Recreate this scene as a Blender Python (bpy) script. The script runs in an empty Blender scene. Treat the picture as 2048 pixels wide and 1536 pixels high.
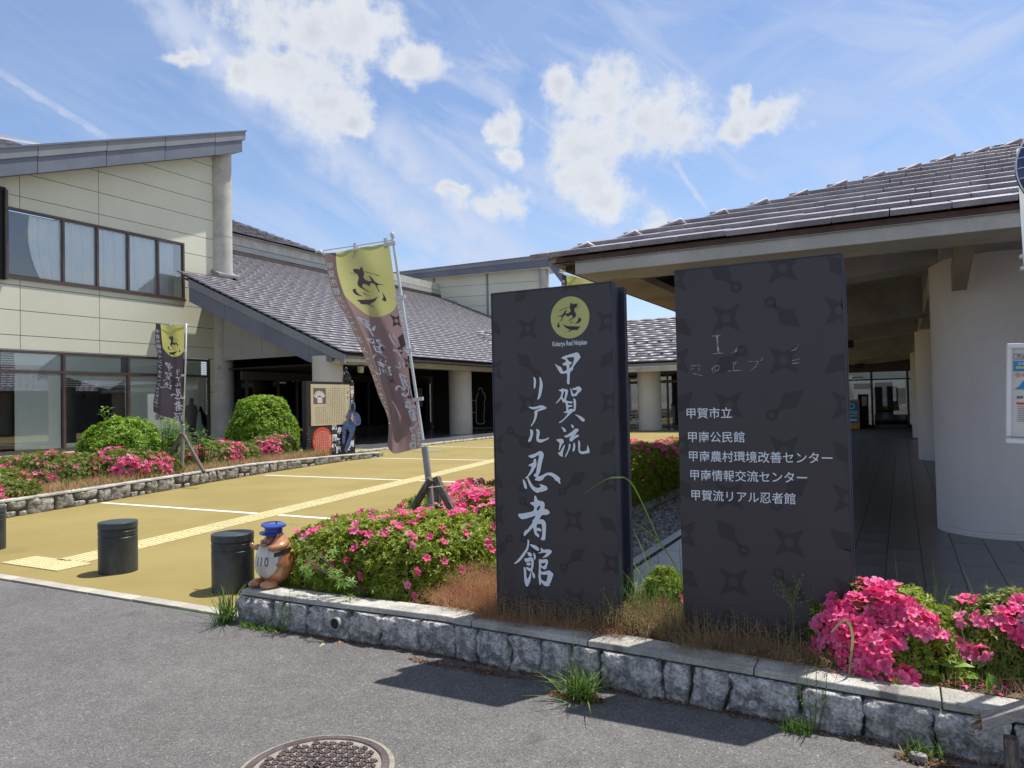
import bpy, math, random
import numpy as np
from mathutils import Vector, Matrix, noise as mnoise
PI = math.pi
R = math.radians
random.seed(7)
RNG = np.random.default_rng(11)
sc = bpy.context.scene
COL = sc.collection

# ------------------------------------------------------------------ camera
cam_d = bpy.data.cameras.new('camera')
cam_d.sensor_width = 36.0
cam_d.lens = 36.0 * 1480.0 / 2048.0
cam_d.clip_start = 0.05
cam_d.clip_end = 3000
cam = bpy.data.objects.new('camera', cam_d)
COL.objects.link(cam)
cam.matrix_world = (Matrix.Translation((0, 0, 1.6)) @ Matrix.Rotation(R(27.7), 4, 'Z')
                    @ Matrix.Rotation(R(91.43), 4, 'X') @ Matrix.Rotation(R(-1.24), 4, 'Z'))
sc.camera = cam

# ------------------------------------------------------------------ world, sun, exposure
SUN_EL, SUN_AZ = 70.0, 31.0            # azimuth clockwise from +Y
SKY_STRENGTH = 0.12
w = bpy.data.worlds.new('World')
sc.world = w
w.use_nodes = True
nt = w.node_tree
nt.nodes.clear()
N = nt.nodes.new
L = nt.links.new
def wmath(op, a, b=None, c=None, clamp=False):
    n = N('ShaderNodeMath'); n.operation = op; n.use_clamp = clamp
    for i, v in enumerate((a, b, c)):
        if v is None: continue
        if isinstance(v, (int, float)): n.inputs[i].default_value = v
        else: L(v, n.inputs[i])
    return n.outputs[0]
def wramp(v, lo, hi, a=0.0, b=1.0):
    n = N('ShaderNodeMapRange'); n.interpolation_type = 'SMOOTHSTEP'
    L(v, n.inputs[0])
    for i, x in enumerate((lo, hi, a, b)): n.inputs[1 + i].default_value = x
    return n.outputs[0]
def wnoise(vec, scale, detail=6, rough=0.55, dist=0.0):
    n = N('ShaderNodeTexNoise'); L(vec, n.inputs['Vector'])
    n.inputs['Scale'].default_value = scale; n.inputs['Detail'].default_value = detail
    n.inputs['Roughness'].default_value = rough; n.inputs['Distortion'].default_value = dist
    return n
def wvec(op, a, b=None, scale=None):
    n = N('ShaderNodeVectorMath'); n.operation = op
    L(a, n.inputs[0])
    if b is not None:
        if isinstance(b, tuple): n.inputs[1].default_value = b
        else: L(b, n.inputs[1])
    if scale is not None: n.inputs['Scale'].default_value = scale
    return n
sky = N('ShaderNodeTexSky')
sky.sky_type = 'NISHITA'
sky.sun_disc = False
sky.sun_elevation = R(SUN_EL)
sky.sun_rotation = R(SUN_AZ)
sky.air_density = 1.0
sky.dust_density = 0.6
sky.ozone_density = 2.2
tc = N('ShaderNodeTexCoord')
sep = N('ShaderNodeSeparateXYZ'); L(tc.outputs['Generated'], sep.inputs[0])
az = wmath('ARCTAN2', sep.outputs[0], sep.outputs[1])
el = wmath('ARCSINE', sep.outputs[2])
cmb = N('ShaderNodeCombineXYZ'); L(az, cmb.inputs[0]); L(el, cmb.inputs[1])
AE = cmb.outputs[0]
# cumulus: clouds of known bearing and height, edges broken by noise
CLOUDS = [(-0.743,0.465,0.115,0.039),(-0.763,0.422,0.097,0.041),(-0.725,0.389,0.069,0.04),(-0.678,0.47,0.063,0.035),(-0.613,0.431,0.051,0.025),
 (-0.694,0.361,0.03,0.02),(-0.837,0.404,0.024,0.019),(-0.901,0.411,0.035,0.011),(-0.356,0.392,0.073,0.034),(-0.296,0.361,0.081,0.044),(-0.37,0.342,0.073,0.042),
 (-0.375,0.3,0.053,0.037),(-0.352,0.264,0.041,0.026),(-0.409,0.41,0.03,0.02),(-0.242,0.344,0.038,0.035),(-0.138,0.35,0.046,0.024),(-0.175,0.333,0.031,0.017),
 (-0.168,0.374,0.018,0.017),(-0.487,0.359,0.024,0.024),(-0.483,0.328,0.022,0.013),(-0.494,0.27,0.048,0.023),(-0.562,0.282,0.027,0.009),(-0.279,0.234,0.026,0.015),
 (-0.163,0.246,0.01,0.005),
 (0.35,0.33,0.11,0.05),(0.47,0.36,0.07,0.04),(-1.45,0.35,0.12,0.05),(-1.62,0.39,0.08,0.04),(1.2,0.4,0.16,0.06),(2.2,0.3,0.2,0.07),(-2.4,0.35,0.18,0.06),(3.0,0.5,0.15,0.08),(0.9,0.7,0.2,0.1),(-2.0,0.75,0.2,0.1)]
wn = wnoise(AE, 11, 7, 0.62)
off = wvec('SUBTRACT', wn.outputs['Color'], (0.5, 0.5, 0.5))
off = wvec('SCALE', off.outputs[0], scale=0.075)
AEw = wvec('ADD', AE, off.outputs[0]).outputs[0]
m = None
for (ca, ce, ra, re) in CLOUDS:
    a = wvec('SUBTRACT', AEw, (ca, ce, 0))
    a = wvec('MULTIPLY', a.outputs[0], (0.97 / ra, 0.97 / re, 0))
    l = wvec('LENGTH', a.outputs[0]).outputs['Value']
    m = l if m is None else wmath('SMOOTH_MIN', m, l, 0.25)
# unseen broken cumulus added round the rest of the sky for whiter ambient light
prj = wmath('ADD', wmath('MAXIMUM', sep.outputs[2], 0.0), 0.25)
cc = N('ShaderNodeCombineXYZ'); L(wmath('DIVIDE', sep.outputs[0], prj), cc.inputs[0]); L(wmath('DIVIDE', sep.outputs[1], prj), cc.inputs[1])
wide = wnoise(cc.outputs[0], 2.2, 6, 0.5).outputs['Fac']
outer = wmath('MAXIMUM', wmath('MAXIMUM', wramp(el, 0.54, 0.66), wramp(az, 0.16, 0.3)), wramp(az, -1.3, -1.16, 1.0, 0.0))
wide_m = wmath('MULTIPLY', wmath('SUBTRACT', 1.9, wmath('MULTIPLY', wide, 1.75)), 1.0)
wide_m = wmath('ADD', wide_m, wmath('MULTIPLY', wmath('SUBTRACT', 1.0, outer), 3.0))
m = wmath('MINIMUM', m, wide_m)
fn = wnoise(AE, 24, 7, 0.58).outputs['Fac']
fn2 = wnoise(AE, 110, 5, 0.6).outputs['Fac']
mm = wmath('SUBTRACT', 1.12, m)
mm = wmath('ADD', mm, wmath('MULTIPLY', wmath('SUBTRACT', fn, 0.5), 2.3))
mm = wmath('ADD', mm, wmath('MULTIPLY', wmath('SUBTRACT', fn2, 0.5), 0.20))
cum = wramp(mm, -0.12, 0.75)
thick = wramp(mm, 0.35, 1.5)
# high thin cloud in combed streaks
def rotated(vec, ang, sx, sy, origin=(0, 0, 0)):
    s = wvec('SUBTRACT', vec, origin)
    n = N('ShaderNodeMapping'); n.vector_type = 'TEXTURE'
    n.inputs['Rotation'].default_value = (0, 0, ang)
    L(s.outputs[0], n.inputs[0])
    mlt = wvec('MULTIPLY', n.outputs[0], (sx, sy, 1))
    return mlt.outputs[0], n.outputs[0]
st, _ = rotated(AE, R(-28), 3.0, 11.0)
ci = wnoise(st, 1.3, 7, 0.6, 0.9).outputs['Fac']
st2, _ = rotated(AE, R(20), 2.2, 7.0)
ci2 = wnoise(st2, 1.2, 6, 0.6, 0.6).outputs['Fac']
broad = wnoise(AE, 1.7, 2, 0.5).outputs['Fac']
cir = wmath('MULTIPLY', wramp(ci, 0.40, 0.72), wramp(az, -1.0, -0.45, 0.35, 1.0))
cir2 = wmath('MULTIPLY', wramp(ci2, 0.36, 0.66), wramp(az, -0.5, 0.1, 0.25, 1.0))
cirr = wmath('MULTIPLY', wmath('MAXIMUM', cir, cir2), wramp(broad, 0.25, 0.6, 0.4, 1.0))
# combed streak that runs down from the large cloud
def trail(p, q, width, soft=1.0, amount=0.7, taper=0.0):
    dx, dy = q[0] - p[0], q[1] - p[1]
    ln = math.hypot(dx, dy); ang = math.atan2(dy, dx)
    s = wvec('SUBTRACT', AE, (p[0], p[1], 0))
    n = N('ShaderNodeVectorRotate'); n.rotation_type = 'Z_AXIS'
    L(s.outputs[0], n.inputs['Vector']); n.inputs['Angle'].default_value = -ang
    sp = N('ShaderNodeSeparateXYZ'); L(n.outputs[0], sp.inputs[0])
    nn = wnoise(AE, 40 if width < 0.02 else 16, 4, 0.6).outputs['Fac']
    wob = wmath('MULTIPLY', wmath('SUBTRACT', nn, 0.5), width * 1.2)
    y = wmath('ABSOLUTE', wmath('ADD', sp.outputs[1], wob))
    core = wramp(y, width * (1 - soft), width, 1.0, 0.0)
    a = wmath('MULTIPLY', wramp(sp.outputs[0], -0.02, 0.02), wramp(sp.outputs[0], ln - 0.02, ln + 0.02, 1.0, 0.0))
    return wmath('MULTIPLY', wmath('MULTIPLY', core, a), wmath('MULTIPLY', wramp(nn, 0.3, 0.6, 0.55, 1.0), amount))
tr = trail((-1.16, 0.40), (-0.979, 0.315), 0.007, 0.8, 0.6)
tr = wmath('MAXIMUM', tr, trail((-0.979, 0.315), (-0.70, 0.18), 0.006, 0.9, 0.35))
tr = wmath('MAXIMUM', tr, trail((-0.262, 0.307), (-0.219, 0.242), 0.006, 0.9, 0.75))
tr = wmath('MAXIMUM', tr, trail((-0.95, 0.49), (-0.50, 0.17), 0.050, 1.0, 0.85))
tr = wmath('MAXIMUM', tr, trail((-0.66, 0.36), (-0.45, 0.16), 0.060, 1.0, 0.8))
thin = wmath('MAXIMUM', wmath('MULTIPLY', cirr, 0.66), tr)
thin = wmath('MULTIPLY', thin, wramp(el, -0.02, 0.1))
hz = wramp(el, 0.0, 0.26, 0.30, 0.0)
thin = wmath('MAXIMUM', thin, hz)
def mixc(f, a, b):
    n = N('ShaderNodeMix'); n.data_type = 'RGBA'; L(f, n.inputs[0])
    for k, v in ((6, a), (7, b)):
        if isinstance(v, tuple): n.inputs[k].default_value = v + (1,)
        else: L(v, n.inputs[k])
    return n.outputs[2]
CW = 4.45
tint = N('ShaderNodeMix'); tint.data_type = 'RGBA'; tint.blend_type = 'MULTIPLY'; tint.inputs[0].default_value = 1.0
L(sky.outputs[0], tint.inputs[6]); tint.inputs[7].default_value = (0.82, 0.83, 0.88, 1)
base = mixc(thin, tint.outputs[2], (0.78 * CW, 0.86 * CW, 1.06 * CW))
ccol = mixc(thick, (0.96 * CW, 0.99 * CW, 1.04 * CW), (0.75 * CW, 0.79 * CW, 0.87 * CW))
shade = wnoise(AE, 13, 5, 0.5).outputs['Fac']
ccol2 = mixc(wramp(shade, 0.35, 0.65), ccol, (0.99 * CW, 1.02 * CW, 1.07 * CW))
final = mixc(wmath('MULTIPLY', cum, 0.93), base, mixc(wramp(thick, 0.0, 1.0, 0.35, 0.6), ccol2, ccol))
bg = N('ShaderNodeBackground'); bg.inputs['Strength'].default_value = SKY_STRENGTH
L(final, bg.inputs['Color'])
wo = N('ShaderNodeOutputWorld'); L(bg.outputs[0], wo.inputs[0])

sun_d = bpy.data.lights.new('sun', 'SUN')
sun_d.energy = 4.5
sun_d.angle = R(0.53)
sun_d.color = (1.0, 0.955, 0.88)
sun = bpy.data.objects.new('sun', sun_d)
COL.objects.link(sun)
SD = Vector((math.sin(R(SUN_AZ)) * math.cos(R(SUN_EL)), math.cos(R(SUN_AZ)) * math.cos(R(SUN_EL)), math.sin(R(SUN_EL))))
sun.rotation_euler = SD.to_track_quat('Z', 'Y').to_euler()
sun.location = (0, 0, 30)
sc.view_settings.view_transform = 'Standard'
sc.view_settings.look = 'None'
sc.view_settings.gamma = 1
sc.view_settings.use_curve_mapping = False
sc.view_settings.exposure = 0.64
sc.render.engine = 'CYCLES'
sc.cycles.max_bounces = 8
sc.cycles.transparent_max_bounces = 8
sc.cycles.use_denoising = True

# ------------------------------------------------------------------ materials
def material(name, col, col2=None, rough=0.8, nscale=4.0, detail=6, bump=0.0, bscale=None, spec=0.4, metal=0.0,
             fine=0.0, fscale=60.0, ramp=(0.35, 0.65), coat=0.0, coords='Object', trans=0.0, stretch=None, spots=None, objvar=0.0):
    mt = bpy.data.materials.new(name); mt.use_nodes = True
    t = mt.node_tree; n = t.nodes; l = t.links
    b = n['Principled BSDF']; out = n['Material Output']
    b.inputs['Roughness'].default_value = rough
    b.inputs['Specular IOR Level'].default_value = spec
    b.inputs['Metallic'].default_value = metal
    if coat: b.inputs['Coat Weight'].default_value = coat; b.inputs['Coat Roughness'].default_value = 0.08
    tcn = n.new('ShaderNodeTexCoord'); src = tcn.outputs[coords]
    if stretch:
        mp = n.new('ShaderNodeMapping'); mp.inputs['Scale'].default_value = stretch; l.new(src, mp.inputs[0]); src = mp.outputs[0]
    c = tuple(col) + (1,)
    last = None
    if col2 is not None:
        nz = n.new('ShaderNodeTexNoise'); nz.inputs['Scale'].default_value = nscale; nz.inputs['Detail'].default_value = detail
        nz.inputs['Roughness'].default_value = 0.6
        l.new(src, nz.inputs['Vector'])
        mr = n.new('ShaderNodeMapRange'); mr.interpolation_type = 'SMOOTHSTEP'
        mr.inputs[1].default_value = ramp[0]; mr.inputs[2].default_value = ramp[1]; l.new(nz.outputs['Fac'], mr.inputs[0])
        mx = n.new('ShaderNodeMix'); mx.data_type = 'RGBA'; l.new(mr.outputs[0], mx.inputs[0])
        mx.inputs[6].default_value = c; mx.inputs[7].default_value = tuple(col2) + (1,)
        last = mx.outputs[2]
    if spots:
        (sc_, thr, scol) = spots
        nz = n.new('ShaderNodeTexNoise'); nz.inputs['Scale'].default_value = sc_; nz.inputs['Detail'].default_value = 5
        l.new(src, nz.inputs['Vector'])
        mr = n.new('ShaderNodeMapRange'); mr.inputs[1].default_value = thr; mr.inputs[2].default_value = thr + 0.06; l.new(nz.outputs['Fac'], mr.inputs[0])
        mx = n.new('ShaderNodeMix'); mx.data_type = 'RGBA'; l.new(mr.outputs[0], mx.inputs[0])
        if last is None: mx.inputs[6].default_value = c
        else: l.new(last, mx.inputs[6])
        mx.inputs[7].default_value = tuple(scol) + (1,)
        last = mx.outputs[2]
    if fine:
        vz = n.new('ShaderNodeTexNoise'); vz.inputs['Scale'].default_value = fscale; vz.inputs['Detail'].default_value = 3
        l.new(src, vz.inputs['Vector'])
        mr = n.new('ShaderNodeMapRange'); mr.inputs[1].default_value = 0.3; mr.inputs[2].default_value = 0.7
        mr.inputs[3].default_value = 1 - fine; mr.inputs[4].default_value = 1 + fine; l.new(vz.outputs['Fac'], mr.inputs[0])
        mx = n.new('ShaderNodeMix'); mx.data_type = 'RGBA'; mx.blend_type = 'MULTIPLY'; mx.inputs[0].default_value = 1
        if last is None: mx.inputs[6].default_value = c
        else: l.new(last, mx.inputs[6])
        l.new(mr.outputs[0], mx.inputs[7]); last = mx.outputs[2]
    if objvar:
        oi = n.new('ShaderNodeObjectInfo')
        mr = n.new('ShaderNodeMapRange'); mr.inputs[3].default_value = 1 - objvar; mr.inputs[4].default_value = 1 + objvar; l.new(oi.outputs['Random'], mr.inputs[0])
        mx = n.new('ShaderNodeMix'); mx.data_type = 'RGBA'; mx.blend_type = 'MULTIPLY'; mx.inputs[0].default_value = 1
        if last is None: mx.inputs[6].default_value = c
        else: l.new(last, mx.inputs[6])
        l.new(mr.outputs[0], mx.inputs[7]); last = mx.outputs[2]
    if last is None: b.inputs['Base Color'].default_value = c
    else: l.new(last, b.inputs['Base Color'])
    if bump:
        nb = n.new('ShaderNodeTexNoise'); nb.inputs['Scale'].default_value = bscale or nscale * 4; nb.inputs['Detail'].default_value = 6
        nb.inputs['Roughness'].default_value = 0.65
        l.new(src, nb.inputs['Vector'])
        bp = n.new('ShaderNodeBump'); bp.inputs['Strength'].default_value = min(1, bump); bp.inputs['Distance'].default_value = 0.02 * max(1, bump)
        l.new(nb.outputs['Fac'], bp.inputs['Height']); l.new(bp.outputs[0], b.inputs['Normal'])
    if trans:
        tr_ = n.new('ShaderNodeBsdfTranslucent'); ms = n.new('ShaderNodeMixShader'); ms.inputs[0].default_value = trans
        if last is None: tr_.inputs[0].default_value = c
        else: l.new(last, tr_.inputs[0])
        l.new(b.outputs[0], ms.inputs[1]); l.new(tr_.outputs[0], ms.inputs[2]); l.new(ms.outputs[0], out.inputs[0])
    return mt

def asphaltmat():
    mt = bpy.data.materials.new('asphalt'); mt.use_nodes = True
    t = mt.node_tree; n = t.nodes; l = t.links; b = n['Principled BSDF']; b.inputs['Roughness'].default_value = 0.92; b.inputs['Specular IOR Level'].default_value = 0.25
    tcn = n.new('ShaderNodeTexCoord'); src = tcn.outputs['Object']
    def noise(s, d, r=0.6):
        q = n.new('ShaderNodeTexNoise'); q.inputs['Scale'].default_value = s; q.inputs['Detail'].default_value = d; q.inputs['Roughness'].default_value = r; l.new(src, q.inputs['Vector']); return q.outputs['Fac']
    def vor(s):
        q = n.new('ShaderNodeTexVoronoi'); q.inputs['Scale'].default_value = s; l.new(src, q.inputs['Vector']); sp = n.new('ShaderNodeSeparateColor'); l.new(q.outputs['Color'], sp.inputs[0]); return sp.outputs[0], q.outputs['Distance']
    def mr(v, a, b_, c, d):
        q = n.new('ShaderNodeMapRange'); l.new(v, q.inputs[0])
        for i, x in enumerate((a, b_, c, d)): q.inputs[1 + i].default_value = x
        return q.outputs[0]
    def mul(a, b_):
        q = n.new('ShaderNodeMath'); q.operation = 'MULTIPLY'; l.new(a, q.inputs[0]); l.new(b_, q.inputs[1]); return q.outputs[0]
    c1, d1 = vor(210); c2, d2 = vor(115); c3, d3 = vor(420)
    v = mul(mr(c1, 0, 1, 0.62, 1.38), mr(c2, 0, 1, 0.84, 1.16)); v = mul(v, mr(c3, 0, 1, 0.75, 1.25))
    v = mul(v, mr(c2, 0.975, 0.99, 1.0, 1.5))
    v = mul(v, mr(noise(1.1, 6), 0.3, 0.7, 0.88, 1.12)); v = mul(v, mr(noise(7, 6, 0.7), 0.3, 0.7, 0.86, 1.14)); v = mul(v, mr(noise(2.7, 5), 0.62, 0.72, 1.0, 0.74))
    mx = n.new('ShaderNodeMix'); mx.data_type = 'RGBA'; mx.blend_type = 'MULTIPLY'; mx.inputs[0].default_value = 1; mx.inputs[6].default_value = (0.118, 0.113, 0.111, 1); l.new(v, mx.inputs[7]); l.new(mx.outputs[2], b.inputs['Base Color'])
    bp = n.new('ShaderNodeBump'); bp.inputs['Strength'].default_value = 0.7; bp.inputs['Distance'].default_value = 0.004; l.new(c1, bp.inputs['Height']); l.new(bp.outputs[0], b.inputs['Normal'])
    return mt

def leafmat(name, c1, c2, c3, scale=9.0, trans=0.35, rough=0.45):
    """leaf colours vary from leaf to leaf (per mesh island) and in patches"""
    mt = bpy.data.materials.new(name); mt.use_nodes = True
    t = mt.node_tree; n = t.nodes; l = t.links
    b = n['Principled BSDF']; out = n['Material Output']
    b.inputs['Roughness'].default_value = rough; b.inputs['Specular IOR Level'].default_value = 0.35
    g = n.new('ShaderNodeNewGeometry')
    cr = n.new('ShaderNodeValToRGB'); e = cr.color_ramp.elements
    e[0].position = 0.0; e[0].color = tuple(c1) + (1,); e[1].position = 1.0; e[1].color = tuple(c3) + (1,)
    k = e.new(0.5); k.color = tuple(c2) + (1,)
    tcn = n.new('ShaderNodeTexCoord'); nz = n.new('ShaderNodeTexNoise'); nz.inputs['Scale'].default_value = scale; nz.inputs['Detail'].default_value = 2
    l.new(tcn.outputs['Object'], nz.inputs['Vector'])
    ad = n.new('ShaderNodeMath'); ad.operation = 'MULTIPLY_ADD'; l.new(g.outputs['Random Per Island'], ad.inputs[0]); ad.inputs[1].default_value = 0.65
    mr = n.new('ShaderNodeMapRange'); mr.inputs[1].default_value = 0.3; mr.inputs[2].default_value = 0.7; mr.inputs[4].default_value = 0.35; l.new(nz.outputs['Fac'], mr.inputs[0])
    l.new(mr.outputs[0], ad.inputs[2]); l.new(ad.outputs[0], cr.inputs[0])
    l.new(cr.outputs[0], b.inputs['Base Color'])
    tr_ = n.new('ShaderNodeBsdfTranslucent'); l.new(cr.outputs[0], tr_.inputs[0])
    ms = n.new('ShaderNodeMixShader'); ms.inputs[0].default_value = trans
    l.new(b.outputs[0], ms.inputs[1]); l.new(tr_.outputs[0], ms.inputs[2]); l.new(ms.outputs[0], out.inputs[0])
    return mt

def glassmat(name, tint=(0.9, 0.95, 0.95), gloss=0.12, rough=0.02):
    mt = bpy.data.materials.new(name); mt.use_nodes = True
    t = mt.node_tree; n = t.nodes; l = t.links
    n.remove(n['Principled BSDF']); out = n['Material Output']
    tp = n.new('ShaderNodeBsdfTransparent'); tp.inputs[0].default_value = tuple(tint) + (1,)
    gl = n.new('ShaderNodeBsdfGlossy'); gl.inputs['Roughness'].default_value = rough; gl.inputs[0].default_value = (0.9, 0.92, 0.95, 1)
    fr = n.new('ShaderNodeFresnel'); fr.inputs[0].default_value = 1.5
    ad = n.new('ShaderNodeMath'); ad.operation = 'ADD'; ad.use_clamp = True; ad.inputs[1].default_value = gloss; l.new(fr.outputs[0], ad.inputs[0])
    ms = n.new('ShaderNodeMixShader'); l.new(ad.outputs[0], ms.inputs[0]); l.new(tp.outputs[0], ms.inputs[1]); l.new(gl.outputs[0], ms.inputs[2])
    l.new(ms.outputs[0], out.inputs[0])
    return mt

M = {}
M['asphalt'] = asphaltmat()
M['yellow'] = material('yellow_paving', (0.218, 0.172, 0.060), (0.250, 0.199, 0.073), 0.85, 0.6, 6, 0.25, 160, fine=0.10, fscale=220, spec=0.2, spots=(0.9, 0.66, (0.20, 0.158, 0.060)))
M['kerb'] = material('kerb_concrete', (0.30, 0.28, 0.24), (0.40, 0.37, 0.31), 0.9, 3, 6, 0.3, 120, fine=0.15, fscale=200, objvar=0.08)
M['tactile'] = material('tactile_yellow', (0.44, 0.385, 0.20), (0.48, 0.42, 0.225), 0.8, 5, 4, 0.2, 120, objvar=0.06, fine=0.08, fscale=100)
M['white_paint'] = material('white_paint', (0.62, 0.63, 0.58), (0.45, 0.43, 0.33), 0.8, 7, 6, 0.1, 100, ramp=(0.5, 0.75))
M['soil'] = material('soil', (0.07, 0.05, 0.035), (0.15, 0.105, 0.065), 0.95, 12, 8, 1.0, 40, fine=0.4, fscale=90)
M['stone'] = material('wall_stone', (0.23, 0.222, 0.222), (0.52, 0.505, 0.49), 0.9, 13, 9, 1.6, 30, fine=0.45, fscale=60, spots=(9.0, 0.60, (0.55, 0.545, 0.53)), objvar=0.14, ramp=(0.38, 0.62))
M['stone_warm'] = material('wall_stone_warm', (0.13, 0.12, 0.11), (0.38, 0.36, 0.32), 0.9, 8, 8, 1.0, 18, fine=0.3, fscale=60, objvar=0.16)
M['coping'] = material('coping_concrete', (0.27, 0.26, 0.23), (0.46, 0.45, 0.41), 0.9, 3.5, 8, 0.45, 60, fine=0.25, fscale=130, spots=(5, 0.63, (0.15, 0.145, 0.135)), objvar=0.08)
M['mortar'] = material('mortar', (0.10, 0.10, 0.10), (0.16, 0.155, 0.15), 0.95, 10, 6, 0.6, 60)
M['concrete'] = material('fair_concrete', (0.40, 0.39, 0.35), (0.50, 0.49, 0.445), 0.85, 1.6, 8, 0.25, 40, fine=0.08, fscale=70, spots=(2.2, 0.64, (0.30, 0.285, 0.25)))
M['soffit'] = material('soffit_concrete', (0.27, 0.215, 0.175), (0.36, 0.295, 0.24), 0.85, 1.2, 8, 0.3, 30, fine=0.08, fscale=60)
M['beam'] = material('beam_concrete', (0.30, 0.285, 0.285), (0.40, 0.38, 0.375), 0.85, 1.5, 8, 0.3, 30, fine=0.08, fscale=60)
M['column'] = material('column_paint', (0.50, 0.475, 0.43), (0.55, 0.52, 0.47), 0.7, 1.5, 5, 0.12, 70, fine=0.05, fscale=120)
M['column_grey'] = material('grey_column_paint', (0.60, 0.56, 0.55), (0.66, 0.62, 0.61), 0.7, 1.5, 5, 0.18, 50, fine=0.06, fscale=120, spots=(1.3, 0.63, (0.55, 0.515, 0.50)), stretch=(1, 1, 0.35))
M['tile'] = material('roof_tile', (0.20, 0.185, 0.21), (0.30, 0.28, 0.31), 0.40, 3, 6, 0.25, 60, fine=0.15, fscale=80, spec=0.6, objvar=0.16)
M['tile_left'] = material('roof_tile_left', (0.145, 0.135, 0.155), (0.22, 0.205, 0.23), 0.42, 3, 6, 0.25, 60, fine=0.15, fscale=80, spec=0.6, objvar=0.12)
M['tile_far'] = material('roof_tile_far', (0.14, 0.13, 0.15), (0.23, 0.21, 0.235), 0.42, 0.9, 8, 0.2, 20, fine=0.22, fscale=3.1, spec=0.6)
M['tile_bed'] = material('tile_bed', (0.085, 0.05, 0.042), (0.13, 0.075, 0.06), 0.9, 6)
M['fascia'] = material('grey_fascia', (0.125, 0.14, 0.185), (0.15, 0.167, 0.21), 0.55, 0.8, 6, 0.1, 20, fine=0.05, fscale=30, objvar=0.05)
M['fascia_light'] = material('light_fascia', (0.19, 0.205, 0.23), (0.225, 0.235, 0.255), 0.55, 0.8, 6, 0.1, 20, objvar=0.05)
M['panel'] = material('cream_wall_panel', (0.60, 0.60, 0.485), (0.65, 0.645, 0.52), 0.65, 0.35, 6, 0.06, 30, fine=0.03, fscale=14, objvar=0.025)
M['panel_grey'] = material('grey_wall_panel', (0.35, 0.35, 0.345), (0.40, 0.40, 0.39), 0.7, 0.5, 6, 0.06, 30, objvar=0.04)
M['joint'] = material('joint_sealant', (0.10, 0.10, 0.085), None, 0.9)
M['brown'] = material('bronze_frame', (0.085, 0.062, 0.055), (0.105, 0.078, 0.068), 0.4, 3, 4, spec=0.5, metal=0.3)
M['brown_light'] = material('brown_door_frame', (0.16, 0.11, 0.08), (0.19, 0.135, 0.10), 0.45, 3, 4)
M['curtain'] = material('white_curtain', (0.86, 0.87, 0.88), (0.90, 0.91, 0.91), 0.9, 3, 3)
M['blind'] = material('pale_blind', (0.80, 0.84, 0.75), (0.84, 0.87, 0.79), 0.8, 2, 3)
M['black_cloth'] = material('black_cloth', (0.012, 0.012, 0.016), (0.02, 0.02, 0.026), 0.85, 3, 3)
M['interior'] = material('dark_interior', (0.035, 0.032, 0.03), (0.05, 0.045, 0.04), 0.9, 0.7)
M['interior_pale'] = material('pale_interior', (0.45, 0.50, 0.46), (0.5, 0.54, 0.5), 0.8, 2)
M['glass'] = glassmat('window_glass', (0.97, 0.99, 0.99), 0.06)
M['glass_dark'] = glassmat('dark_glass', (0.30, 0.32, 0.34), 0.02)
M['floor_tile'] = material('dark_floor_tile', (0.075, 0.076, 0.08), (0.105, 0.105, 0.11), 0.27, 2.2, 6, 0.1, 60, fine=0.08, fscale=60, objvar=0.1, spec=0.45)
M['floor_pale'] = material('pale_floor_tile', (0.22, 0.235, 0.25), (0.26, 0.275, 0.29), 0.5, 2.2, 6, 0.1, 60, fine=0.06, fscale=60, objvar=0.06, spec=0.45)
M['pebble'] = material('pebble', (0.10, 0.098, 0.098), (0.30, 0.29, 0.28), 0.8, 14, 4, 0.3, 60, fine=0.3, fscale=25)
M['pebble_pale'] = material('pebble_pale', (0.25, 0.24, 0.22), (0.42, 0.40, 0.37), 0.8, 9, 4, 0.3, 60, fine=0.3, fscale=20)
M['sign'] = material('sign_charcoal', (0.044, 0.038, 0.043), (0.050, 0.043, 0.049), 0.42, 1.2, 5, 0.03, 90, spec=0.45)
M['sign_print'] = material('sign_dark_print', (0.030, 0.026, 0.028), (0.033, 0.029, 0.031), 0.45, 1.2, 4)
M['sign_edge'] = material('sign_edge', (0.045, 0.05, 0.07), (0.06, 0.066, 0.088), 0.35, 2, 4, metal=0.4)
M['letter'] = material('white_letter', (0.68, 0.73, 0.78), (0.72, 0.76, 0.80), 0.5, 3, 3)
M['ghost'] = material('letter_residue', (0.40, 0.43, 0.46), (0.16, 0.17, 0.19), 0.6, 40, 4, ramp=(0.4, 0.62))
M['emblem'] = material('emblem_yellow', (0.46, 0.46, 0.16), (0.50, 0.49, 0.19), 0.5, 3, 3)
M['emblem_dark'] = material('emblem_dark', (0.03, 0.026, 0.035), None, 0.5)
M['bollard'] = material('bollard_metal', (0.045, 0.052, 0.056), (0.085, 0.094, 0.10), 0.42, 4, 6, 0.08, 60, fine=0.12, fscale=25, metal=0.55, stretch=(1, 1, 0.5))
M['bollard_top'] = material('bollard_cap', (0.06, 0.072, 0.082), (0.075, 0.088, 0.098), 0.38, 5, 4, metal=0.5)
M['ceramic'] = material('glazed_ceramic', (0.31, 0.11, 0.04), (0.45, 0.21, 0.095), 0.16, 7, 5, 0.05, 40, spec=0.6, coat=0.6)
M['ceramic_pale'] = material('glazed_pale', (0.56, 0.53, 0.48), (0.46, 0.42, 0.36), 0.3, 11, 5, 0.05, 40, spec=0.6, coat=0.3)
M['ceramic_blue'] = material('glazed_blue', (0.012, 0.035, 0.23), (0.02, 0.055, 0.33), 0.14, 6, 4, spec=0.6, coat=0.6)
M['ceramic_black'] = material('glazed_black', (0.015, 0.013, 0.013), None, 0.25)
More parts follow.
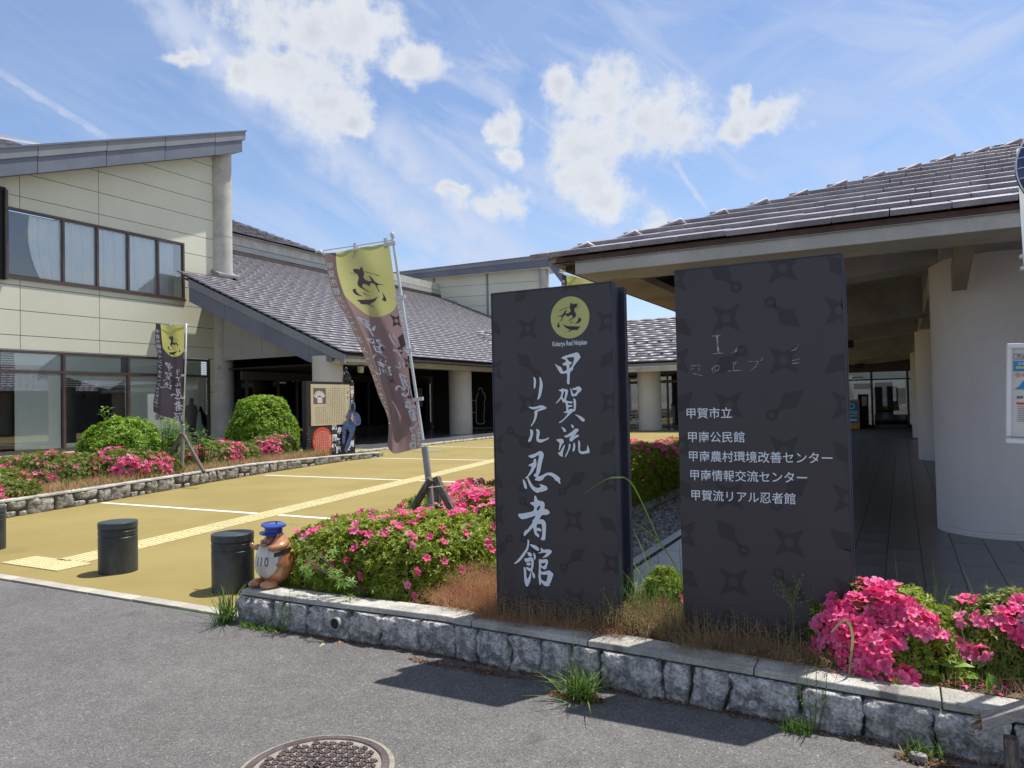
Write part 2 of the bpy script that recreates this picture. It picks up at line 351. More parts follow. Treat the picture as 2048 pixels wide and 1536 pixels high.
M['wood'] = material('weathered_wood', (0.085, 0.07, 0.06), (0.20, 0.17, 0.145), 0.85, 9, 6, 0.7, 40, stretch=(6, 6, 0.8), fine=0.25, fscale=40)
M['wood_pale'] = material('bleached_wood', (0.24, 0.22, 0.20), (0.38, 0.35, 0.32), 0.85, 8, 6, 0.6, 40, stretch=(0.8, 6, 6), fine=0.25, fscale=30)
M['wood_broken'] = material('broken_wood', (0.20, 0.12, 0.07), (0.38, 0.27, 0.18), 0.9, 20, 6, 1.0, 60)
M['pipe'] = material('grey_pipe', (0.24, 0.25, 0.24), (0.30, 0.31, 0.30), 0.5, 8, 4, 0.1, 60)
M['pole_white'] = material('white_pole', (0.60, 0.62, 0.62), (0.54, 0.56, 0.56), 0.35, 4, 3)
M['iron'] = material('cast_iron', (0.085, 0.062, 0.065), (0.13, 0.10, 0.10), 0.6, 6, 6, 0.3, 80, metal=0.4, fine=0.25, fscale=70)
M['grit'] = material('sandy_grit', (0.28, 0.26, 0.21), (0.36, 0.34, 0.28), 0.95, 30, 6, 0.8, 120)
M['blue_print'] = material('blue_print', (0.03, 0.20, 0.42), (0.04, 0.24, 0.48), 0.5, 4)
M['orange'] = material('orange_frame', (0.62, 0.30, 0.04), None, 0.5)
M['white'] = material('white_enamel', (0.72, 0.73, 0.74), (0.66, 0.67, 0.68), 0.35, 3, 3)
M['paper'] = material('printed_paper', (0.62, 0.60, 0.55), (0.57, 0.55, 0.50), 0.7, 2, 3)
M['beige'] = material('beige_panel', (0.50, 0.43, 0.29), (0.55, 0.48, 0.33), 0.6, 2, 3)
M['ink'] = material('ink', (0.12, 0.10, 0.09), None, 0.7)
M['red'] = material('red_print', (0.52, 0.06, 0.035), (0.58, 0.08, 0.045), 0.5, 2, 3)
M['board'] = material('board_dark', (0.028, 0.023, 0.025), (0.034, 0.029, 0.031), 0.6, 2, 4, spec=0.2)
M['navy'] = material('navy_cloth', (0.025, 0.05, 0.13), (0.06, 0.10, 0.22), 0.7, 9, 5)
M['navy_pale'] = material('navy_pale', (0.10, 0.17, 0.30), None, 0.7)
M['skin'] = material('skin_print', (0.55, 0.28, 0.16), None, 0.6)
M['black'] = material('black', (0.008, 0.008, 0.009), None, 0.6)
M['bronze'] = material('dark_bronze', (0.02, 0.02, 0.022), (0.05, 0.05, 0.055), 0.3, 20, 3, metal=0.6)
M['lamp_glass'] = material('lamp_glass', (0.50, 0.50, 0.38), (0.40, 0.40, 0.30), 0.4, 20, 3)
M['mirror_blue'] = material('blue_disc', (0.012, 0.03, 0.11), (0.02, 0.045, 0.15), 0.2, 2, 3, coat=0.5)
M['pink'] = leafmat('azalea_pink', (0.76, 0.055, 0.21), (0.83, 0.09, 0.28), (0.88, 0.16, 0.37), 5, 0.35, 0.55)
M['pink_deep'] = leafmat('azalea_deep_pink', (0.60, 0.025, 0.12), (0.70, 0.04, 0.17), (0.78, 0.08, 0.24), 5, 0.35, 0.55)
M['pink_bright'] = leafmat('azalea_bright_pink', (0.86, 0.14, 0.34), (0.90, 0.21, 0.43), (0.93, 0.31, 0.53), 5, 0.35, 0.55)
M['azalea_leaf'] = leafmat('azalea_leaf', (0.085, 0.13, 0.012), (0.21, 0.28, 0.022), (0.38, 0.41, 0.05), 7, 0.45)
M['azalea_leaf_dull'] = leafmat('azalea_leaf_dull', (0.07, 0.10, 0.015), (0.15, 0.20, 0.028), (0.27, 0.25, 0.06), 6, 0.4)
M['topiary_leaf'] = leafmat('topiary_leaf', (0.085, 0.17, 0.010), (0.19, 0.33, 0.018), (0.33, 0.47, 0.035), 3, 0.45)
M['broad_leaf'] = leafmat('broad_leaf', (0.07, 0.17, 0.02), (0.15, 0.29, 0.03), (0.27, 0.42, 0.06), 3, 0.4)
M['maple_leaf'] = leafmat('maple_leaf', (0.10, 0.20, 0.03), (0.18, 0.32, 0.05), (0.32, 0.42, 0.10), 5, 0.4)
M['twig'] = material('twig', (0.06, 0.042, 0.03), (0.10, 0.075, 0.055), 0.9, 20)
M['dry_red'] = leafmat('dry_red_grass', (0.38, 0.18, 0.085), (0.54, 0.29, 0.15), (0.68, 0.45, 0.27), 6, 0.4, 0.8)
M['dry_tan'] = leafmat('dry_tan_grass', (0.22, 0.15, 0.08), (0.40, 0.28, 0.15), (0.56, 0.44, 0.26), 6, 0.4, 0.8)
M['grass'] = leafmat('green_grass', (0.05, 0.11, 0.02), (0.11, 0.20, 0.035), (0.24, 0.32, 0.08), 6, 0.35, 0.6)
M['litter'] = leafmat('leaf_litter', (0.06, 0.03, 0.015), (0.14, 0.07, 0.03), (0.28, 0.17, 0.09), 6, 0.15, 0.9)
M['pale_leaf'] = leafmat('pale_leaf', (0.30, 0.36, 0.12), (0.40, 0.46, 0.20), (0.46, 0.50, 0.26), 6, 0.2, 0.6)
STROKES = {
'ko': [[78,1868,87,1872,98,1875,107,1880,117,1880,133,1885,152,1889,169,1893,180,1895,188,1893,194,1888,199,1878,203,1870,204,1863,200,1858,192,1847,183,1839,172,1827,163,1816,155,1806,155,1794,152,1790,139,1780,133,1774,131,1754,130,1734,129,1712,125,1703,121,1702,115,1706,111,1712,112,1729,114,1745,114,1764,112,1771,100,1771,80,1768,71,1772,63,1780,52,1799,42,1817,31,1834,40,1829,53,1819,70,1813,78,1805,83,1791,88,1782,100,1785,113,1791,112,1806,109,1819,90,1819,86,1825,86,1833,99,1836,108,1841,105,1856,93,1857,82,1862],[112,1860,119,1867,136,1867,162,1867,163,1861,158,1842,155,1830,146,1813,139,1805,129,1800,130,1813,132,1821,143,1827,148,1833,144,1838,128,1843,119,1856]],
'ga': [[52,1669,62,1673,75,1674,80,1682,87,1676,108,1674,115,1670,118,1662,116,1652,112,1638,107,1623,101,1610,112,1601,134,1599,145,1597,147,1593,142,1587,131,1586,115,1591,114,1577,129,1576,141,1576,144,1572,142,1566,118,1565,117,1557,116,1546,128,1554,139,1554,148,1551,152,1550,153,1570,152,1594,150,1616,155,1618,164,1611,169,1600,168,1578,166,1558,162,1542,155,1538,147,1537,132,1525,119,1513,99,1496,79,1480,66,1472,53,1468,51,1471,59,1478,73,1484,86,1496,102,1512,115,1531,102,1528,89,1530,80,1534,94,1536,103,1542,103,1561,100,1581,96,1597,84,1591,78,1599,72,1618,58,1604,47,1594,35,1587,33,1590,47,1604,59,1618,68,1631,75,1659,64,1663],[89,1656,92,1661,99,1662,99,1651,96,1637,91,1615,85,1615,80,1627,80,1635,86,1647],[133,1679,136,1681,141,1671,145,1661,150,1644,156,1642,167,1649,175,1659,178,1666,149,1668,145,1674,148,1679,166,1681,175,1686,183,1689,196,1686,204,1678,208,1671,204,1664,193,1652,184,1649,180,1641,171,1631,160,1630,144,1629,139,1633,137,1646,134,1664],[158,1519,166,1519,183,1514,202,1505,216,1495,223,1488,221,1480,215,1475,201,1479,193,1488,183,1499,174,1507]],
'ryu': [[66,1445,72,1444,85,1438,95,1429,99,1421,98,1414,85,1413,82,1417,78,1427,69,1438],[130,1458,137,1459,145,1455,151,1446,149,1438,141,1435,136,1443],[84,1391,101,1393,120,1405,147,1423,157,1434,172,1433,181,1430,182,1424,176,1417,163,1403,150,1383,161,1393,169,1397,180,1395,184,1390,177,1384,160,1376,149,1369,138,1358,130,1354,121,1359,118,1368,123,1379,135,1393,118,1383,94,1379,87,1384],[31,1369,41,1368,54,1372,70,1371,77,1368,82,1357,80,1347,70,1340,64,1327,56,1313,51,1301,47,1302,49,1321,54,1347,41,1355,34,1361],[83,1336,87,1335,88,1327,81,1310,73,1288,72,1261,67,1261,54,1269,42,1278,43,1289,55,1291,64,1305,75,1323],[114,1341,120,1343,126,1336,125,1322,118,1308,109,1290,100,1272,91,1261,85,1261,87,1266,100,1290,109,1308,113,1324],[145,1348,148,1350,155,1342,157,1328,154,1312,149,1296,142,1294,137,1298,138,1308,143,1324],[176,1362,180,1363,188,1355,189,1336,186,1309,188,1301,194,1296,211,1297,226,1300,233,1309,234,1334,237,1335,243,1321,248,1305,249,1293,247,1288,226,1284,207,1280,192,1280,183,1287,177,1297,176,1318]],
'ri': [[-118,1756,-111,1756,-101,1749,-98,1738,-98,1718,-101,1698,-105,1686,-110,1683,-115,1686,-114,1710,-112,1735,-114,1749],[-75,1756,-72,1757,-61,1744,-55,1727,-52,1706,-54,1686,-60,1660,-67,1636,-79,1618,-89,1614,-93,1619,-87,1628,-82,1653,-77,1681,-72,1711,-72,1733]],
'a': [[-153,1569,-148,1572,-125,1568,-102,1571,-80,1577,-57,1579,-46,1574,-33,1567,-28,1563,-33,1557,-47,1552,-63,1548,-81,1542,-92,1542,-93,1522,-100,1502,-107,1486,-118,1468,-130,1456,-138,1447,-142,1449,-137,1460,-127,1472,-118,1494,-113,1514,-112,1528,-115,1537,-110,1545,-94,1553,-76,1558,-72,1563,-91,1559,-116,1553,-132,1556,-148,1563]],
'ru': [[-149,1428,-135,1429,-125,1421,-124,1407,-127,1393,-133,1381,-140,1360,-151,1350,-160,1352,-162,1361,-155,1372,-146,1391,-144,1409,-146,1421],[-108,1431,-97,1432,-86,1427,-79,1415,-80,1399,-86,1383,-88,1373,-83,1368,-63,1367,-47,1370,-29,1376,-18,1379,-15,1375,-29,1366,-47,1358,-61,1351,-74,1347,-92,1350,-101,1356,-105,1368,-104,1389,-100,1409,-103,1423]],
'nin': [[-164,1264,-155,1268,-135,1274,-120,1277,-105,1285,-90,1293,-77,1296,-65,1291,-57,1281,-55,1269,-61,1251,-67,1233,-73,1211,-78,1189,-83,1166,-91,1152,-100,1139,-84,1140,-61,1150,-42,1161,-24,1164,-3,1164,19,1154,38,1143,52,1130,53,1123,48,1119,50,1111,55,1100,46,1097,39,1104,30,1114,20,1115,13,1125,4,1135,-10,1144,-30,1148,-44,1143,-59,1131,-60,1125,-72,1115,-87,1110,-104,1111,-121,1114,-121,1120,-109,1132,-122,1134,-127,1143,-127,1154,-122,1153,-117,1151,-111,1166,-105,1192,-99,1224,-93,1246,-88,1268,-99,1270,-110,1260,-128,1252,-143,1251,-156,1256],[-128,1241,-116,1249,-111,1246,-108,1232,-107,1212,-111,1199,-122,1185,-130,1172,-143,1154,-158,1140,-167,1134,-163,1124,-151,1104,-139,1085,-125,1072,-110,1067,-95,1067,-80,1074,-85,1082,-91,1091,-85,1091,-68,1087,-48,1082,-39,1075,-34,1064,-37,1057,-49,1052,-74,1044,-91,1042,-102,1035,-121,1041,-140,1054,-155,1073,-167,1097,-176,1125,-186,1123,-188,1129,-173,1137,-158,1160,-145,1183,-140,1195,-147,1200,-163,1203,-164,1207,-146,1215,-132,1222,-128,1227],[-205,1118,-200,1117,-191,1108,-183,1092,-176,1072,-180,1054,-195,1063,-200,1081,-204,1101]],
'sha': [[-126,1020,-119,1019,-110,1004,-106,992,-95,990,-85,985,-73,987,-63,982,-57,971,-58,953,-61,938,-47,939,-35,933,-21,917,-36,906,-48,902,-75,902,-85,890,-98,872,-76,875,-63,869,-54,857,-51,839,-53,806,-56,773,-59,753,-65,744,-89,748,-90,754,-81,765,-78,794,-78,816,-81,846,-98,845,-115,842,-116,813,-106,822,-92,817,-81,807,-90,798,-102,801,-115,803,-116,789,-104,783,-98,770,-102,762,-108,762,-127,774,-134,790,-140,821,-154,808,-172,790,-190,773,-202,762,-207,766,-207,779,-196,800,-183,802,-166,822,-143,851,-144,863,-132,875,-118,897,-142,887,-167,879,-192,871,-215,867,-227,871,-242,885,-243,897,-237,901,-219,902,-189,908,-161,914,-137,921,-131,935,-128,948,-140,959,-156,967,-156,976,-142,977,-130,979,-128,1001],[-89,958,-87,952,-92,936,-101,929,-115,926,-110,942,-101,954]],
'kan': [[-183,743,-175,743,-169,735,-170,718,-174,697,-179,679,-190,663,-208,637,-226,618,-239,603,-254,594,-270,583,-280,586,-279,591,-267,596,-249,616,-228,640,-207,666,-190,689,-184,710,-181,728],[-167,714,-161,715,-131,712,-112,703,-102,691,-103,680,-108,677,-122,681,-144,693,-159,703],[-187,663,-170,665,-156,659,-151,648,-153,642,-163,639,-175,639,-180,648],[-143,664,-136,663,-129,652,-126,641,-130,622,-136,619,-140,631,-142,648],[-207,623,-196,624,-178,629,-166,635,-153,634,-143,626,-141,609,-143,586,-147,566,-154,548,-146,540,-136,532,-133,517,-139,504,-146,506,-152,521,-158,543,-165,547,-180,548,-192,558,-200,569,-185,571,-170,566,-162,567,-159,583,-159,614,-169,608,-194,599,-201,605,-206,612],[-195,591,-186,598,-169,602,-162,596,-163,587,-177,580,-192,584],[-215,568,-205,570,-200,564,-195,542,-194,504,-189,497,-184,500,-173,520,-167,542,-162,541,-161,523,-164,500,-172,477,-182,457,-190,448,-200,453,-207,468,-210,494,-211,527,-211,550],[-91,700,-85,698,-74,686,-48,691,-31,692,-19,686,-15,679,-22,669,-37,654,-50,645,-67,640,-79,635,-80,639,-67,650,-57,662,-51,671,-76,669,-96,664,-114,661,-95,672,-88,677,-91,688],[-105,625,-96,628,-84,625,-55,632,-45,627,-42,614,-46,599,-52,590,-54,574,-66,566,-81,570,-96,581,-93,555,-87,549,-62,556,-40,563,-32,563,-23,555,-11,547,-9,539,-16,523,-24,500,-32,484,-39,480,-32,471,-52,465,-69,465,-83,475,-91,487,-97,469,-102,467,-107,473,-109,503,-112,518,-108,554,-106,587,-106,612],[-90,603,-75,605,-61,610,-60,604,-67,591,-75,586,-88,585,-90,593],[-95,536,-74,532,-47,539,-50,520,-57,495,-66,492,-80,498,-92,501,-95,522]],
'emb': [[145,2195,152,2198,159,2194,159,2188,164,2185,168,2190,179,2191,195,2190,191,2183,187,2173,179,2168,172,2161,170,2147,178,2135,183,2124,178,2112,169,2106,159,2102,145,2094,134,2088,133,2091,148,2101,162,2111,156,2122,150,2125,138,2120,126,2114,121,2119,122,2125,111,2128,100,2123,94,2114,89,2105,88,2096,80,2090,79,2091,84,2102,87,2113,88,2120,70,2121,52,2120,66,2123,84,2126,97,2134,105,2146,115,2155,123,2162,119,2151,111,2135,129,2135,139,2140,147,2147,148,2154,142,2165,143,2178,146,2183],[140,2177,142,2175,104,2166,73,2155,68,2157,104,2168],[187,2173,211,2174,210,2172,189,2171],[179,2167,194,2160,190,2159],[70,2092,66,2074,69,2064,77,2062,69,2055,61,2053,56,2056,56,2067,62,2081],[191,2102,201,2103,212,2100,216,2092,208,2078,196,2073,180,2070,165,2070,180,2074,192,2085,199,2096],[163,2086,159,2080,147,2075,123,2072,139,2075,151,2079,155,2085],[85,2074,101,2068,117,2060,140,2056,168,2054,209,2050,205,2045,195,2041,194,2036,191,2031,167,2032,152,2032,136,2025,128,2023,120,2025,146,2033,128,2041,109,2052,101,2064]],
}
# ------------------------------------------------------------------ helpers
def tag(o, label=None, cat=None, group=None, kind=None):
    if label: o['label'] = label
    if cat: o['category'] = cat
    if group: o['group'] = group
    if kind: o['kind'] = kind
    return o
def link(name, me, mats, parent=None, loc=None):
    if not isinstance(mats, (list, tuple)): mats = [mats]
    for m_ in mats:
        me.materials.append(M[m_] if isinstance(m_, str) else m_)
    o = bpy.data.objects.new(name, me); COL.objects.link(o)
    if parent is not None: o.parent = parent
    if loc is not None: o.location = loc
    return o
def empty(name, loc=(0, 0, 0), rz=0.0, **k):
    o = bpy.data.objects.new(name, None); COL.objects.link(o)
    o.empty_display_size = 0.2
    o.location = loc; o.rotation_euler = (0, 0, rz)
    return tag(o, **k)
class G:
    """collects geometry; faces of any size"""
    def __init__(s): s.v = []; s.f = []; s.m = []
    def add(s, vs, fs, m=0):
        b = len(s.v); s.v += [tuple(p) for p in vs]
        s.f += [tuple(b + i for i in f) for f in fs]; s.m += [m] * len(fs); return s
    def box(s, x0, x1, y0, y1, z0, z1, m=0):
        vs = [(x, y, z) for x in (x0, x1) for y in (y0, y1) for z in (z0, z1)]
        return s.add(vs, [(0, 1, 3, 2), (4, 6, 7, 5), (0, 4, 5, 1), (2, 3, 7, 6), (0, 2, 6, 4), (1, 5, 7, 3)], m)
    def obox(s, c, ax, ay, az_, hx, hy, hz, m=0):
        c = Vector(c); ax = Vector(ax).normalized() * hx; ay = Vector(ay).normalized() * hy; az_ = Vector(az_).normalized() * hz
        vs = [c + ax * i + ay * j + az_ * k for i in (-1, 1) for j in (-1, 1) for k in (-1, 1)]
        return s.add(vs, [(0, 1, 3, 2), (4, 6, 7, 5), (0, 4, 5, 1), (2, 3, 7, 6), (0, 2, 6, 4), (1, 5, 7, 3)], m)
    def prism(s, poly, d, m=0):
        n = len(poly); d = Vector(d)
        vs = [Vector(p) for p in poly] + [Vector(p) + d for p in poly]
        fs = [tuple(range(n))[::-1], tuple(range(n, 2 * n))] + [(i, (i + 1) % n, n + (i + 1) % n, n + i) for i in range(n)]
        return s.add(vs, fs, m)
    def tube(s, pts, rad, n=8, m=0, cap=True):
        pts = [Vector(p) for p in pts]
        if not isinstance(rad, (list, tuple)): rad = [rad] * len(pts)
        vs = []; fs = []
        ref = None
        for i, p in enumerate(pts):
            t = (pts[min(i + 1, len(pts) - 1)] - pts[max(i - 1, 0)]).normalized()
            if ref is None or abs(t.dot(ref)) > 0.95:
                ref = Vector((0, 0, 1)) if abs(t.z) < 0.9 else Vector((1, 0, 0))
            u = t.cross(ref).normalized(); v_ = t.cross(u).normalized(); ref = u.cross(t)
            for k in range(n):
                a = 2 * PI * k / n
                vs.append(p + (u * math.cos(a) + v_ * math.sin(a)) * rad[i])
        for i in range(len(pts) - 1):
            for k in range(n):
                a = i * n + k; b = i * n + (k + 1) % n
                fs.append((a, b, b + n, a + n))
        if cap:
            fs.append(tuple(range(n))[::-1]); fs.append(tuple(range((len(pts) - 1) * n, len(pts) * n)))
        return s.add(vs, fs, m)
    def lathe(s, prof, n=24, c=(0, 0, 0), m=0, sx=1.0, sy=1.0):
        vs = []; fs = []
        for r, z in prof:
            for k in range(n):
                a = 2 * PI * k / n
                vs.append((c[0] + r * math.cos(a) * sx, c[1] + r * math.sin(a) * sy, c[2] + z))
        for i in range(len(prof) - 1):
            for k in range(n):
                a = i * n + k; b = i * n + (k + 1) % n
                fs.append((a, b, b + n, a + n))
        fs.append(tuple(range(n))[::-1]); fs.append(tuple(range((len(prof) - 1) * n, len(prof) * n)))
        return s.add(vs, fs, m)
    def build(s, name, mats, parent=None, smooth=False, bevel=0.0, loc=None, kind=None, angle=None):
        me = bpy.data.meshes.new(name); me.from_pydata(s.v, [], s.f)
        me.polygons.foreach_set('material_index', s.m)
        if smooth:
            me.polygons.foreach_set('use_smooth', [True] * len(s.f))
            if angle: me.set_sharp_from_angle(angle=R(angle))
        me.update()
        o = link(name, me, mats, parent, loc)
        if bevel:
            b = o.modifiers.new('bevel', 'BEVEL'); b.width = bevel; b.segments = 2; b.limit_method = 'ANGLE'
        if kind: o['kind'] = kind
        return o

def np_mesh(name, V, F, mats, parent=None, mi=None, smooth=False, kind=None, loc=None):
    """V (n,3) float, F (m,k) int with constant k"""
    me = bpy.data.meshes.new(name)
    me.vertices.add(len(V)); me.vertices.foreach_set('co', np.asarray(V, dtype=np.float32).ravel())
    k = F.shape[1]
    me.loops.add(F.size); me.loops.foreach_set('vertex_index', np.asarray(F, dtype=np.int32).ravel())
    me.polygons.add(len(F)); me.polygons.foreach_set('loop_start', np.arange(0, F.size, k, dtype=np.int32))
    me.polygons.foreach_set('loop_total', np.full(len(F), k, dtype=np.int32))
    if mi is not None: me.polygons.foreach_set('material_index', np.asarray(mi, dtype=np.int32))
    if smooth: me.polygons.foreach_set('use_smooth', np.ones(len(F), dtype=bool))
    me.update(); me.validate()
    o = link(name, me, mats, parent, loc)
    if kind: o['kind'] = kind
    return o

def frames(nrm, spin):
    """orthonormal frames whose z axis is nrm, spun by spin"""
    nrm = nrm / (np.linalg.norm(nrm, axis=1, keepdims=True) + 1e-9)
    ref = np.where(np.abs(nrm[:, 2:3]) > 0.9, np.array([[1.0, 0, 0]]), np.array([[0, 0, 1.0]]))
    u = np.cross(nrm, ref); u /= (np.linalg.norm(u, axis=1, keepdims=True) + 1e-9)
    v = np.cross(nrm, u)
    c, s = np.cos(spin)[:, None], np.sin(spin)[:, None]
    return u * c + v * s, -u * s + v * c, nrm
def scatter(tv, tf, P, nrm, spin, size):
    """copies of template (tv, tf) at points P"""
    X, Y_, Z_ = frames(nrm, spin)
    tv = np.asarray(tv, float); tf = np.asarray(tf, int)
    V = (P[:, None, :] + size[:, None, None] * (tv[None, :, 0:1] * X[:, None, :] + tv[None, :, 1:2] * Y_[:, None, :] + tv[None, :, 2:3] * Z_[:, None, :]))
    n = len(P)
    F = (tf[None] + (np.arange(n) * len(tv))[:, None, None]).reshape(-1, tf.shape[1])
    return V.reshape(-1, 3), F
def leaf(l=1.0, wd=0.4, fold=0.12, droop=0.15, base=(0, 0, 0), ang=0.0, lift=0.0):
    """one leaf of four triangles along +x, turned by ang, raised by lift"""
    p = np.array([(0, 0, 0), (0.5 * l, wd / 2, fold * wd), (0.5 * l, -wd / 2, fold * wd), (0.55 * l, 0, -0.02), (l, 0, -droop * l)])
    ca, sa = math.cos(lift), math.sin(lift)
    p = p @ np.array([[ca, 0, sa], [0, 1, 0], [-sa, 0, ca]])
    ca, sa = math.cos(ang), math.sin(ang)
    p = p @ np.array([[ca, sa, 0], [-sa, ca, 0], [0, 0, 1]])
    return p + np.array(base), np.array([(0, 3, 1), (0, 2, 3), (1, 3, 4), (3, 2, 4)])
def rosette(k=5, l=1.0, wd=0.36, lift=0.5):
    V = []; F = []; b = 0
    for i in range(k):
        v, f = leaf(l * (0.85 + 0.3 * ((i * 37) % 10) / 10), wd, 0.15, 0.2, (0, 0, 0), 2 * PI * i / k + 0.3 * (i % 2), lift + 0.25 * (i % 2))
        V.append(v); F.append(f + b); b += len(v)
    return np.vstack(V), np.vstack(F)
ROS5 = rosette(5, 1.0, 0.38, 0.45)
ROS4 = rosette(4, 1.0, 0.5, 0.35)
LEAF1 = leaf(1.0, 0.5, 0.15, 0.2)
def flower_template():
    """open azalea flower: five rounded petals round a funnel, z outward"""
    V = [(0, 0, -0.30)]; F = []
    for i in range(5):
        a = 2 * PI * i / 5
        def P(r, da, z): return (r * math.cos(a + da), r * math.sin(a + da), z)
        b = len(V)
        V += [P(0.13, -0.60, -0.12), P(0.13, 0.60, -0.12), P(0.33, -0.60, 0.07), P(0.33, 0.60, 0.09), P(0.38, 0, 0.0), P(0.50, -0.50, 0.12), P(0.50, 0.50, 0.14), P(0.61, -0.20, 0.06), P(0.61, 0.20, 0.07)]
        F += [(0, b, b + 1), (b, b + 2, b + 4), (b, b + 4, b + 1), (b + 1, b + 4, b + 3), (b + 2, b + 5, b + 4), (b + 4, b + 6, b + 3), (b + 5, b + 7, b + 4), (b + 7, b + 8, b + 4), (b + 8, b + 6, b + 4)]
    # stamens
    for i in range(4):
        a = 1.3 * i
        b = len(V); V += [(0.02, 0, -0.2), (-0.02, 0, -0.2), (0.14 * math.cos(a), 0.14 * math.sin(a), 0.28)]; F += [(b, b + 1, b + 2)]
    return np.array(V), np.array(F)
FLOW = flower_template()
def flower_small():
    V = [(0, 0, -0.2)]; F = []
    for i in range(5):
        a = 2 * PI * i / 5; b = len(V)
        V += [(0.42 * math.cos(a - 0.42), 0.42 * math.sin(a - 0.42), 0.08), (0.42 * math.cos(a + 0.42), 0.42 * math.sin(a + 0.42), 0.08), (0.62 * math.cos(a), 0.62 * math.sin(a), 0.05)]
        F += [(0, b, b + 1), (b, b + 2, b + 1)]
    return np.array(V), np.array(F)
FLOWS = flower_small()

def fbm3(P, s, seed=0.0):
    out = np.empty(len(P))
    for i, p in enumerate(P):
        out[i] = mnoise.noise(Vector((p[0] * s + seed, p[1] * s, p[2] * s)))
    return out

def bush_points(n, size, power=3.0, lump=0.12, lscale=3.0, seed=0.0, low=-0.1, depth=0.10):
    """points on a lumpy clipped form; size = half width, half depth, height. returns P, normal"""
    d = RNG.normal(size=(int(n * 2.2), 3)); d /= np.linalg.norm(d, axis=1, keepdims=True)
    d = d[d[:, 2] > low][:n]
    r = (np.abs(d[:, 0]) ** power + np.abs(d[:, 1]) ** power + np.abs(d[:, 2]) ** power) ** (-1 / power)
    Q = d * r[:, None]
    lum = fbm3(Q * np.array(size), lscale, seed) * lump + fbm3(Q * np.array(size), lscale * 3.1, seed + 9) * lump * 0.5
    dd = RNG.random(len(Q)) ** 2.0 * depth
    k = 1 + lum - dd
    P = Q * k[:, None] * np.array(size)
    g = np.sign(Q) * np.abs(Q) ** (power - 1) / np.array(size)
    g /= np.linalg.norm(g, axis=1, keepdims=True)
    P[:, 2] = np.maximum(P[:, 2], 0.01)
    return P, g, dd / max(depth, 1e-6)

def text_geo(s, size=1.0, bold=0.0, shear=0.0, align='LEFT'):
    """flat text as vertices and faces in its own xy plane"""
    c = bpy.data.curves.new('text', 'FONT'); c.body = s; c.size = size; c.offset = bold; c.shear = shear; c.align_x = align
    c.resolution_u = 3
    o = bpy.data.objects.new('text', c); COL.objects.link(o)
    dg = bpy.context.evaluated_depsgraph_get()
    me = bpy.data.meshes.new_from_object(o.evaluated_get(dg))
    V = [v.co.copy() for v in me.vertices]; F = [tuple(p.vertices) for p in me.polygons]
    bpy.data.objects.remove(o); bpy.data.curves.remove(c); bpy.data.meshes.remove(me)
    return V, F
def poly_geo(polys):
    """filled outlines (holes by even-odd) from lists of (x, y)"""
    c = bpy.data.curves.new('outline', 'CURVE'); c.dimensions = '2D'; c.fill_mode = 'FRONT'
    for p in polys:
        sp = c.splines.new('POLY'); sp.points.add(len(p) - 1); sp.use_cyclic_u = True
        for i, q in enumerate(p): sp.points[i].co = (q[0], q[1], 0, 1)
    o = bpy.data.objects.new('outline', c); COL.objects.link(o)
    dg = bpy.context.evaluated_depsgraph_get()
    me = bpy.data.meshes.new_from_object(o.evaluated_get(dg))
    V = [v.co.copy() for v in me.vertices]; F = [tuple(p.vertices) for p in me.polygons]
    bpy.data.objects.remove(o); bpy.data.curves.remove(c); bpy.data.meshes.remove(me)
    return V, F
def smooth_poly(p, it=1):
    for _ in range(it):
        q = []
        n = len(p)
        for i in range(n):
            a, b = p[i], p[(i + 1) % n]
            q += [(a[0] * .75 + b[0] * .25, a[1] * .75 + b[1] * .25), (a[0] * .25 + b[0] * .75, a[1] * .25 + b[1] * .75)]
        p = q
    return p
def stroke_polys(key):
    return [smooth_poly([(a[i] / 1000.0, a[i + 1] / 1000.0) for i in range(0, len(a), 2)]) for a in STROKES[key]]
def place(g, geo, fn, m=0):
    V, F = geo
    g.add([fn(v.x, v.y) for v in V], F, m)

def rough_block(w_, h_, d_, seed, n=6, amp=0.14, power=7.0):
    """rough-hewn stone w x h x d centred on the origin, facing -y"""
    vs = []; fs = []; idx = {}
    def vid(i, j, k):
        key = (i, j, k)
        if key not in idx:
            p = Vector((2 * i / n - 1, 2 * j / n - 1, 2 * k / n - 1))
            r = (abs(p.x) ** power + abs(p.y) ** power + abs(p.z) ** power) ** (-1 / power)
            mx = max(abs(p.x), abs(p.y), abs(p.z))
            q = p / mx if False else p * (r * mx)
            q = p.normalized() * 0 + Vector((p.x, p.y, p.z)) * r * mx
            pp = Vector((q.x * w_ / 2, q.y * d_ / 2, q.z * h_ / 2))
            nz = mnoise.noise(pp * 9 + Vector((seed, seed * 1.7, 0))) + 0.7 * mnoise.noise(pp * 24 + Vector((0, seed, seed))) + 0.45 * mnoise.noise(pp * 55 + Vector((seed, 0, seed)))
            nv = Vector((p.x, p.y * 1.5, p.z)).normalized()
            pp += nv * nz * amp * min(w_, h_, 0.25)
            idx[key] = len(vs); vs.append(pp)
        return idx[key]
    for a in range(3):
        for side in (0, n):
            for i in range(n):
                for j in range(n):
                    q = []
                    for (di, dj) in ((0, 0), (1, 0), (1, 1), (0, 1)):
                        c = [0, 0, 0]; c[a] = side; c[(a + 1) % 3] = i + di; c[(a + 2) % 3] = j + dj
                        q.append(vid(*c))
                    fs.append(tuple(q) if side else tuple(q[::-1]))
    return vs, fs
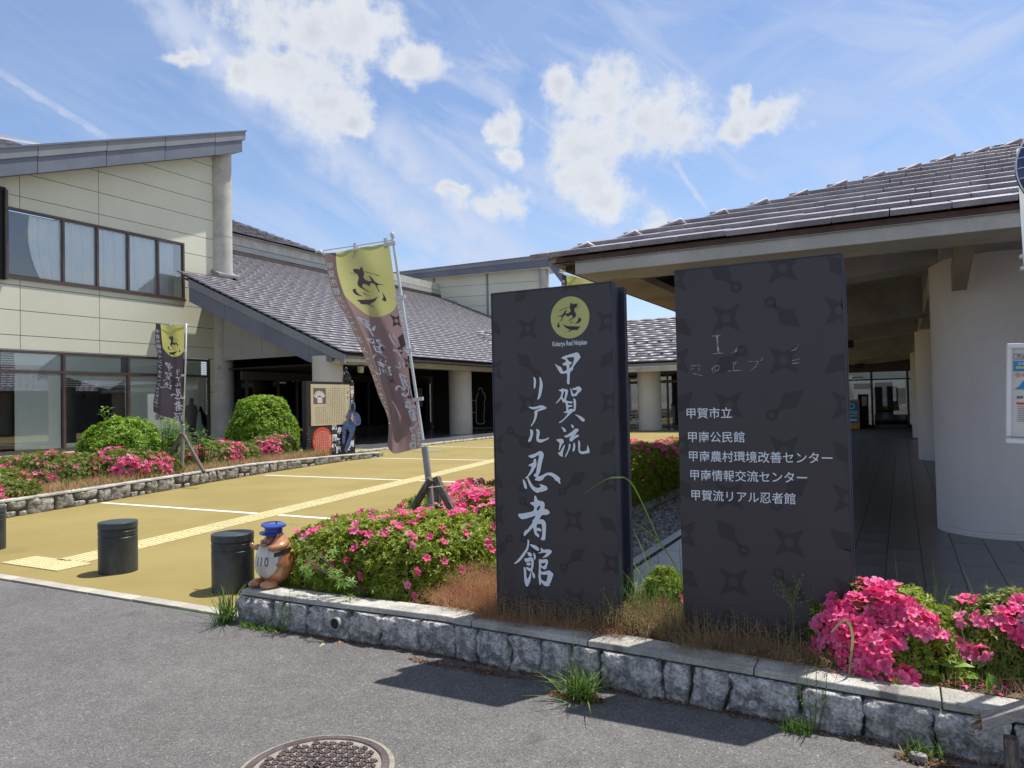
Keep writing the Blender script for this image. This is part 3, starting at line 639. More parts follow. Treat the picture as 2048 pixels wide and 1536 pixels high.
# ------------------------------------------------------------------ ground, road, plaza
G().box(-400, 400, -400, 400, -0.4, -0.06).build('ground', 'grit', kind='structure')
g = G(); g.add([(-40, -40, 0), (30, -40, 0), (30, 4.0, 0), (-40, 4.05, 0)], [(0, 1, 2, 3)])
g.build('asphalt_road', 'asphalt', kind='structure')
g = G(); g.add([(-27.5, 4.17, 0.004), (-3.3, 4.17, 0.004), (-3.3, 36.4, 0.004), (-27.5, 36.4, 0.004)], [(0, 1, 2, 3)])
g.build('yellow_plaza', 'yellow', kind='structure')
ks = empty('kerb_strip', (0, 0, 0), kind='structure')
kb = None
x = -16.0
while x < -4.6:
    ln = 0.60
    yy = 4.055 + 0.004 * math.sin(x * 3)
    gg = G().box(0.004, ln - 0.004, 0, 0.115, -0.1, 0.010)
    o = gg.build('kerb_stone', 'kerb', ks, bevel=0.004, loc=(x, yy, 0)); x += ln
# white painted lines across the plaza
for (y0, xa, xb) in ((8.13, -12.4, -4.5), (12.82, -13.4, -4.4), (17.95, -16.3, -4.4), (23.2, -16.4, -4.4)):
    G().box(xa, xb, y0 - 0.05, y0 + 0.05, -0.02, 0.008).build('painted_line', 'white_paint', kind='structure')
# tactile paving: guide strip and warning pad
tp = empty('tactile_strip', (-7.95, 4.95, 0.004), kind='structure')
def tactile(bars):
    t = G().box(-0.215, 0.215, -0.215, 0.215, -0.01, 0.010)
    if bars:
        for i in range(4):
            x_ = -0.15 + i * 0.1
            t.box(x_ - 0.018, x_ + 0.018, -0.185, 0.185, 0.010, 0.016)
    else:
        for i in range(5):
            for j in range(5):
                c = (-0.16 + i * 0.08, -0.16 + j * 0.08)
                t.lathe([(0.018, 0.010), (0.012, 0.016)], 6, (c[0], c[1], 0))
    return t
tm = None
dirv = Vector((-0.159, 0.987, 0)).normalized(); rz = math.atan2(dirv.y, dirv.x) - PI / 2
for i in range(32):
    c = Vector((-7.93, 5.03, 0)) + dirv * 0.435 * i
    if tm is None:
        o = tactile(True).build('tactile_tile', 'tactile', tp); tm = o.data
    else:
        o = bpy.data.objects.new('tactile_tile', tm); COL.objects.link(o); o.parent = tp
    o.location = (c.x + 7.95, c.y - 4.95, 0); o.rotation_euler = (0, 0, rz)
tm = None
for i in range(3):
    for j in range(1):
        if tm is None:
            o = tactile(False).build('warning_tile', 'tactile', tp); tm = o.data
        else:
            o = bpy.data.objects.new('warning_tile', tm); COL.objects.link(o); o.parent = tp
        o.location = (-0.45 + i * 0.335 + 0.02, -0.30, 0); o.scale = (0.77, 0.84, 1)
# grey drain cover seen on the far part of the plaza
G().box(-14.9, -13.9, 20.9, 21.5, -0.01, 0.012).build('drain_cover', 'fascia_light', kind='structure')
# pebble strips along the left canopy
def pebbles(name, x0, x1, y0, y1, z, n, s, matn, parent=None, **k):
    V0 = np.array([(1, 0, 0), (-1, 0, 0), (0, 1, 0), (0, -1, 0), (0, 0, .7), (0, 0, -.7)], float)
    F0 = np.array([(0, 2, 4), (2, 1, 4), (1, 3, 4), (3, 0, 4), (2, 0, 5), (1, 2, 5), (3, 1, 5), (0, 3, 5)])
    P = np.stack([RNG.uniform(x0, x1, n), RNG.uniform(y0, y1, n), z + RNG.uniform(-0.3, 0.5, n) * s], 1)
    nr = RNG.normal(size=(n, 3)) * 0.5 + np.array([0, 0, 1.0])
    V, F = scatter(V0, F0, P, nr, RNG.uniform(0, 6.3, n), s * RNG.uniform(0.5, 1.2, n))
    return np_mesh(name, V, F, matn, parent, kind='stuff')
o = pebbles('drain_pebbles', -16.75, -16.35, 19.5, 36.3, 0.02, 5200, 0.045, 'pebble_pale'); o['label'] = 'pale pebbles in the drain strip beside the left canopy'

# ------------------------------------------------------------------ tiled roofs
def roof_tiles(name, o0, u, v, rows, step, width, rng, mat_, parent, indiv=None, thick=0.055, jit=0.006, lift=0.05, over=1.12):
    """courses of flat tiles: o0 corner at the eave, u along the eave, v up the slope (both 3-vectors, v per metre along slope).
    rng(row) gives the (from, to) distance along u. Tiles for which indiv(x) is true become objects of their own."""
    u = Vector(u).normalized(); v = Vector(v).normalized(); nrm = u.cross(v).normalized()
    if nrm.z < 0: nrm = -nrm
    Vs = []; Fs = []; b = 0
    box_f = [(0, 1, 3, 2), (4, 6, 7, 5), (0, 4, 5, 1), (2, 3, 7, 6), (0, 2, 6, 4), (1, 5, 7, 3)]
    cnt = 0
    for r in range(rows):
        a0, a1 = rng(r)
        off = (r % 2) * width * 0.5 + (0.13 * (r % 3)) * width
        x_ = math.floor(a0 / width) * width - off
        while x_ < a1:
            s0 = max(x_, a0); s1 = min(x_ + width, a1)
            x_ += width
            if s1 - s0 < 0.06: continue
            j1, j2, j3 = (random.uniform(-jit, jit) for _ in range(3))
            def corner(ss, tt, top, low):
                p = Vector(o0) + u * ss + v * tt
                h = (lift + thick if low else thick) if top else (lift if low else 0.0)
                return p + nrm * (h + j1 + j3 * (1 if ss == s1 else -1)) + v * (j2 if low else 0)
            t0 = r * step; t1 = r * step + step * over
            gap = 0.004
            vs = [corner(a, t, k, t == t0) for a in (s0 + gap, s1 - gap) for t in (t0, t1) for k in (False, True)]
            if indiv and indiv(s0, r) and cnt < 295:
                gg = G(); gg.add(vs, box_f)
                gg.build('roof_tile', mat_, parent, bevel=0.006 if lift > 0.03 else 0); cnt += 1
            else:
                Vs += [tuple(p) for p in vs]; Fs += [tuple(b + i for i in f) for f in box_f]; b += 8
    if Vs:
        np_mesh(name, np.array(Vs), np.array(Fs), mat_, parent, kind='stuff')
    return cnt

# ---- right canopy: hipped roof on a row of thick round columns
RC = empty('right_canopy', (1.0, 10.2, 0), label='large grey tiled canopy on thick round columns at the right, behind the signs', cat='canopy')
RC.location = (0, 0, 0)
ex0, ey0, ez0 = -3.33, 7.30, 3.10
ex1 = 8.7
SR = 0.37; cs = math.cos(math.atan(SR))
hr = 6.0
rf = G()   # roof deck: front, left, right slopes and soffit
zr = ez0 + SR * hr
A = (ex0, ey0, ez0); B = (ex1, ey0, ez0); Cc = (2.685, ey0 + 6.0, zr); Dd = (2.685, 44, zr); Ee = (ex0, 44, ez0); Ff = (ex1, 44, ez0)
rf.add([A, B, Cc, Dd, Ee, Ff], [(0, 1, 2), (0, 2, 3, 4), (1, 5, 3, 2)])
dk = 0.02
rf.add([tuple(Vector(p) - Vector((0, 0, dk))) for p in (A, B, Cc, Dd, Ee, Ff)], [(2, 1, 0), (4, 3, 2, 0), (2, 3, 5, 1)])
roof = rf.build('roof', 'beam', RC)
roof_tiles('tile_field', (ex0, ey0 - 0.03, ez0 + 0.01), (1, 0, 0), (0, cs, SR * cs), 15, 0.43, 0.47,
           lambda r: (0.40 * r - 0.22, (ex1 - ex0) - 0.40 * r), 'tile', roof, indiv=lambda s, r: s + ex0 < 2.6, thick=0.055, lift=0.052, jit=0.003)
roof_tiles('side_tile_field', (ex0 - 0.03, 44, ez0 + 0.01), (0, -1, 0), (cs, 0, SR * cs), 15, 0.43, 0.47,
           lambda r: (0, 44 - ey0 - 0.40 * r - 0.06), 'tile', roof, thick=0.04, lift=0.03)
# reddish bedding under the eave tiles
bd = G(); bd.box(ex0 + 0.06, ex1 - 0.1, ey0 + 0.015, ey0 + 0.30, 3.103, 3.150); bd.box(ex0 + 0.05, ex0 + 0.3, ey0 + 0.3, 44, 3.045, 3.10)
bd.build('tile_bedding', 'tile_bed', roof)
# concrete eave beams: front and left; then cross beams and a spine over the columns
eb = G(); eb.box(-3.05, 8.4, 7.32, 7.98, 2.955, 3.100); eb.build('eave_beam', 'concrete', RC, bevel=0.006)
eb = G(); eb.box(-3.05, -2.55, 7.98, 43.6, 2.957, 3.044); eb.build('eave_beam', 'soffit', RC, bevel=0.006)
def cross_beam(y0, y1, zt):
    zt2 = zt
    b_ = G()
    prof = [(-2.55, 2.96), (-0.9, 2.975), (0.42, 3.10), (0.42, zt2 + 0.74), (-2.55, 3.14)]
    b_.prism([(px, y0, pz) for px, pz in prof], (0, y1 - y0, 0))
    return b_.build('cross_beam', 'beam', RC, bevel=0.008)
for yb in (9.75, 16.2, 20.3, 25.5, 30.6, 35.8):
    cross_beam(yb, yb + 0.6, 3.12)
sp_ = G(); sp_.box(0.42, 1.5, 8.6, 43.5, 3.12, 3.42); sp_.build('spine_beam', 'beam', RC, bevel=0.01)
sp_ = G(); sp_.box(1.5, 8.3, 9.0, 9.3, 3.02, 3.9); sp_.build('spine_beam', 'beam', RC, bevel=0.01)
wg = G(); wg.prism([(0.52, 7.98, 2.99), (0.66, 7.98, 2.99), (0.66, 9.3, 2.70), (0.52, 9.3, 2.70)], (0, 0, 0.28)); wg.build('bracket', 'soffit', RC, bevel=0.005)
def round_column(r, h, c, parent, name='column', mat_='column'):
    return G().lathe([(r, 0.0), (r, 0.06), (r - 0.006, 0.065), (r - 0.006, 0.075), (r, 0.08), (r, h)], 48, c).build(name, mat_, parent, smooth=True, angle=30)
for yc in (10.15, 20.6, 31.0):
    round_column(0.665, 3.2, (1.0, yc, 0.0), RC, mat_='column_grey')
# inner wall of the walkway at the right, panels between dark joints
for k in range(16):
    G().box(3.4, 3.5, 9.3 + k * 1.95, 11.22 + k * 1.95, 0.0, 3.6).build('inner_wall_panel', 'beam', RC)
G().box(3.5, 8.3, 9.3, 9.5, 0.0, 3.0).build('inner_wall_panel', 'beam', RC)
# far end of the walkway: glazed wall
fe = G(); fe.box(-3.0, 8, 40.0, 40.12, 2.70, 3.4)
for xx in (-3.0, -2.35, -1.25, 0.3, 1.9): fe.box(xx - 0.05, xx + 0.05, 40.0, 40.1, 0, 2.7)
fe.box(-3.0, 8, 40.0, 40.1, 0.0, 0.14); fe.box(-3.0, 8, 40.01, 40.09, 2.3, 2.37)
fe.build('glazed_wall_frame', 'brown', RC)
G().box(-3.0, 8, 40.04, 40.05, 0.14, 2.7).build('glass_pane', 'glass_dark', RC)
gb = G(); gb.box(-1.15, -0.35, 41, 41.3, 0.6, 2.2); gb.box(-0.2, 0.2, 41, 41.2, 1.1, 1.9); gb.box(-1.2, 0.3, 41, 41.3, 0.1, 0.6); gb.build('indoor_counter', 'interior', RC)
gb = G(); gb.box(-1.1, -0.1, 43, 43.1, 0.75, 1.25); gb.box(-2.2, -1.3, 43, 43.1, 1.9, 2.2); gb.build('indoor_panel', 'interior_pale', RC)
tb = G(); tb.tube([(-2.1, 39.9, 2.45), (-1.6, 39.9, 2.45)], 0.035, 8); tb.build('light_tube', 'white', RC)
# spotlights hanging below the beams
for (xs, ys) in ((-1.15, 20.2), (-1.55, 35.6)):
    s_ = G(); s_.box(xs - 0.2, xs + 0.15, ys - 0.08, ys + 0.08, 2.78, 2.96); s_.build('ceiling_lamp', 'black', RC, bevel=0.02)

# ---- floor under the right canopy: small tiles near, one sheet far
fl = empty('canopy_floor', (0, 0, 0), kind='structure')
G().box(-2.28, 12, 5.2, 41, -0.2, 0.0).build('floor_bed', 'mortar', fl)
tm1 = tm2 = None
stuffV = G()
for i in range(48):
    for j in range(40):
        x0 = -2.27 + i * 0.30; y0 = 5.25 + j * 0.60
        if x0 > 10: continue
        near = x0 < 1.55 and y0 < 10.4
        if near:
            if tm1 is None:
                o = G().box(0.003, 0.297, 0.003, 0.597, 0.0, 0.012).build('floor_tile', 'floor_tile', fl); tm1 = o.data
            else:
                o = bpy.data.objects.new('floor_tile', tm1); COL.objects.link(o); o.parent = fl
            o.location = (x0, y0 + (0.3 if i % 2 else 0), random.uniform(0, 0.0015))
        else:
            stuffV.box(x0 + 0.003, x0 + 0.297, y0 + 0.003 + (0.3 if i % 2 else 0), y0 + 0.597 + (0.3 if i % 2 else 0), 0.0, 0.012)
stuffV.build('floor_tiles', 'floor_tile', fl, kind='stuff')
# kerb, gravel and edging between the floor and the hedge
G().box(-2.40, -2.285, 5.2, 36, -0.1, 0.035).build('floor_edging', 'floor_tile', kind='structure', bevel=0.005)
G().box(-3.25, -2.4, 5.2, 36, -0.1, -0.01).build('gravel_bed', 'soil', kind='structure')
o = pebbles('dark_gravel', -3.22, -2.42, 5.3, 14, 0.0, 5200, 0.05, 'pebble'); o['label'] = 'dark loose gravel between the hedge kerb and the canopy floor'
o = pebbles('dark_gravel', -3.22, -2.42, 14, 30, 0.0, 2600, 0.06, 'pebble'); o['label'] = 'dark loose gravel far along the hedge kerb'
G().box(-3.40, -3.26, 6.2, 30, -0.1, 0.13).build('hedge_kerb', 'coping', kind='structure', bevel=0.01)

# ---- left canopy
LCN = empty('left_canopy', (0, 0, 0), label='long grey tiled canopy on round columns along the far side of the yellow plaza', cat='canopy')
SL = 0.4305; cl = math.cos(math.atan(SL))
lx, lz = -18.97, 3.62
rf = G()
def onL(x_): return lz + SL * (lx - x_)
P0 = (lx, 22.3, lz); P1 = (-28.45, 22.3, onL(-28.45)); P2 = (-28.45, 25.75, onL(-28.45)); P3 = (-36.1, 25.75, onL(-36.1)); P4 = (-36.1, 58, onL(-36.1)); P5 = (lx, 58, lz)
for dz in (0.0, -0.14):
    rf.add([(p[0], p[1], p[2] + dz) for p in (P0, P1, P2, P3, P4, P5)], [(0, 1, 2, 5), (2, 3, 4, 5)])
roofL = rf.build('roof', 'fascia', LCN)
def rngL(r):
    x_ = lx - 0.353 * r
    return (0, 58 - 22.27) if x_ > -28.45 else (25.75 - 22.27, 58 - 22.27)
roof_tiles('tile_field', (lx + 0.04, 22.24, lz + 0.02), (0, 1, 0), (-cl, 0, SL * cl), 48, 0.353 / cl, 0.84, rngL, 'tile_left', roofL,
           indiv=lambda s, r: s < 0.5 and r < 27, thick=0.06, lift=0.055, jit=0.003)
# gable fascia: two strips, split in boards
xs_ = [-18.95, -20.75, -23.12, -25.5, -27.72]
for i in range(4):
    a, b_ = xs_[i] - (0.0 if i == 0 else 0.012), xs_[i + 1]
    q = G().prism([(a, 22.24, onL(a) - 0.02), (b_, 22.24, onL(b_) - 0.02), (b_, 22.24, onL(b_) - 0.36), (a, 22.24, onL(a) - 0.36)], (0, 0.10, 0))
    q.build('fascia_board', 'fascia_light', LCN)
    lowz = lambda x_: max(onL(x_) - 1.02, 3.36)
    if i == 0:
        pts = [(a, 22.27, onL(a) - 0.372), (b_, 22.27, onL(b_) - 0.372), (b_, 22.27, lowz(b_)), (-20.35, 22.27, 3.36), (a + 0.0, 22.27, 3.36)]
        if pts[0][2] < 3.36: pts = pts[:-1]; pts.insert(0, (a, 22.27, 3.34)) if False else None
        pts = [(-19.6, 22.27, onL(-19.6) - 0.372), (b_, 22.27, onL(b_) - 0.372), (b_, 22.27, lowz(b_)), (-19.6, 22.27, 3.37)]
    else:
        pts = [(a, 22.27, onL(a) - 0.372), (b_, 22.27, onL(b_) - 0.372), (b_, 22.27, lowz(b_)), (a, 22.27, lowz(a))]
    G().prism(pts, (0, 0.10, 0)).build('fascia_board', 'fascia', LCN)
# eave edge beam with joints
y_ = 22.3
while y_ < 36:
    y2 = min(y_ + 2.4, 36)
    G().box(lx - 0.25, lx - 0.06, y_ + (0.15 if y_ < 22.5 else 0.01), y2 - 0.01, 3.33, 3.56).build('eave_board', 'concrete', LCN); y_ = y2
G().box(lx - 0.2, lx + 0.0, 22.4, 36, 3.56, 3.60).build('eave_bedding', 'tile_bed', LCN)
G().box(lx - 0.9, lx - 0.26, 22.4, 36.2, 3.27, 3.45).build('eave_soffit', 'concrete', LCN)
for (xc, yc) in ((-20.25, 22.75), (-20.45, 33.1)):
    round_column(0.60, 3.6, (xc, yc, 0.0), LCN)
# grey infill panels under the gable
xi = [-28.6, -26.15, -25.15, -24.15, -23.1, -21.0]
xi = [-28.6, -27.4, -26.12, -25.1, -24.1, -22.9, -21.4]
for i in range(6):
    a, b_ = xi[i] + 0.01, xi[i + 1] - 0.01
    G().prism([(a, 24.9, 4.0), (b_, 24.9, 4.0), (b_, 24.9, onL(b_) - 0.2), (a, 24.9, onL(a) - 0.2)], (0, 0.08, 0)).build('infill_panel', 'panel_grey', LCN)
G().box(-28.6, -20.6, 24.86, 25.0, 3.9, 4.0).build('lintel', 'panel_grey', LCN)
# porch floor, glazing and back wall
G().box(-28.9, -16.8, 21.8, 41, -0.1, 0.02).build('porch_floor', 'floor_tile', kind='structure')
gz = G()
for yy in (25.3, 27.3, 28.6, 30.4, 32.4, 34.4, 36.4, 38.4, 40.4): gz.box(-27.6, -27.5, yy - 0.06, yy + 0.06, 0.4, 3.0)
gz.box(-27.62, -27.48, 25.0, 40.9, 2.95, 3.35); gz.box(-27.62, -27.48, 25.0, 40.9, 0.02, 0.42); gz.box(-27.6, -27.5, 25.3, 27.3, 2.0, 2.04)
gz.build('glazing_frame', 'brown', LCN)
G().box(-27.58, -27.56, 25.0, 40.9, 0.42, 2.95).build('glass_pane', 'glass_dark', LCN)
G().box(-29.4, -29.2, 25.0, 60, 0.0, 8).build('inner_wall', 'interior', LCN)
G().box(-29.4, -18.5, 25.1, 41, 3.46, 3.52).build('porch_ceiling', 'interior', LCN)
G().box(-27.45, -27.44, 27.45, 27.5, 1.0, 2.0).build('door_handle', 'pole_white', LCN)
# far wing across the back of the plaza
FW = empty('far_canopy', (0, 0, 0), label='distant tiled canopy wing closing the back of the plaza, seen between the two dark signs', cat='canopy')
fz = 3.42
rf = G()
for dz in (0.0, -0.14):
    rf.add([(-26, 35.9, fz + dz), (-2, 35.9, fz + dz), (-2, 42.4, fz + SL * 6.5 + dz), (-26, 42.4, fz + SL * 6.5 + dz)], [(0, 1, 2, 3)])
rf.add([(-26, 42.4, fz + SL * 6.5), (-2, 42.4, fz + SL * 6.5), (-2, 48, fz + 0.5), (-26, 48, fz + 0.5)], [(0, 1, 2, 3)])
roofF = rf.build('roof', 'tile_far', FW)
roof_tiles('tile_field', (-26, 35.84, fz + 0.02), (1, 0, 0), (0, cl, SL * cl), 19, 0.353 / cl, 0.9, lambda r: (0, 23), 'tile', roofF, thick=0.055, lift=0.055, jit=0.003)
sg = G()
for r_ in (2, 7):
    for k in range(34):
        px_ = -16 + k * 0.33 * (1.0)
        if (k % 2) == 0: sg.box(px_, px_ + 0.16, 35.9 + 0.353 * r_, 35.96 + 0.353 * r_, fz + SL * 0.353 * r_ + 0.08, fz + SL * 0.353 * r_ + 0.2)
sg.build('snow_guards', 'tile_bed', FW, kind='stuff')
G().box(-18.7, -2, 35.92, 36.02, 3.26, 3.40).build('fascia_board', 'fascia_light', FW)
for i in range(7):
    G().box(-18.7 + i * 2.4 + 0.01, -16.3 + i * 2.4 - 0.01, 35.96, 36.1, 3.0, 3.25).build('eave_board', 'concrete', FW)
for xc in (-11.55, -3.6):
    round_column(0.60, 3.2, (xc, 37.3, 0.0), FW)
G().box(-27.4, -3, 36.3, 41, -0.1, 0.03).build('porch_floor', 'floor_tile', kind='structure')
G().box(-18.7, -3, 36.02, 40.9, 3.12, 3.2).build('porch_ceiling', 'beam', FW)
fd = G()
for xx in (-14.6, -13.05, -12.12, -11.50, -10.9, -10.1, -9.3, -8.2): fd.box(xx - 0.05, xx + 0.05, 40.5, 40.6, 0, 3.1)
fd.box(-14.6, -8.2, 40.49, 40.61, 2.5, 2.66); fd.box(-14.6, -8.2, 40.49, 40.61, 0.0, 0.15); fd.box(-14.6, -8.2, 40.49, 40.61, 3.0, 3.12)
fd.build('door_frame', 'brown_light', FW)
G().box(-14.6, -8.2, 40.54, 40.56, 0.15, 3.0).build('glass_pane', 'glass', FW)
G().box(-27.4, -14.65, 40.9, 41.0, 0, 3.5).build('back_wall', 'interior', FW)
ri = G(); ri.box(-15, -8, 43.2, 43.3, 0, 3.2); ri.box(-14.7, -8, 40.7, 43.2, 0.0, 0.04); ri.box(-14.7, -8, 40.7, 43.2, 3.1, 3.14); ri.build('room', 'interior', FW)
ri = G(); ri.box(-14.0, -13.35, 42.6, 42.7, 0.7, 2.2); ri.box(-11.3, -10.9, 42.2, 42.3, 1.0, 2.3); ri.box(-10.7, -10.0, 42.2, 42.3, 1.1, 2.3); ri.box(-12.0, -11.6, 42.2, 42.3, 0.2, 1.2); ri.build('indoor_panel', 'interior_pale', FW)
ri = G(); ri.box(-13.95, -13.7, 42.4, 42.5, 1.15, 1.9); ri.lathe([(0.02, 0), (0.3, 0.3), (0.34, 0.7), (0.12, 0.85), (0.16, 1.05), (0.02, 1.15)], 12, (-13.6, 42.3, 0.1)); ri.lathe([(0.3, 0), (0.3, 0.5), (0.1, 0.7)], 12, (-10.9, 42.0, 0.3)); ri.build('indoor_display', 'black', FW)
G().box(-11.95, -11.6, 40.45, 40.46, 1.0, 1.06).build('door_strip', 'blue_print', FW)
rl = empty('hand_rail', (0, 0, 0), label='low metal handrail beside the far round column between the signs', cat='railing')
q = G()
for zz in (0.92, 0.68, 0.12): q.tube([(-14.3, 39.2, zz), (-12.9, 39.2, zz)], 0.022, 8)
q.build('rail', 'pole_white', rl)
for xx in (-14.3, -12.9): G().tube([(xx, 39.2, 0.03), (xx, 39.2, 0.94)], 0.025, 8).build('post', 'pole_white', rl)

# ---- hall at the left
HB = empty('hall_building', (0, 0, 0), label='cream panelled two storey hall with a rising grey eave at the left', cat='building')
FX = -29.0
def topz(y): return 10.30 + 0.3665 * (y - 15.0) + 0.08
wins = [(15.36, 23.08, 6.62, 9.26), (12.5, 24.42, 0.08, 3.97)]
zrows = [0.08, 2.4, 3.97, 4.50, 5.43, 6.36, 7.22, 7.95, 8.83, 9.72, 10.62, 11.50, 12.38, 13.26, 14.2]
ycols = [12.5, 15.88, 18.97, 24.72]
def sub_rects(y0, y1, z0, z1):
    rs = [(y0, y1, z0, z1)]
    for (a, b_, c, d) in wins:
        nr = []
        for (p, q_, r_, s_) in rs:
            if q_ <= a or p >= b_ or s_ <= c or r_ >= d: nr.append((p, q_, r_, s_)); continue
            if p < a: nr.append((p, a, r_, s_))
            if q_ > b_: nr.append((b_, q_, r_, s_))
            if r_ < c: nr.append((max(p, a), min(q_, b_), r_, c))
            if s_ > d: nr.append((max(p, a), min(q_, b_), d, s_))
        rs = nr
    return rs
for i in range(len(zrows) - 1):
    for j in range(3):
        for (y0, y1, z0, z1) in sub_rects(ycols[j], ycols[j + 1], zrows[i], zrows[i + 1]):
            e = 0.012
            ya = y0 + (e if y0 in ycols else 0); yb = y1 - (e if y1 in ycols else 0)
            za = z0 + (e if z0 in zrows else 0); zb = z1 - (e if z1 in zrows else 0)
            if yb - ya < 0.03 or zb - za < 0.03: continue
            pts = [(ya, za), (yb, za), (yb, zb), (ya, zb)]
            # clip by the sloping eave
            out = []
            for k in range(4):
                a, b_ = pts[k], pts[(k + 1) % 4]
                ia = a[1] <= topz(a[0]); ib = b_[1] <= topz(b_[0])
                if ia: out.append(a)
                if ia != ib:
                    fa = topz(a[0]) - a[1]; fb = topz(b_[0]) - b_[1]; t = fa / (fa - fb)
                    out.append((a[0] + (b_[0] - a[0]) * t, a[1] + (b_[1] - a[1]) * t))
            if len(out) < 3: continue
            G().prism([(FX, y, z) for y, z in out], (-0.05, 0, 0)).build('wall_panel', 'panel', HB)
bk = G()
def backw(y0, y1, z0, z1): bk.box(FX - 0.12, FX - 0.055, y0, y1, z0, z1)
backw(12.5, 24.72, 3.97, 6.62); backw(12.5, 15.36, 6.62, 9.26); backw(23.08, 24.72, 6.62, 9.26); backw(24.42, 24.72, 0, 3.97)
bk.prism([(FX - 0.055, 12.5, 9.26), (FX - 0.055, 24.72, 9.26), (FX - 0.055, 24.72, 13.8), (FX - 0.055, 12.5, 9.4)], (-0.065, 0, 0))
bk.build('wall_backing', 'joint', HB)
# recess darkness put into a black panel; rusty downpipe at the frame edge
G().box(FX + 0.01, FX + 0.12, 13.2, 15.34, 6.5, 9.9).build('recess_panel', 'black', HB)
G().tube([(FX + 0.2, 15.30, 6.5), (FX + 0.2, 15.30, 9.8)], 0.06, 10).build('downpipe', 'brown', HB)
# engaged round column at the corner
G().lathe([(0.52, 0), (0.52, 7.6), (0.52, 9.86), (0.505, 9.87), (0.505, 9.90), (0.52, 9.91), (0.52, 14.1)], 40, (FX - 0.05, 25.2, 0)).build('corner_column', 'concrete', HB, smooth=True, angle=30)
G().prism([(FX + 0.55, 24.55, 7.93), (FX + 0.55, 25.8, 7.93), (FX - 0.3, 25.8, 8.28), (FX - 0.3, 24.55, 8.28)], (0, 0, 0.12)).build('flashing', 'fascia_light', HB)
# side wall behind the column and rest of the volume
G().box(-36.1, FX - 0.2, 25.0, 25.4, 7.0, 13.6).build('side_wall', 'panel', HB)
# roof with two-step fascia boards
def fz_(y): return 11.08 + 0.3705 * (y - 14.78)
yj = [12.0, 16.1, 18.82, 21.53, 24.22, 26.03]
for i in range(5):
    a, b_ = yj[i] + 0.012, yj[i + 1] - (0 if i == 4 else 0.012)
    G().prism([(-28.2, a, fz_(a)), (-28.2, b_, fz_(b_)), (-28.2, b_, fz_(b_) - 0.40), (-28.2, a, fz_(a) - 0.43)], (-0.1, 0, 0)).build('fascia_board', 'fascia_light', HB)
    bb = b_ if i < 4 else 25.86
    G().prism([(-28.24, a, fz_(a) - 0.44), (-28.24, bb, fz_(bb) - 0.41), (-28.24, bb - (0.06 if i == 4 else 0), fz_(bb) - 1.02), (-28.24, a, fz_(a) - 1.03)], (-0.12, 0, 0)).build('fascia_board', 'fascia', HB)
rs = G()
for dz in (0.05, -0.02):
    rs.add([(-28.16, 12, fz_(12) + dz), (-28.16, 26.09, fz_(26.09) + dz), (-38, 26.09, fz_(26.09) + dz), (-38, 12, fz_(12) + dz)], [(0, 1, 2, 3)])
rs.add([(-28.16, 12, fz_(12) + .05), (-28.16, 26.09, fz_(26.09) + .05), (-28.16, 26.09, fz_(26.09) - .02), (-28.16, 12, fz_(12) - .02)], [(0, 1, 2, 3)])
rs.add([(-38, 26.05, fz_(26)), (-28.25, 26.05, fz_(26)), (-28.25, 26.05, fz_(26) - .4), (-38, 26.05, fz_(26) - .4)], [(0, 1, 2, 3)])
rs.add([(-28.3, 12, fz_(12) - 1.0), (-28.3, 25.8, fz_(25.8) - 1.0), (-38, 25.8, fz_(25.8) - 1.0), (-38, 12, fz_(12) - 1.0)], [(0, 1, 2, 3)])
rs.add([(-38, 25.85, fz_(25.85)), (-28.25, 25.85, fz_(25.85)), (-28.25, 25.85, fz_(25.85) - 1.0), (-38, 25.85, fz_(25.85) - 1.0)], [(0, 1, 2, 3)])
rs.build('roof', 'fascia', HB)
# windows: frames, panes, curtains, blinds
def frame_bars(g, y0, y1, z0, z1, mull, trans=(), w_=0.075, d0=0.03, d1=-0.09):
    for yy in [y0 + w_ / 2, y1 - w_ / 2] + list(mull): g.box(FX + d1, FX + d0, yy - w_ / 2, yy + w_ / 2, z0, z1)
    for zz in [z0 + w_ / 2, z1 - w_ / 2] + list(trans): g.box(FX + d1 + 0.002, FX + d0 - 0.004, y0 + w_, y1 - w_, zz - w_ / 2, zz + w_ / 2)
mull_u = [17.50, 18.90, 20.27, 21.70]
fr = G(); frame_bars(fr, 15.38, 23.06, 6.64, 9.24, mull_u, w_=0.09)
fr.box(FX - 0.02, FX + 0.06, 15.36, 23.1, 6.58, 6.66)
wu = fr.build('upper_window', 'brown', HB)
edges = [15.42] + mull_u + [23.02]
for i in range(5):
    G().box(FX - 0.055 - 0.012 * (i % 2), FX - 0.047 - 0.012 * (i % 2), edges[i] + 0.05, edges[i + 1] - 0.05, 6.76, 9.14).build('pane', 'glass', wu)
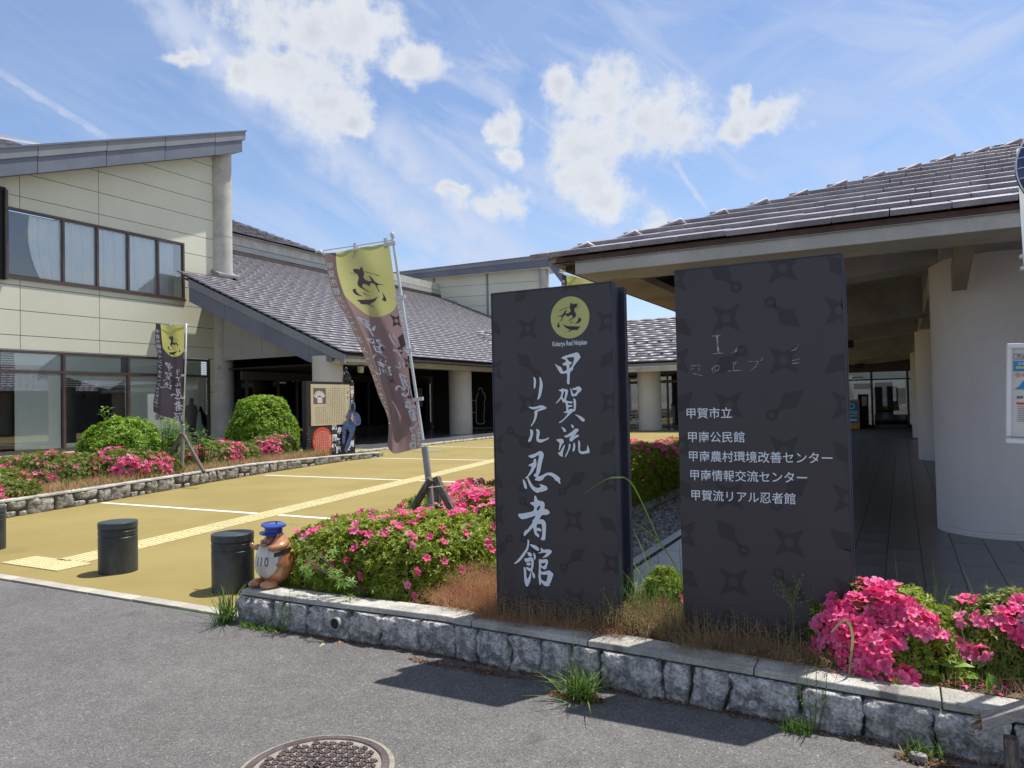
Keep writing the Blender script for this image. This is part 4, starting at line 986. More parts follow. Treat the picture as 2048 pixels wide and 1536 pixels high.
def curtain(y0, y1, z0, z1, x0, folds, name='curtain', amp=0.05, left_gather=False):
    n = int(folds * 10); V = []; F = []
    rows = 7
    for r in range(rows + 1):
        t = r / rows
        for i in range(n + 1):
            s = i / n
            yy = y0 + (y1 - y0) * s
            if left_gather:
                pull = (1 - s) ** 1.5 * 0.6 * math.sin(t * PI * 0.85) ** 1.2
                yy += pull * (1 - t) * 1.2 - (1 - s) * 0.25 * max(0, t - 0.7)
                yy = y0 + (y1 - y0) * s + (1 - s) * (-0.15 + 0.5 * t * (1.15 - t) * 1.6 - 0.5 * t) * -1
            V.append((x0 + amp * math.sin(2 * PI * folds * s + 1.4 * math.sin(7 * s)) * (0.7 + 0.3 * t) + 0.02 * math.sin(23 * s), yy, z1 + (z0 - z1) * t))
    for r in range(rows):
        for i in range(n):
            a = r * (n + 1) + i; F.append((a, a + 1, a + n + 2, a + n + 1))
    g_ = G(); g_.add(V, F)
    return g_.build(name, 'curtain', wu, smooth=True)
curtain(16.15, 17.5, 6.75, 9.1, FX - 0.15, 7, amp=0.035, left_gather=True)
for i in range(1, 4): curtain(edges[i] + 0.0, edges[i + 1] - 0.0, 6.75, 9.12, FX - 0.14 - 0.004 * i, 7, amp=0.035)
curtain(21.75, 22.6, 6.75, 9.1, FX - 0.15, 2, amp=0.02)
G().box(FX - 0.9, FX - 0.8, 15.4, 23.1, 6.6, 9.3).build('room_wall', 'interior', wu)
mull_l = [17.50, 20.24]
fr = G(); frame_bars(fr, 12.6, 24.40, 0.10, 3.95, [15.0] + mull_l + [22.95], trans=(3.15,), w_=0.10)
fr.box(FX - 0.02, FX + 0.12, 12.6, 24.42, 0.02, 0.16)
wl = fr.build('lower_window', 'brown', HB)
for (a, b_) in ((12.7, 14.95), (15.05, 17.45), (17.55, 20.19), (20.29, 22.9), (23.0, 24.35)):
    G().box(FX - 0.06, FX - 0.05, a, b_, 0.2, 3.1).build('pane', 'glass', wl)
    G().box(FX - 0.06, FX - 0.05, a, b_, 3.2, 3.85).build('pane', 'glass', wl)
for (a, b_, z0, z1) in ((15.72, 17.42, 0.2, 3.1), (17.56, 20.18, 0.2, 3.1), (20.3, 22.9, 0.2, 3.1), (23.0, 24.3, 0.2, 3.1), (15.72, 17.42, 3.2, 3.85), (17.56, 19.95, 3.2, 3.85), (20.3, 22.9, 3.2, 3.85), (23.0, 24.0, 3.2, 3.85), (12.7, 14.95, 0.2, 3.85)):
    G().box(FX - 0.11, FX - 0.10, a, b_, z0, z1).build('blind', 'blind', wl)
sl = G()
for zz in [3.85 - 0.085 * k for k in range(8)] + [3.05 - 0.085 * k for k in range(6)]:
    sl.box(FX - 0.095, FX - 0.07, 15.25, 24.3, zz - 0.02, zz + 0.0)
sl.build('blind_slats', 'curtain', wl, kind='stuff')
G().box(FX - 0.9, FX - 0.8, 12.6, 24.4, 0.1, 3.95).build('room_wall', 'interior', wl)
# black cloth hung behind the second pane
cv = []; cf = []
nn_ = 24
for r in range(13):
    for i in range(nn_ + 1):
        s = i / nn_; y = 17.62 + s * 2.5
        top = 2.98 - 1.1 * min(s, 0.72) * 0.62 + (max(0, s - 0.72)) * 1.55
        z = top + (0.38 - top) * r / 12
        cv.append((FX - 0.085 + 0.6 * 0.014 * math.sin(9 * s + 5 * (r / 12) * (1 + s)) + 0.006 * math.sin(31 * s + r), y, z))
for r in range(12):
    for i in range(nn_):
        a = r * (nn_ + 1) + i; cf.append((a, a + 1, a + nn_ + 2, a + nn_ + 1))
q = G(); q.add(cv, cf); q.build('black_drape', 'black_cloth', wl, smooth=True)
# black cut-out figures on the fourth pane: a standing figure and a bird
fig = [[(23.25, 0.3), (23.20, 1.0), (23.05, 1.35), (23.12, 1.75), (23.32, 1.85), (23.30, 1.95), (23.33, 2.1), (23.45, 2.15), (23.55, 2.08), (23.55, 1.92), (23.53, 1.85), (23.72, 1.75), (23.78, 1.45), (23.70, 1.1), (23.66, 0.7), (23.72, 0.3)],
       [(24.0, 0.9), (23.92, 1.5), (23.85, 1.62), (23.84, 1.45), (23.87, 1.72), (23.98, 1.74), (24.05, 1.55), (24.2, 1.35), (24.33, 1.3), (24.33, 0.4), (24.22, 0.4), (24.15, 0.75)]]
q = G(); place(q, poly_geo(fig), lambda a, b_: (FX - 0.07, a, b_)); q.build('window_silhouette', 'black', wl)
G().box(FX - 0.01, FX + 2.6, 10, 24.6, -0.1, 0.06).build('apron_slab', 'kerb', kind='structure')

# clerestory and upper roof above the left canopy
UB = empty('upper_roof_block', (0, 0, 0), label='upper storey with a pale concrete band under a dark hipped roof behind the left canopy', cat='building')
G().box(-36.6, -36.3, 22, 60, 11.77, 12.36).build('concrete_band', 'concrete', UB)
G().box(-36.6, -36.25, 22, 60, 11.40, 11.72).build('pale_strip', 'panel_grey', UB)
G().box(-36.6, -36.22, 22, 60, 11.10, 11.36).build('ridge_cap', 'brown', UB)
q = G(); q.add([(-36.1, 14, 12.4), (-36.1, 41, 12.4), (-52, 25.1, 12.4 + 0.47 * 15.9), (-52, 14, 12.4 + 0.47 * 15.9)], [(0, 1, 2, 3)])
q.add([(-36.1, 41, 12.4), (-60, 41, 12.4), (-52, 25.1, 12.4 + 0.47 * 15.9)], [(0, 1, 2)])
q.add([(-36.1, 14, 12.33), (-36.1, 41, 12.33), (-36.1, 41, 12.4), (-36.1, 14, 12.4)], [(0, 1, 2, 3)])
ur = q.build('roof', 'tile_far', UB)
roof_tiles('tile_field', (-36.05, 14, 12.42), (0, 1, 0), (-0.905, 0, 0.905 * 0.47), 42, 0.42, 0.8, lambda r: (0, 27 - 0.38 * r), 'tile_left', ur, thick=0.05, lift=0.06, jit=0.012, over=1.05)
G().prism([(-33.5, 12, 12.6), (-33.5, 19.6, 13.6), (-40, 12, 15.2)], (0.1, 0, -0.1)).build('roof', 'fascia', UB)

# ---- back building with the rising eave
BB = empty('back_building', (0, 0, 0), label='pale green panelled building with a dark grey eave standing behind the left canopy roof', cat='building')
bp0 = Vector((-34.3, 56.1, 0)); bdx = Vector((0.977, 0.211, 0)); bn = Vector((0.211, -0.977, 0))
def bw(t, z, out=0.0): return tuple(bp0 + bdx * t + bn * out + Vector((0, 0, z)))
ts = [-6.6, -2.62, 2.40, 7.25]
def btop(t): return 12.88 + (t + 6.2) * 0.02
zz_ = [4, 6, 8, 9.3, 10.2, 11.1, 12.05, 13.3]
for i in range(3):
    for j in range(len(zz_) - 1):
        a, b_ = ts[i] + 0.03, ts[i + 1] - 0.03
        z1a = min(zz_[j + 1] - 0.015, btop(a)); z1b = min(zz_[j + 1] - 0.015, btop(b_))
        G().prism([bw(a, zz_[j] + 0.015), bw(b_, zz_[j] + 0.015), bw(b_, z1b), bw(a, z1a)], -bn * 0.08).build('wall_panel', 'panel', BB)
G().prism([bw(-6.6, 4, -0.09), bw(7.3, 4, -0.09), bw(7.3, 13.1, -0.09), bw(-6.6, 12.8, -0.09)], -bn * 0.3).build('wall_backing', 'fascia_light', BB)
for t in (-2.62, 2.40): G().prism([bw(t - 0.09, 4, 0.05), bw(t + 0.09, 4, 0.05), bw(t + 0.09, 12.98, 0.05), bw(t - 0.09, 12.9, 0.05)], -bn * 0.1).build('joint_cover', 'fascia_light', BB)
G().lathe([(0.42, 4), (0.42, 13.0)], 20, bw(7.55, 0, 0.0)).build('corner_column', 'concrete', BB, smooth=True, angle=30)
G().prism([bw(-6.8, 13.52, 0.8), bw(8.15, 14.12, 0.8), bw(8.15, 13.72, 0.8), bw(-6.8, 13.22, 0.8)], -bn * 0.15).build('fascia_board', 'fascia_light', BB)
G().prism([bw(-6.8, 13.20, 0.76), bw(8.1, 13.70, 0.76), bw(8.1, 13.10, 0.76), bw(-6.8, 12.78, 0.76)], -bn * 0.15).build('fascia_board', 'fascia', BB)
G().prism([bw(8.15, 14.12, 0.8), bw(9.9, 11.6, 0.8), bw(9.9, 10.7, 0.8), bw(8.15, 13.1, 0.8)], -bn * 0.9).build('rake_board', 'fascia', BB)
G().prism([bw(-6.8, 13.55, 0.85), bw(8.2, 14.16, 0.85), bw(8.2, 14.16, -8), bw(-6.8, 13.55, -8)], (0, 0, -0.08)).build('roof', 'tile_far', BB)
G().tube([bw(-3.6, 11.4, 0.3), bw(-0.4, 10.5, 0.3)], 0.16, 8).build('gutter', 'fascia_light', BB)

# notices and figure panel on the dark porch glazing
for (p, wdt, hgt, lab) in (((-27.42, 31.9, 1.35), 0.42, 0.62, 'white notice on the dark porch glazing left of the large banner'), ((-27.42, 39.2, 1.45), 0.5, 1.2, 'white notice on the dark porch glazing left of the far round column')):
    o = G().box(p[0], p[0] + 0.015, p[1], p[1] + wdt, p[2], p[2] + hgt).build('notice', 'paper'); tag(o, lab, 'notice')
cut = empty('silhouette_panel', (-22.6, 40.0, 0), label='black standing figure with a white outline in the dark porch beside sign edge', cat='cutout')
body = [(-0.30, 0.0), (-0.34, 0.5), (-0.30, 1.1), (-0.34, 1.5), (-0.22, 1.9), (-0.16, 2.05), (-0.16, 2.25), (-0.02, 2.36), (0.12, 2.25), (0.12, 2.05), (0.26, 1.92), (0.3, 1.6), (0.2, 1.4), (0.24, 0.9), (0.14, 0.5), (0.22, 0.08), (0.05, 0.0)]
q = G(); q.prism([(-0.62 + a * 1.18, 0.0, 0.28 + b_ * 0.98) for a, b_ in smooth_poly(body)], (0, 0.03, 0)); q.build('outline', 'white', cut)
q = G(); q.prism([(-0.62 + a, -0.012, 0.33 + b_ * 0.93) for a, b_ in smooth_poly(body)], (0, 0.01, 0)); q.build('figure', 'black', cut)
q = G(); q.box(-1.5, 0.4, 0.04, 0.08, 0.02, 0.06); q.box(-1.5, -1.46, 0.02, 0.08, 0.02, 1.8); q.box(-1.5, -0.9, 0.02, 0.08, 1.76, 1.8); q.box(-1.5, -0.9, 0.02, 0.08, 1.0, 1.03); q.build('stand', 'pole_white', cut)
# hanging lantern
ln_ = empty('porch_lantern', (-19.6, 24.0, 3.0), label='small hanging lantern under the eave of the left canopy above the information board', cat='lantern')
G().box(-0.02, 0.02, -0.02, 0.02, 0.30, 0.50).build('hanger', 'black', ln_)
G().lathe([(0.05, 0.30), (0.16, 0.24), (0.16, 0.21)], 6).build('cap', 'black', ln_)
G().lathe([(0.10, -0.05), (0.13, 0.0), (0.14, 0.21)], 6).build('lamp_glass', 'lamp_glass', ln_)
# ------------------------------------------------------------------ near planter: stone wall, coping, soil
G().add([(-4.40, 4.1, 0.215), (-3.35, 4.1, 0.215), (6, 3.95, 0.215), (6, 5.25, 0.215), (-2.4, 5.25, 0.215), (-3.4, 6.2, 0.215), (-3.4, 30, 0.215), (-4.40, 30, 0.215)], [tuple(range(8))]).build('planter_soil', 'soil', kind='structure')
NW = empty('stone_planter_wall', (-2, 3.95, 0), label='low grey rough stone planter wall with concrete coping along the asphalt road', cat='wall')
NW.location = (0, 0, 0)
def wy(x):      # front line of the wall
    return 3.985 + 0.02 * math.sin(x * 2) if x < -2.6 else 3.985 - 0.06 * (x + 2.6)
def wtop(x): return 0.205 if x < -1.5 else 0.205 - 0.010 * (x + 1.5)
jx = [-4.46, -4.09, -4.0, -3.77, -3.39, -3.12, -2.82, -2.53, -2.36, -2.13, -1.91, -1.72, -1.54, -1.17, -1.02, -0.83, -0.48, -0.20, 0.09, 0.38, 0.70, 1.05, 1.4]
for i in range(len(jx) - 1):
    a, b_ = jx[i], jx[i + 1]; xm = (a + b_) / 2; hh = wtop(xm) - 0.006
    vs, fs = rough_block(b_ - a - 0.012, hh + 0.05, 0.20, i * 3.3 + 1, 10 if b_ - a < 0.2 else 16, 0.11, 9.0)
    sh = 0.35 if i in (1, 4, 14) else (-0.25 if i in (8, 12) else 0.05)
    g_ = G(); g_.add([(p.x + sh * p.z * 0.5, p.y, min(p.z, hh / 2 + 0.018)) for p in vs], fs)
    yv = wy(xm) + 0.085 + random.uniform(-0.012, 0.012)
    o = g_.build('stone', 'stone', NW, smooth=True, angle=55); o.location = (xm, yv, hh / 2 - 0.02)
    o.rotation_euler = (0, 0, -0.06 if xm > -2.6 else 0)
# mortar backing behind the joints
g_ = G(); xs2 = [-4.40 + 0.2 * k for k in range(30)]
for k in range(29):
    g_.add([(xs2[k], wy(xs2[k]) + 0.055, -0.02), (xs2[k + 1], wy(xs2[k + 1]) + 0.055, -0.02), (xs2[k + 1], wy(xs2[k + 1]) + 0.055, wtop(xs2[k + 1])), (xs2[k], wy(xs2[k]) + 0.055, wtop(xs2[k]))], [(0, 1, 2, 3)])
g_.build('mortar', 'mortar', NW)
# coping stones
cj = [-4.43, -3.4, -2.42, -1.62, -0.70, 0.12, 1.5]
for i in range(6):
    a, b_ = cj[i] + 0.003, cj[i + 1] - 0.003
    n = 10; vs = []; fs = []
    for k in range(n + 1):
        x_ = a + (b_ - a) * k / n; y0 = wy(x_) + 0.012 + 0.004 * mnoise.noise(Vector((x_ * 9, 0, 0))); t = wtop(x_)
        dz = 0.004 * mnoise.noise(Vector((x_ * 7, 3, 0)))
        vs += [(x_, y0, t), (x_, y0 + 0.004, t + 0.036 + dz), (x_, y0 + 0.175, t + 0.042 + dz), (x_, y0 + 0.19, t)]
    for k in range(n):
        for q_ in range(4):
            fs.append((k * 4 + q_, k * 4 + (q_ + 1) % 4, k * 4 + 4 + (q_ + 1) % 4, k * 4 + 4 + q_))
    fs += [(3, 2, 1, 0), (n * 4, n * 4 + 1, n * 4 + 2, n * 4 + 3)]
    g_ = G(); g_.add(vs, fs); g_.build('coping_stone', 'coping', NW, bevel=0.006)
# return of the wall along the plaza edge
for k in range(6):
    vs, fs = rough_block(0.20, 0.25, 0.36, k * 5.1 + 70, 6, 0.12, 6.0)
    g_ = G(); g_.add(vs, fs); o = g_.build('stone', 'stone', NW, smooth=True, angle=55); o.location = (-4.36, 4.32 + k * 0.37, 0.09)
G().box(-4.44, -4.28, 4.18, 6.5, 0.205, 0.24).build('coping_stone', 'coping', NW, bevel=0.006)
# drain pipe
o = G().lathe([(0.042, -0.09), (0.042, 0.03), (0.036, 0.03), (0.036, -0.08)], 20).build('drain_pipe', 'pipe', NW, smooth=True, angle=40); o.rotation_euler = (R(90), 0, 0); o.location = (-3.47, 3.955, 0.115)
o = G().lathe([(0.035, 0), (0.035, 0.004)], 16).build('pipe_hollow', 'black', NW); o.rotation_euler = (R(90), 0, 0); o.location = (-3.47, 3.936, 0.115)
# loose stone and manhole
vs, fs = rough_block(0.07, 0.04, 0.05, 5, 4, 0.2, 4)
g_ = G(); g_.add([(p.x + 0.02, p.y + 3.69, p.z + 0.018) for p in vs], fs); tag(g_.build('loose_stone', 'stone_warm', smooth=True, angle=50), 'small loose pale stone on the asphalt at the foot of the planter wall', 'stone')
MH = empty('manhole_cover', (-2.33, 2.50, 0.002), 0.4, label='round rusty brown manhole cover with chevron relief in the asphalt', cat='manhole')
G().lathe([(0.345, -0.02), (0.345, 0.001), (0.32, 0.003), (0.32, -0.02)], 48).build('grit_ring', 'grit', MH)
G().lathe([(0.322, -0.02), (0.322, 0.008), (0.318, 0.010), (0.290, 0.010), (0.286, 0.004), (0.286, -0.02)], 64).build('rim', 'iron', MH, smooth=True, angle=30)
G().lathe([(0.286, -0.02), (0.286, 0.003), (0.001, 0.003)], 48).build('plate', 'grit', MH)
ch = G()
s_ = 0.040
for i in range(-8, 9):
    for j in range(-8, 9):
        cx, cy = i * s_, j * s_
        if math.hypot(cx, cy) > 0.262: continue
        sgn = 1 if (i + j) % 2 else -1
        for k in (0, 1):
            o_ = k * 0.014 - 0.007
            w_ = 0.0035
            if (i + j) % 2:
                pts = [(cx - 0.015, cy - 0.010 + o_), (cx, cy + 0.006 + o_), (cx + 0.015, cy - 0.010 + o_)]
            else:
                pts = [(cx - 0.010 + o_, cy - 0.015), (cx + 0.006 + o_, cy), (cx - 0.010 + o_, cy + 0.015)]
            for a, b_ in ((pts[0], pts[1]), (pts[1], pts[2])):
                d = Vector((b_[0] - a[0], b_[1] - a[1], 0)); c = Vector(((a[0] + b_[0]) / 2, (a[1] + b_[1]) / 2, 0.006))
                ch.obox(c, d, (-d.y, d.x, 0), (0, 0, 1), d.length / 2 + 0.002, w_ * 1.15, 0.004)
ch.lathe([(0.045, 0.002), (0.045, 0.010), (0.001, 0.010)], 20)
ch.build('relief', 'iron', MH)

# ------------------------------------------------------------------ left planter wall
LWp = [(-12.02, 5.0), (-12.10, 6.3), (-12.42, 7.9), (-12.85, 9.6), (-13.32, 11.2), (-13.80, 13.3), (-14.12, 15.3), (-14.32, 17.0), (-14.25, 18.3)]
def lw(s):
    acc = 0
    for k in range(len(LWp) - 1):
        a, b_ = Vector(LWp[k] + (0,)), Vector(LWp[k + 1] + (0,)); l = (b_ - a).length
        if s <= acc + l or k == len(LWp) - 2: return a + (b_ - a) * ((s - acc) / l), (b_ - a).normalized()
        acc += l
LWL = sum((Vector(LWp[k + 1]) - Vector(LWp[k])).length for k in range(len(LWp) - 1))
LW = empty('curved_planter_wall', (0, 0, 0), label='curving low stone planter wall along the left edge of the yellow plaza', cat='wall')
def ltop(s): return 0.245 if s < 8 else max(0.06, 0.245 - 0.022 * (s - 8))
s = 0.0; k = 0
while s < LWL - 0.2:
    ln = random.choice([0.30, 0.42, 0.5, 0.36]) * (1.0 if s < 9 else 1.25)
    p, d = lw(s + ln / 2); hh = ltop(s)
    mode = k % 3
    parts = [(0, 0, ln, hh)]
    if mode == 1 and ln > 0.33: parts = [(0, hh * 0.22, ln, hh * 0.56), (-ln * 0.30, -hh * 0.32, ln * 0.5, hh * 0.38), (ln * 0.26, -hh * 0.36, ln * 0.42, hh * 0.30)]
    for (ox, oz, w_, h_) in parts:
        vs, fs = rough_block(w_ - 0.022, h_, 0.18, k * 2.3 + ox * 9 + 200, 7, 0.10, 8.0)
        g_ = G(); tpz = 0.7 if len(parts) > 1 and oz > 0 else 0
        g_.add([(q.x * (1 - tpz * max(0, -q.z / h_ + 0.1)), q.y, q.z) for q in vs], fs)
        o = g_.build('stone', 'stone_warm', LW, smooth=True, angle=55)
        nrm = Vector((-d.y, d.x, 0))
        o.location = p + nrm * 0.09 + Vector((d.x * ox, d.y * ox, hh / 2 + oz)); o.rotation_euler = (0, 0, math.atan2(d.y, d.x))
    s += ln; k += 1
g_ = G(); n = 60
for k in range(n):
    (p, d), (p2, d2) = lw(LWL * k / n), lw(LWL * (k + 1) / n)
    nn1 = Vector((-d.y, d.x, 0)) * 0.05; nn2 = Vector((-d2.y, d2.x, 0)) * 0.05
    t1, t2 = ltop(LWL * k / n), ltop(LWL * (k + 1) / n)
    q = [p + nn1, p2 + nn2, p2 + nn2 + Vector((0, 0, t2)), p + nn1 + Vector((0, 0, t1))]
    g_.add(q, [(0, 1, 2, 3)])
g_.build('mortar', 'mortar', LW)
s = 0.0
while s < LWL - 0.1:
    ln = min(1.9, LWL - s); vs = []; fs = []; m_ = 8
    for k in range(m_ + 1):
        ss = s + 0.004 + (ln - 0.008) * k / m_; p, d = lw(ss); nv = Vector((-d.y, d.x, 0)); t = ltop(ss)
        for (o_, z) in ((-0.005, t), (0.0, t + 0.032), (0.17, t + 0.036), (0.18, t)): vs.append(p + nv * o_ + Vector((0, 0, z)))
    for k in range(m_):
        for q_ in range(4): fs.append((k * 4 + q_, k * 4 + (q_ + 1) % 4, k * 4 + 4 + (q_ + 1) % 4, k * 4 + 4 + q_))
    fs += [(3, 2, 1, 0), (m_ * 4, m_ * 4 + 1, m_ * 4 + 2, m_ * 4 + 3)]
    g_ = G(); g_.add(vs, fs); g_.build('coping_stone', 'coping', LW, bevel=0.005); s += ln
g_ = G(); n = 24
for k in range(n):
    (p, d), (p2, d2) = lw(LWL * k / n), lw(LWL * (k + 1) / n)
    t = ltop(LWL * k / n) - 0.02; t2 = ltop(LWL * (k + 1) / n) - 0.02
    g_.add([(p.x - 0.1, p.y, t), (p2.x - 0.1, p2.y, t2), (-26.3, p2.y + 1.0, 0.16), (-26.3, p.y + (1.0 if k else -3), 0.16)], [(0, 1, 2, 3)])
g_.build('planter_soil', 'soil', kind='structure')

# ------------------------------------------------------------------ bollards
def make_bollard():
    t = empty('bollard')
    G().lathe([(0.178, 0.0), (0.178, 0.352), (0.174, 0.356), (0.174, 0.366), (0.178, 0.370), (0.178, 0.412), (0.174, 0.416), (0.174, 0.428), (0.178, 0.432)], 48).build('post', 'bollard', t, smooth=True, angle=30)
    G().lathe([(0.170, 0.432), (0.180, 0.436), (0.180, 0.492), (0.176, 0.498), (0.160, 0.501), (0.001, 0.503)], 48).build('cap', 'bollard_top', t, smooth=True, angle=30)
    return t
b0 = make_bollard()
blab = ['dark grey metal bollard with a ringed cap nearest the animal figurine', 'dark grey metal bollard at the end of the tactile strip, middle of the three', 'dark grey metal bollard cut by the left edge of the photograph']
for i, (x_, y_) in enumerate(((-5.27, 4.66), (-6.95, 4.72), (-9.56, 4.86))):
    if i == 0: t = b0
    else:
        t = b0.copy(); COL.objects.link(t)
        for c in b0.children:
            c2 = c.copy(); COL.objects.link(c2); c2.parent = t
    t.location = (x_, y_, 0.004); t.rotation_euler = (0, 0, i * 1.3)
    tag(t, blab[i], 'bollard', 'bollards across the plaza entrance')

# ------------------------------------------------------------------ the two dark signs
def star_geo(r, cx=0.0, cy=0.0, rot=PI / 4):
    p = []
    for k in range(8):
        rr = r if k % 2 == 0 else r * 0.40
        a = rot + k * PI / 4
        p.append((cx + rr * math.cos(a), cy + rr * math.sin(a)))
    hole = [(cx + r * 0.24 * math.cos(a * PI / 8), cy + r * 0.24 * math.sin(a * PI / 8)) for a in range(16)]
    return poly_geo([p, hole])
def kunai_geo(cx, cy, rx, ry, s_):
    """kite blade centred at (cx, cy) with its ring at (rx, ry)"""
    d = Vector((rx - cx, ry - cy)).normalized(); n_ = Vector((-d.y, d.x))
    def P(a, b_): return (cx + d.x * a + n_.x * b_, cy + d.y * a + n_.y * b_)
    ring = Vector((rx, ry)); 
    kite = [P(-s_ * 0.62, 0), P(s_ * 0.02, s_ * 0.36), P(s_ * 0.42, s_ * 0.10), P((ring - Vector((cx, cy))).length - s_ * 0.2, s_ * 0.06), P((ring - Vector((cx, cy))).length - s_ * 0.2, -s_ * 0.06), P(s_ * 0.42, -s_ * 0.10), P(s_ * 0.02, -s_ * 0.36)]
    circ = lambda r_: [(rx + r_ * math.cos(a * PI / 8), ry + r_ * math.sin(a * PI / 8)) for a in range(16)]
    g1 = poly_geo([kite]); g2 = poly_geo([circ(s_ * 0.23), circ(s_ * 0.09)])
    return g1, g2
def clip_print(g, x0, x1, z0, z1):
    """keep only the part of the flat print inside the panel (vertices clamped)"""
    g.v = [(min(max(v[0], x0), x1), v[1], min(max(v[2], z0), z1)) for v in g.v]
S1 = empty('museum_sign', (-1.91, 4.15, 0), label='tall charcoal sign with a round yellow emblem and white brush lettering in two columns', cat='sign')
yf = 0.0
x0, x1, z0, z1 = -0.405, 0.415, 0.16, 2.30
G().box(x0, x1, yf, yf + 0.045, z0, z1).build('front_panel', 'sign', S1, bevel=0.002)
G().box(x0 - 0.003, x0 + 0.004, yf - 0.004, yf + 0.048, z0, z1 + 0.002).build('edge_trim', 'sign_edge', S1)
G().box(x1 - 0.004, x1 + 0.003, yf - 0.004, yf + 0.048, z0, z1 + 0.002).build('edge_trim', 'sign_edge', S1)
G().box(x0, x1, yf - 0.004, yf + 0.048, z1, z1 + 0.006).build('edge_trim', 'sign_edge', S1)
G().box(x0 + 0.05, x1 - 0.03, yf + 0.045, yf + 0.20, z0, z1 - 0.02).build('core', 'sign_edge', S1, bevel=0.004)
G().box(x0, x1 + 0.005, yf + 0.20, yf + 0.245, z0, z1).build('back_panel', 'sign_edge', S1, bevel=0.002)
g_ = G()
f1 = lambda a, b_: (a, yf - 0.0012, b_)
for (a, b_) in [(-2.06, 2.06), (-2.07, 1.59), (-1.78, 0.88), (-1.78, 0.40), (-1.53, 2.07), (-1.525, 1.59), (-2.31, 1.81), (-2.31, 1.33), (-1.53, 1.12), (-1.54, 0.64), (-2.32, 0.89), (-1.76, 2.33), (-2.06, 0.42)]:
    g_ = G(); place(g_, star_geo(0.092, a + 1.91, b_), f1); clip_print(g_, x0 + 0.005, x1 - 0.005, z0, z1 - 0.002); g_.build('star_print', 'sign_print', S1)
for (a, b_, c, d) in [(-2.09, 1.86, -2.00, 1.77), (-1.54, 1.84, -1.46, 1.93), (-2.10, 1.35, -2.2, 1.42), (-1.75, 1.13, -1.85, 1.05), (-1.55, 1.32, -1.46, 1.4), (-1.76, 0.67, -1.85, 0.59), (-1.56, 0.87, -1.47, 0.8), (-2.30, 0.67, -2.22, 0.74), (-2.31, 1.10, -2.4, 1.18), (-2.30, 1.57, -2.38, 1.5), (-2.30, 2.08, -2.38, 2.16), (-2.04, 1.13, -2.12, 1.06), (-2.03, 0.68, -2.12, 0.75), (-1.47, 2.28, -1.55, 2.36), (-2.1, 2.28, -2.03, 2.36), (-2.02, 0.9, -2.12, 0.98)]:
    g_ = G()
    for gg in kunai_geo(a + 1.91, b_, c + 1.91, d, 0.115): place(g_, gg, f1)
    clip_print(g_, x0 + 0.005, x1 - 0.005, z0, z1 - 0.002); g_.build('kunai_print', 'sign_print', S1)
for key in ('ko', 'ga', 'ryu', 'ri', 'a', 'ru', 'nin', 'sha', 'kan'):
    g_ = G(); place(g_, poly_geo(stroke_polys(key)), lambda a, b_: (a, yf - 0.0035, b_))
    g_.build('lettering', 'letter', S1)
cx_, cz_, rr_ = 0.140, 2.11, 0.128
g_ = G(); place(g_, poly_geo([[(cx_ + rr_ * math.cos(k * PI / 32), cz_ + rr_ * math.sin(k * PI / 32)) for k in range(64)]]), lambda a, b_: (a, yf - 0.0025, b_)); em = g_.build('emblem', 'emblem', S1)
g_ = G(); place(g_, poly_geo(stroke_polys('emb')), lambda a, b_: (a, yf - 0.0045, b_)); g_.build('emblem_figure', 'emblem_dark', em)
tv, tf = text_geo('Kokaryu Real Ninjakan', 0.036, 0.0006)
wt = max(v.x for v in tv)
g_ = G(); place(g_, (tv, tf), lambda a, b_: (0.020 + a * 0.228 / wt, yf - 0.0035, 1.940 + b_ * 1.15)); g_.build('lettering', 'letter', S1)

S2 = empty('facilities_sign', (-0.70, 4.25, 0), label='tall charcoal sign listing five facilities in small white letters, right of the museum sign', cat='sign')
x0, x1, z0, z1 = -0.448, 0.447, 0.16, 2.345
G().box(x0, x1, 0, 0.05, z0, z1).build('front_panel', 'sign', S2, bevel=0.002)
G().box(x0, x1, -0.003, 0.052, z1, z1 + 0.005).build('edge_trim', 'sign_edge', S2)
G().box(x1 - 0.003, x1 + 0.004, -0.003, 0.052, z0, z1).build('edge_trim', 'sign_edge', S2)
G().box(x0 + 0.03, x1 + 0.01, 0.05, 0.09, z0, z1 - 0.06).build('back_panel', 'sign_edge', S2, bevel=0.003)
g_ = G(); f2 = lambda a, b_: (a, -0.0012, b_)
for (a, b_) in [(-0.86, 2.05), (-0.55, 2.30), (-0.56, 1.80), (-0.86, 1.56), (-0.27, 2.05), (-0.25, 1.55), (-0.57, 1.31), (-0.87, 1.05), (-0.56, 0.81), (-0.86, 0.57), (-0.26, 1.06), (-1.15, 1.82), (-1.14, 0.82), (-1.15, 2.30), (-1.14, 1.33), (-0.27, 0.57), (-0.55, 0.32)]:
    g_ = G(); place(g_, star_geo(0.108, a + 0.70, b_), f2); clip_print(g_, x0 + 0.002, x1 - 0.005, z0, z1 - 0.002); g_.build('star_print', 'sign_print', S2)
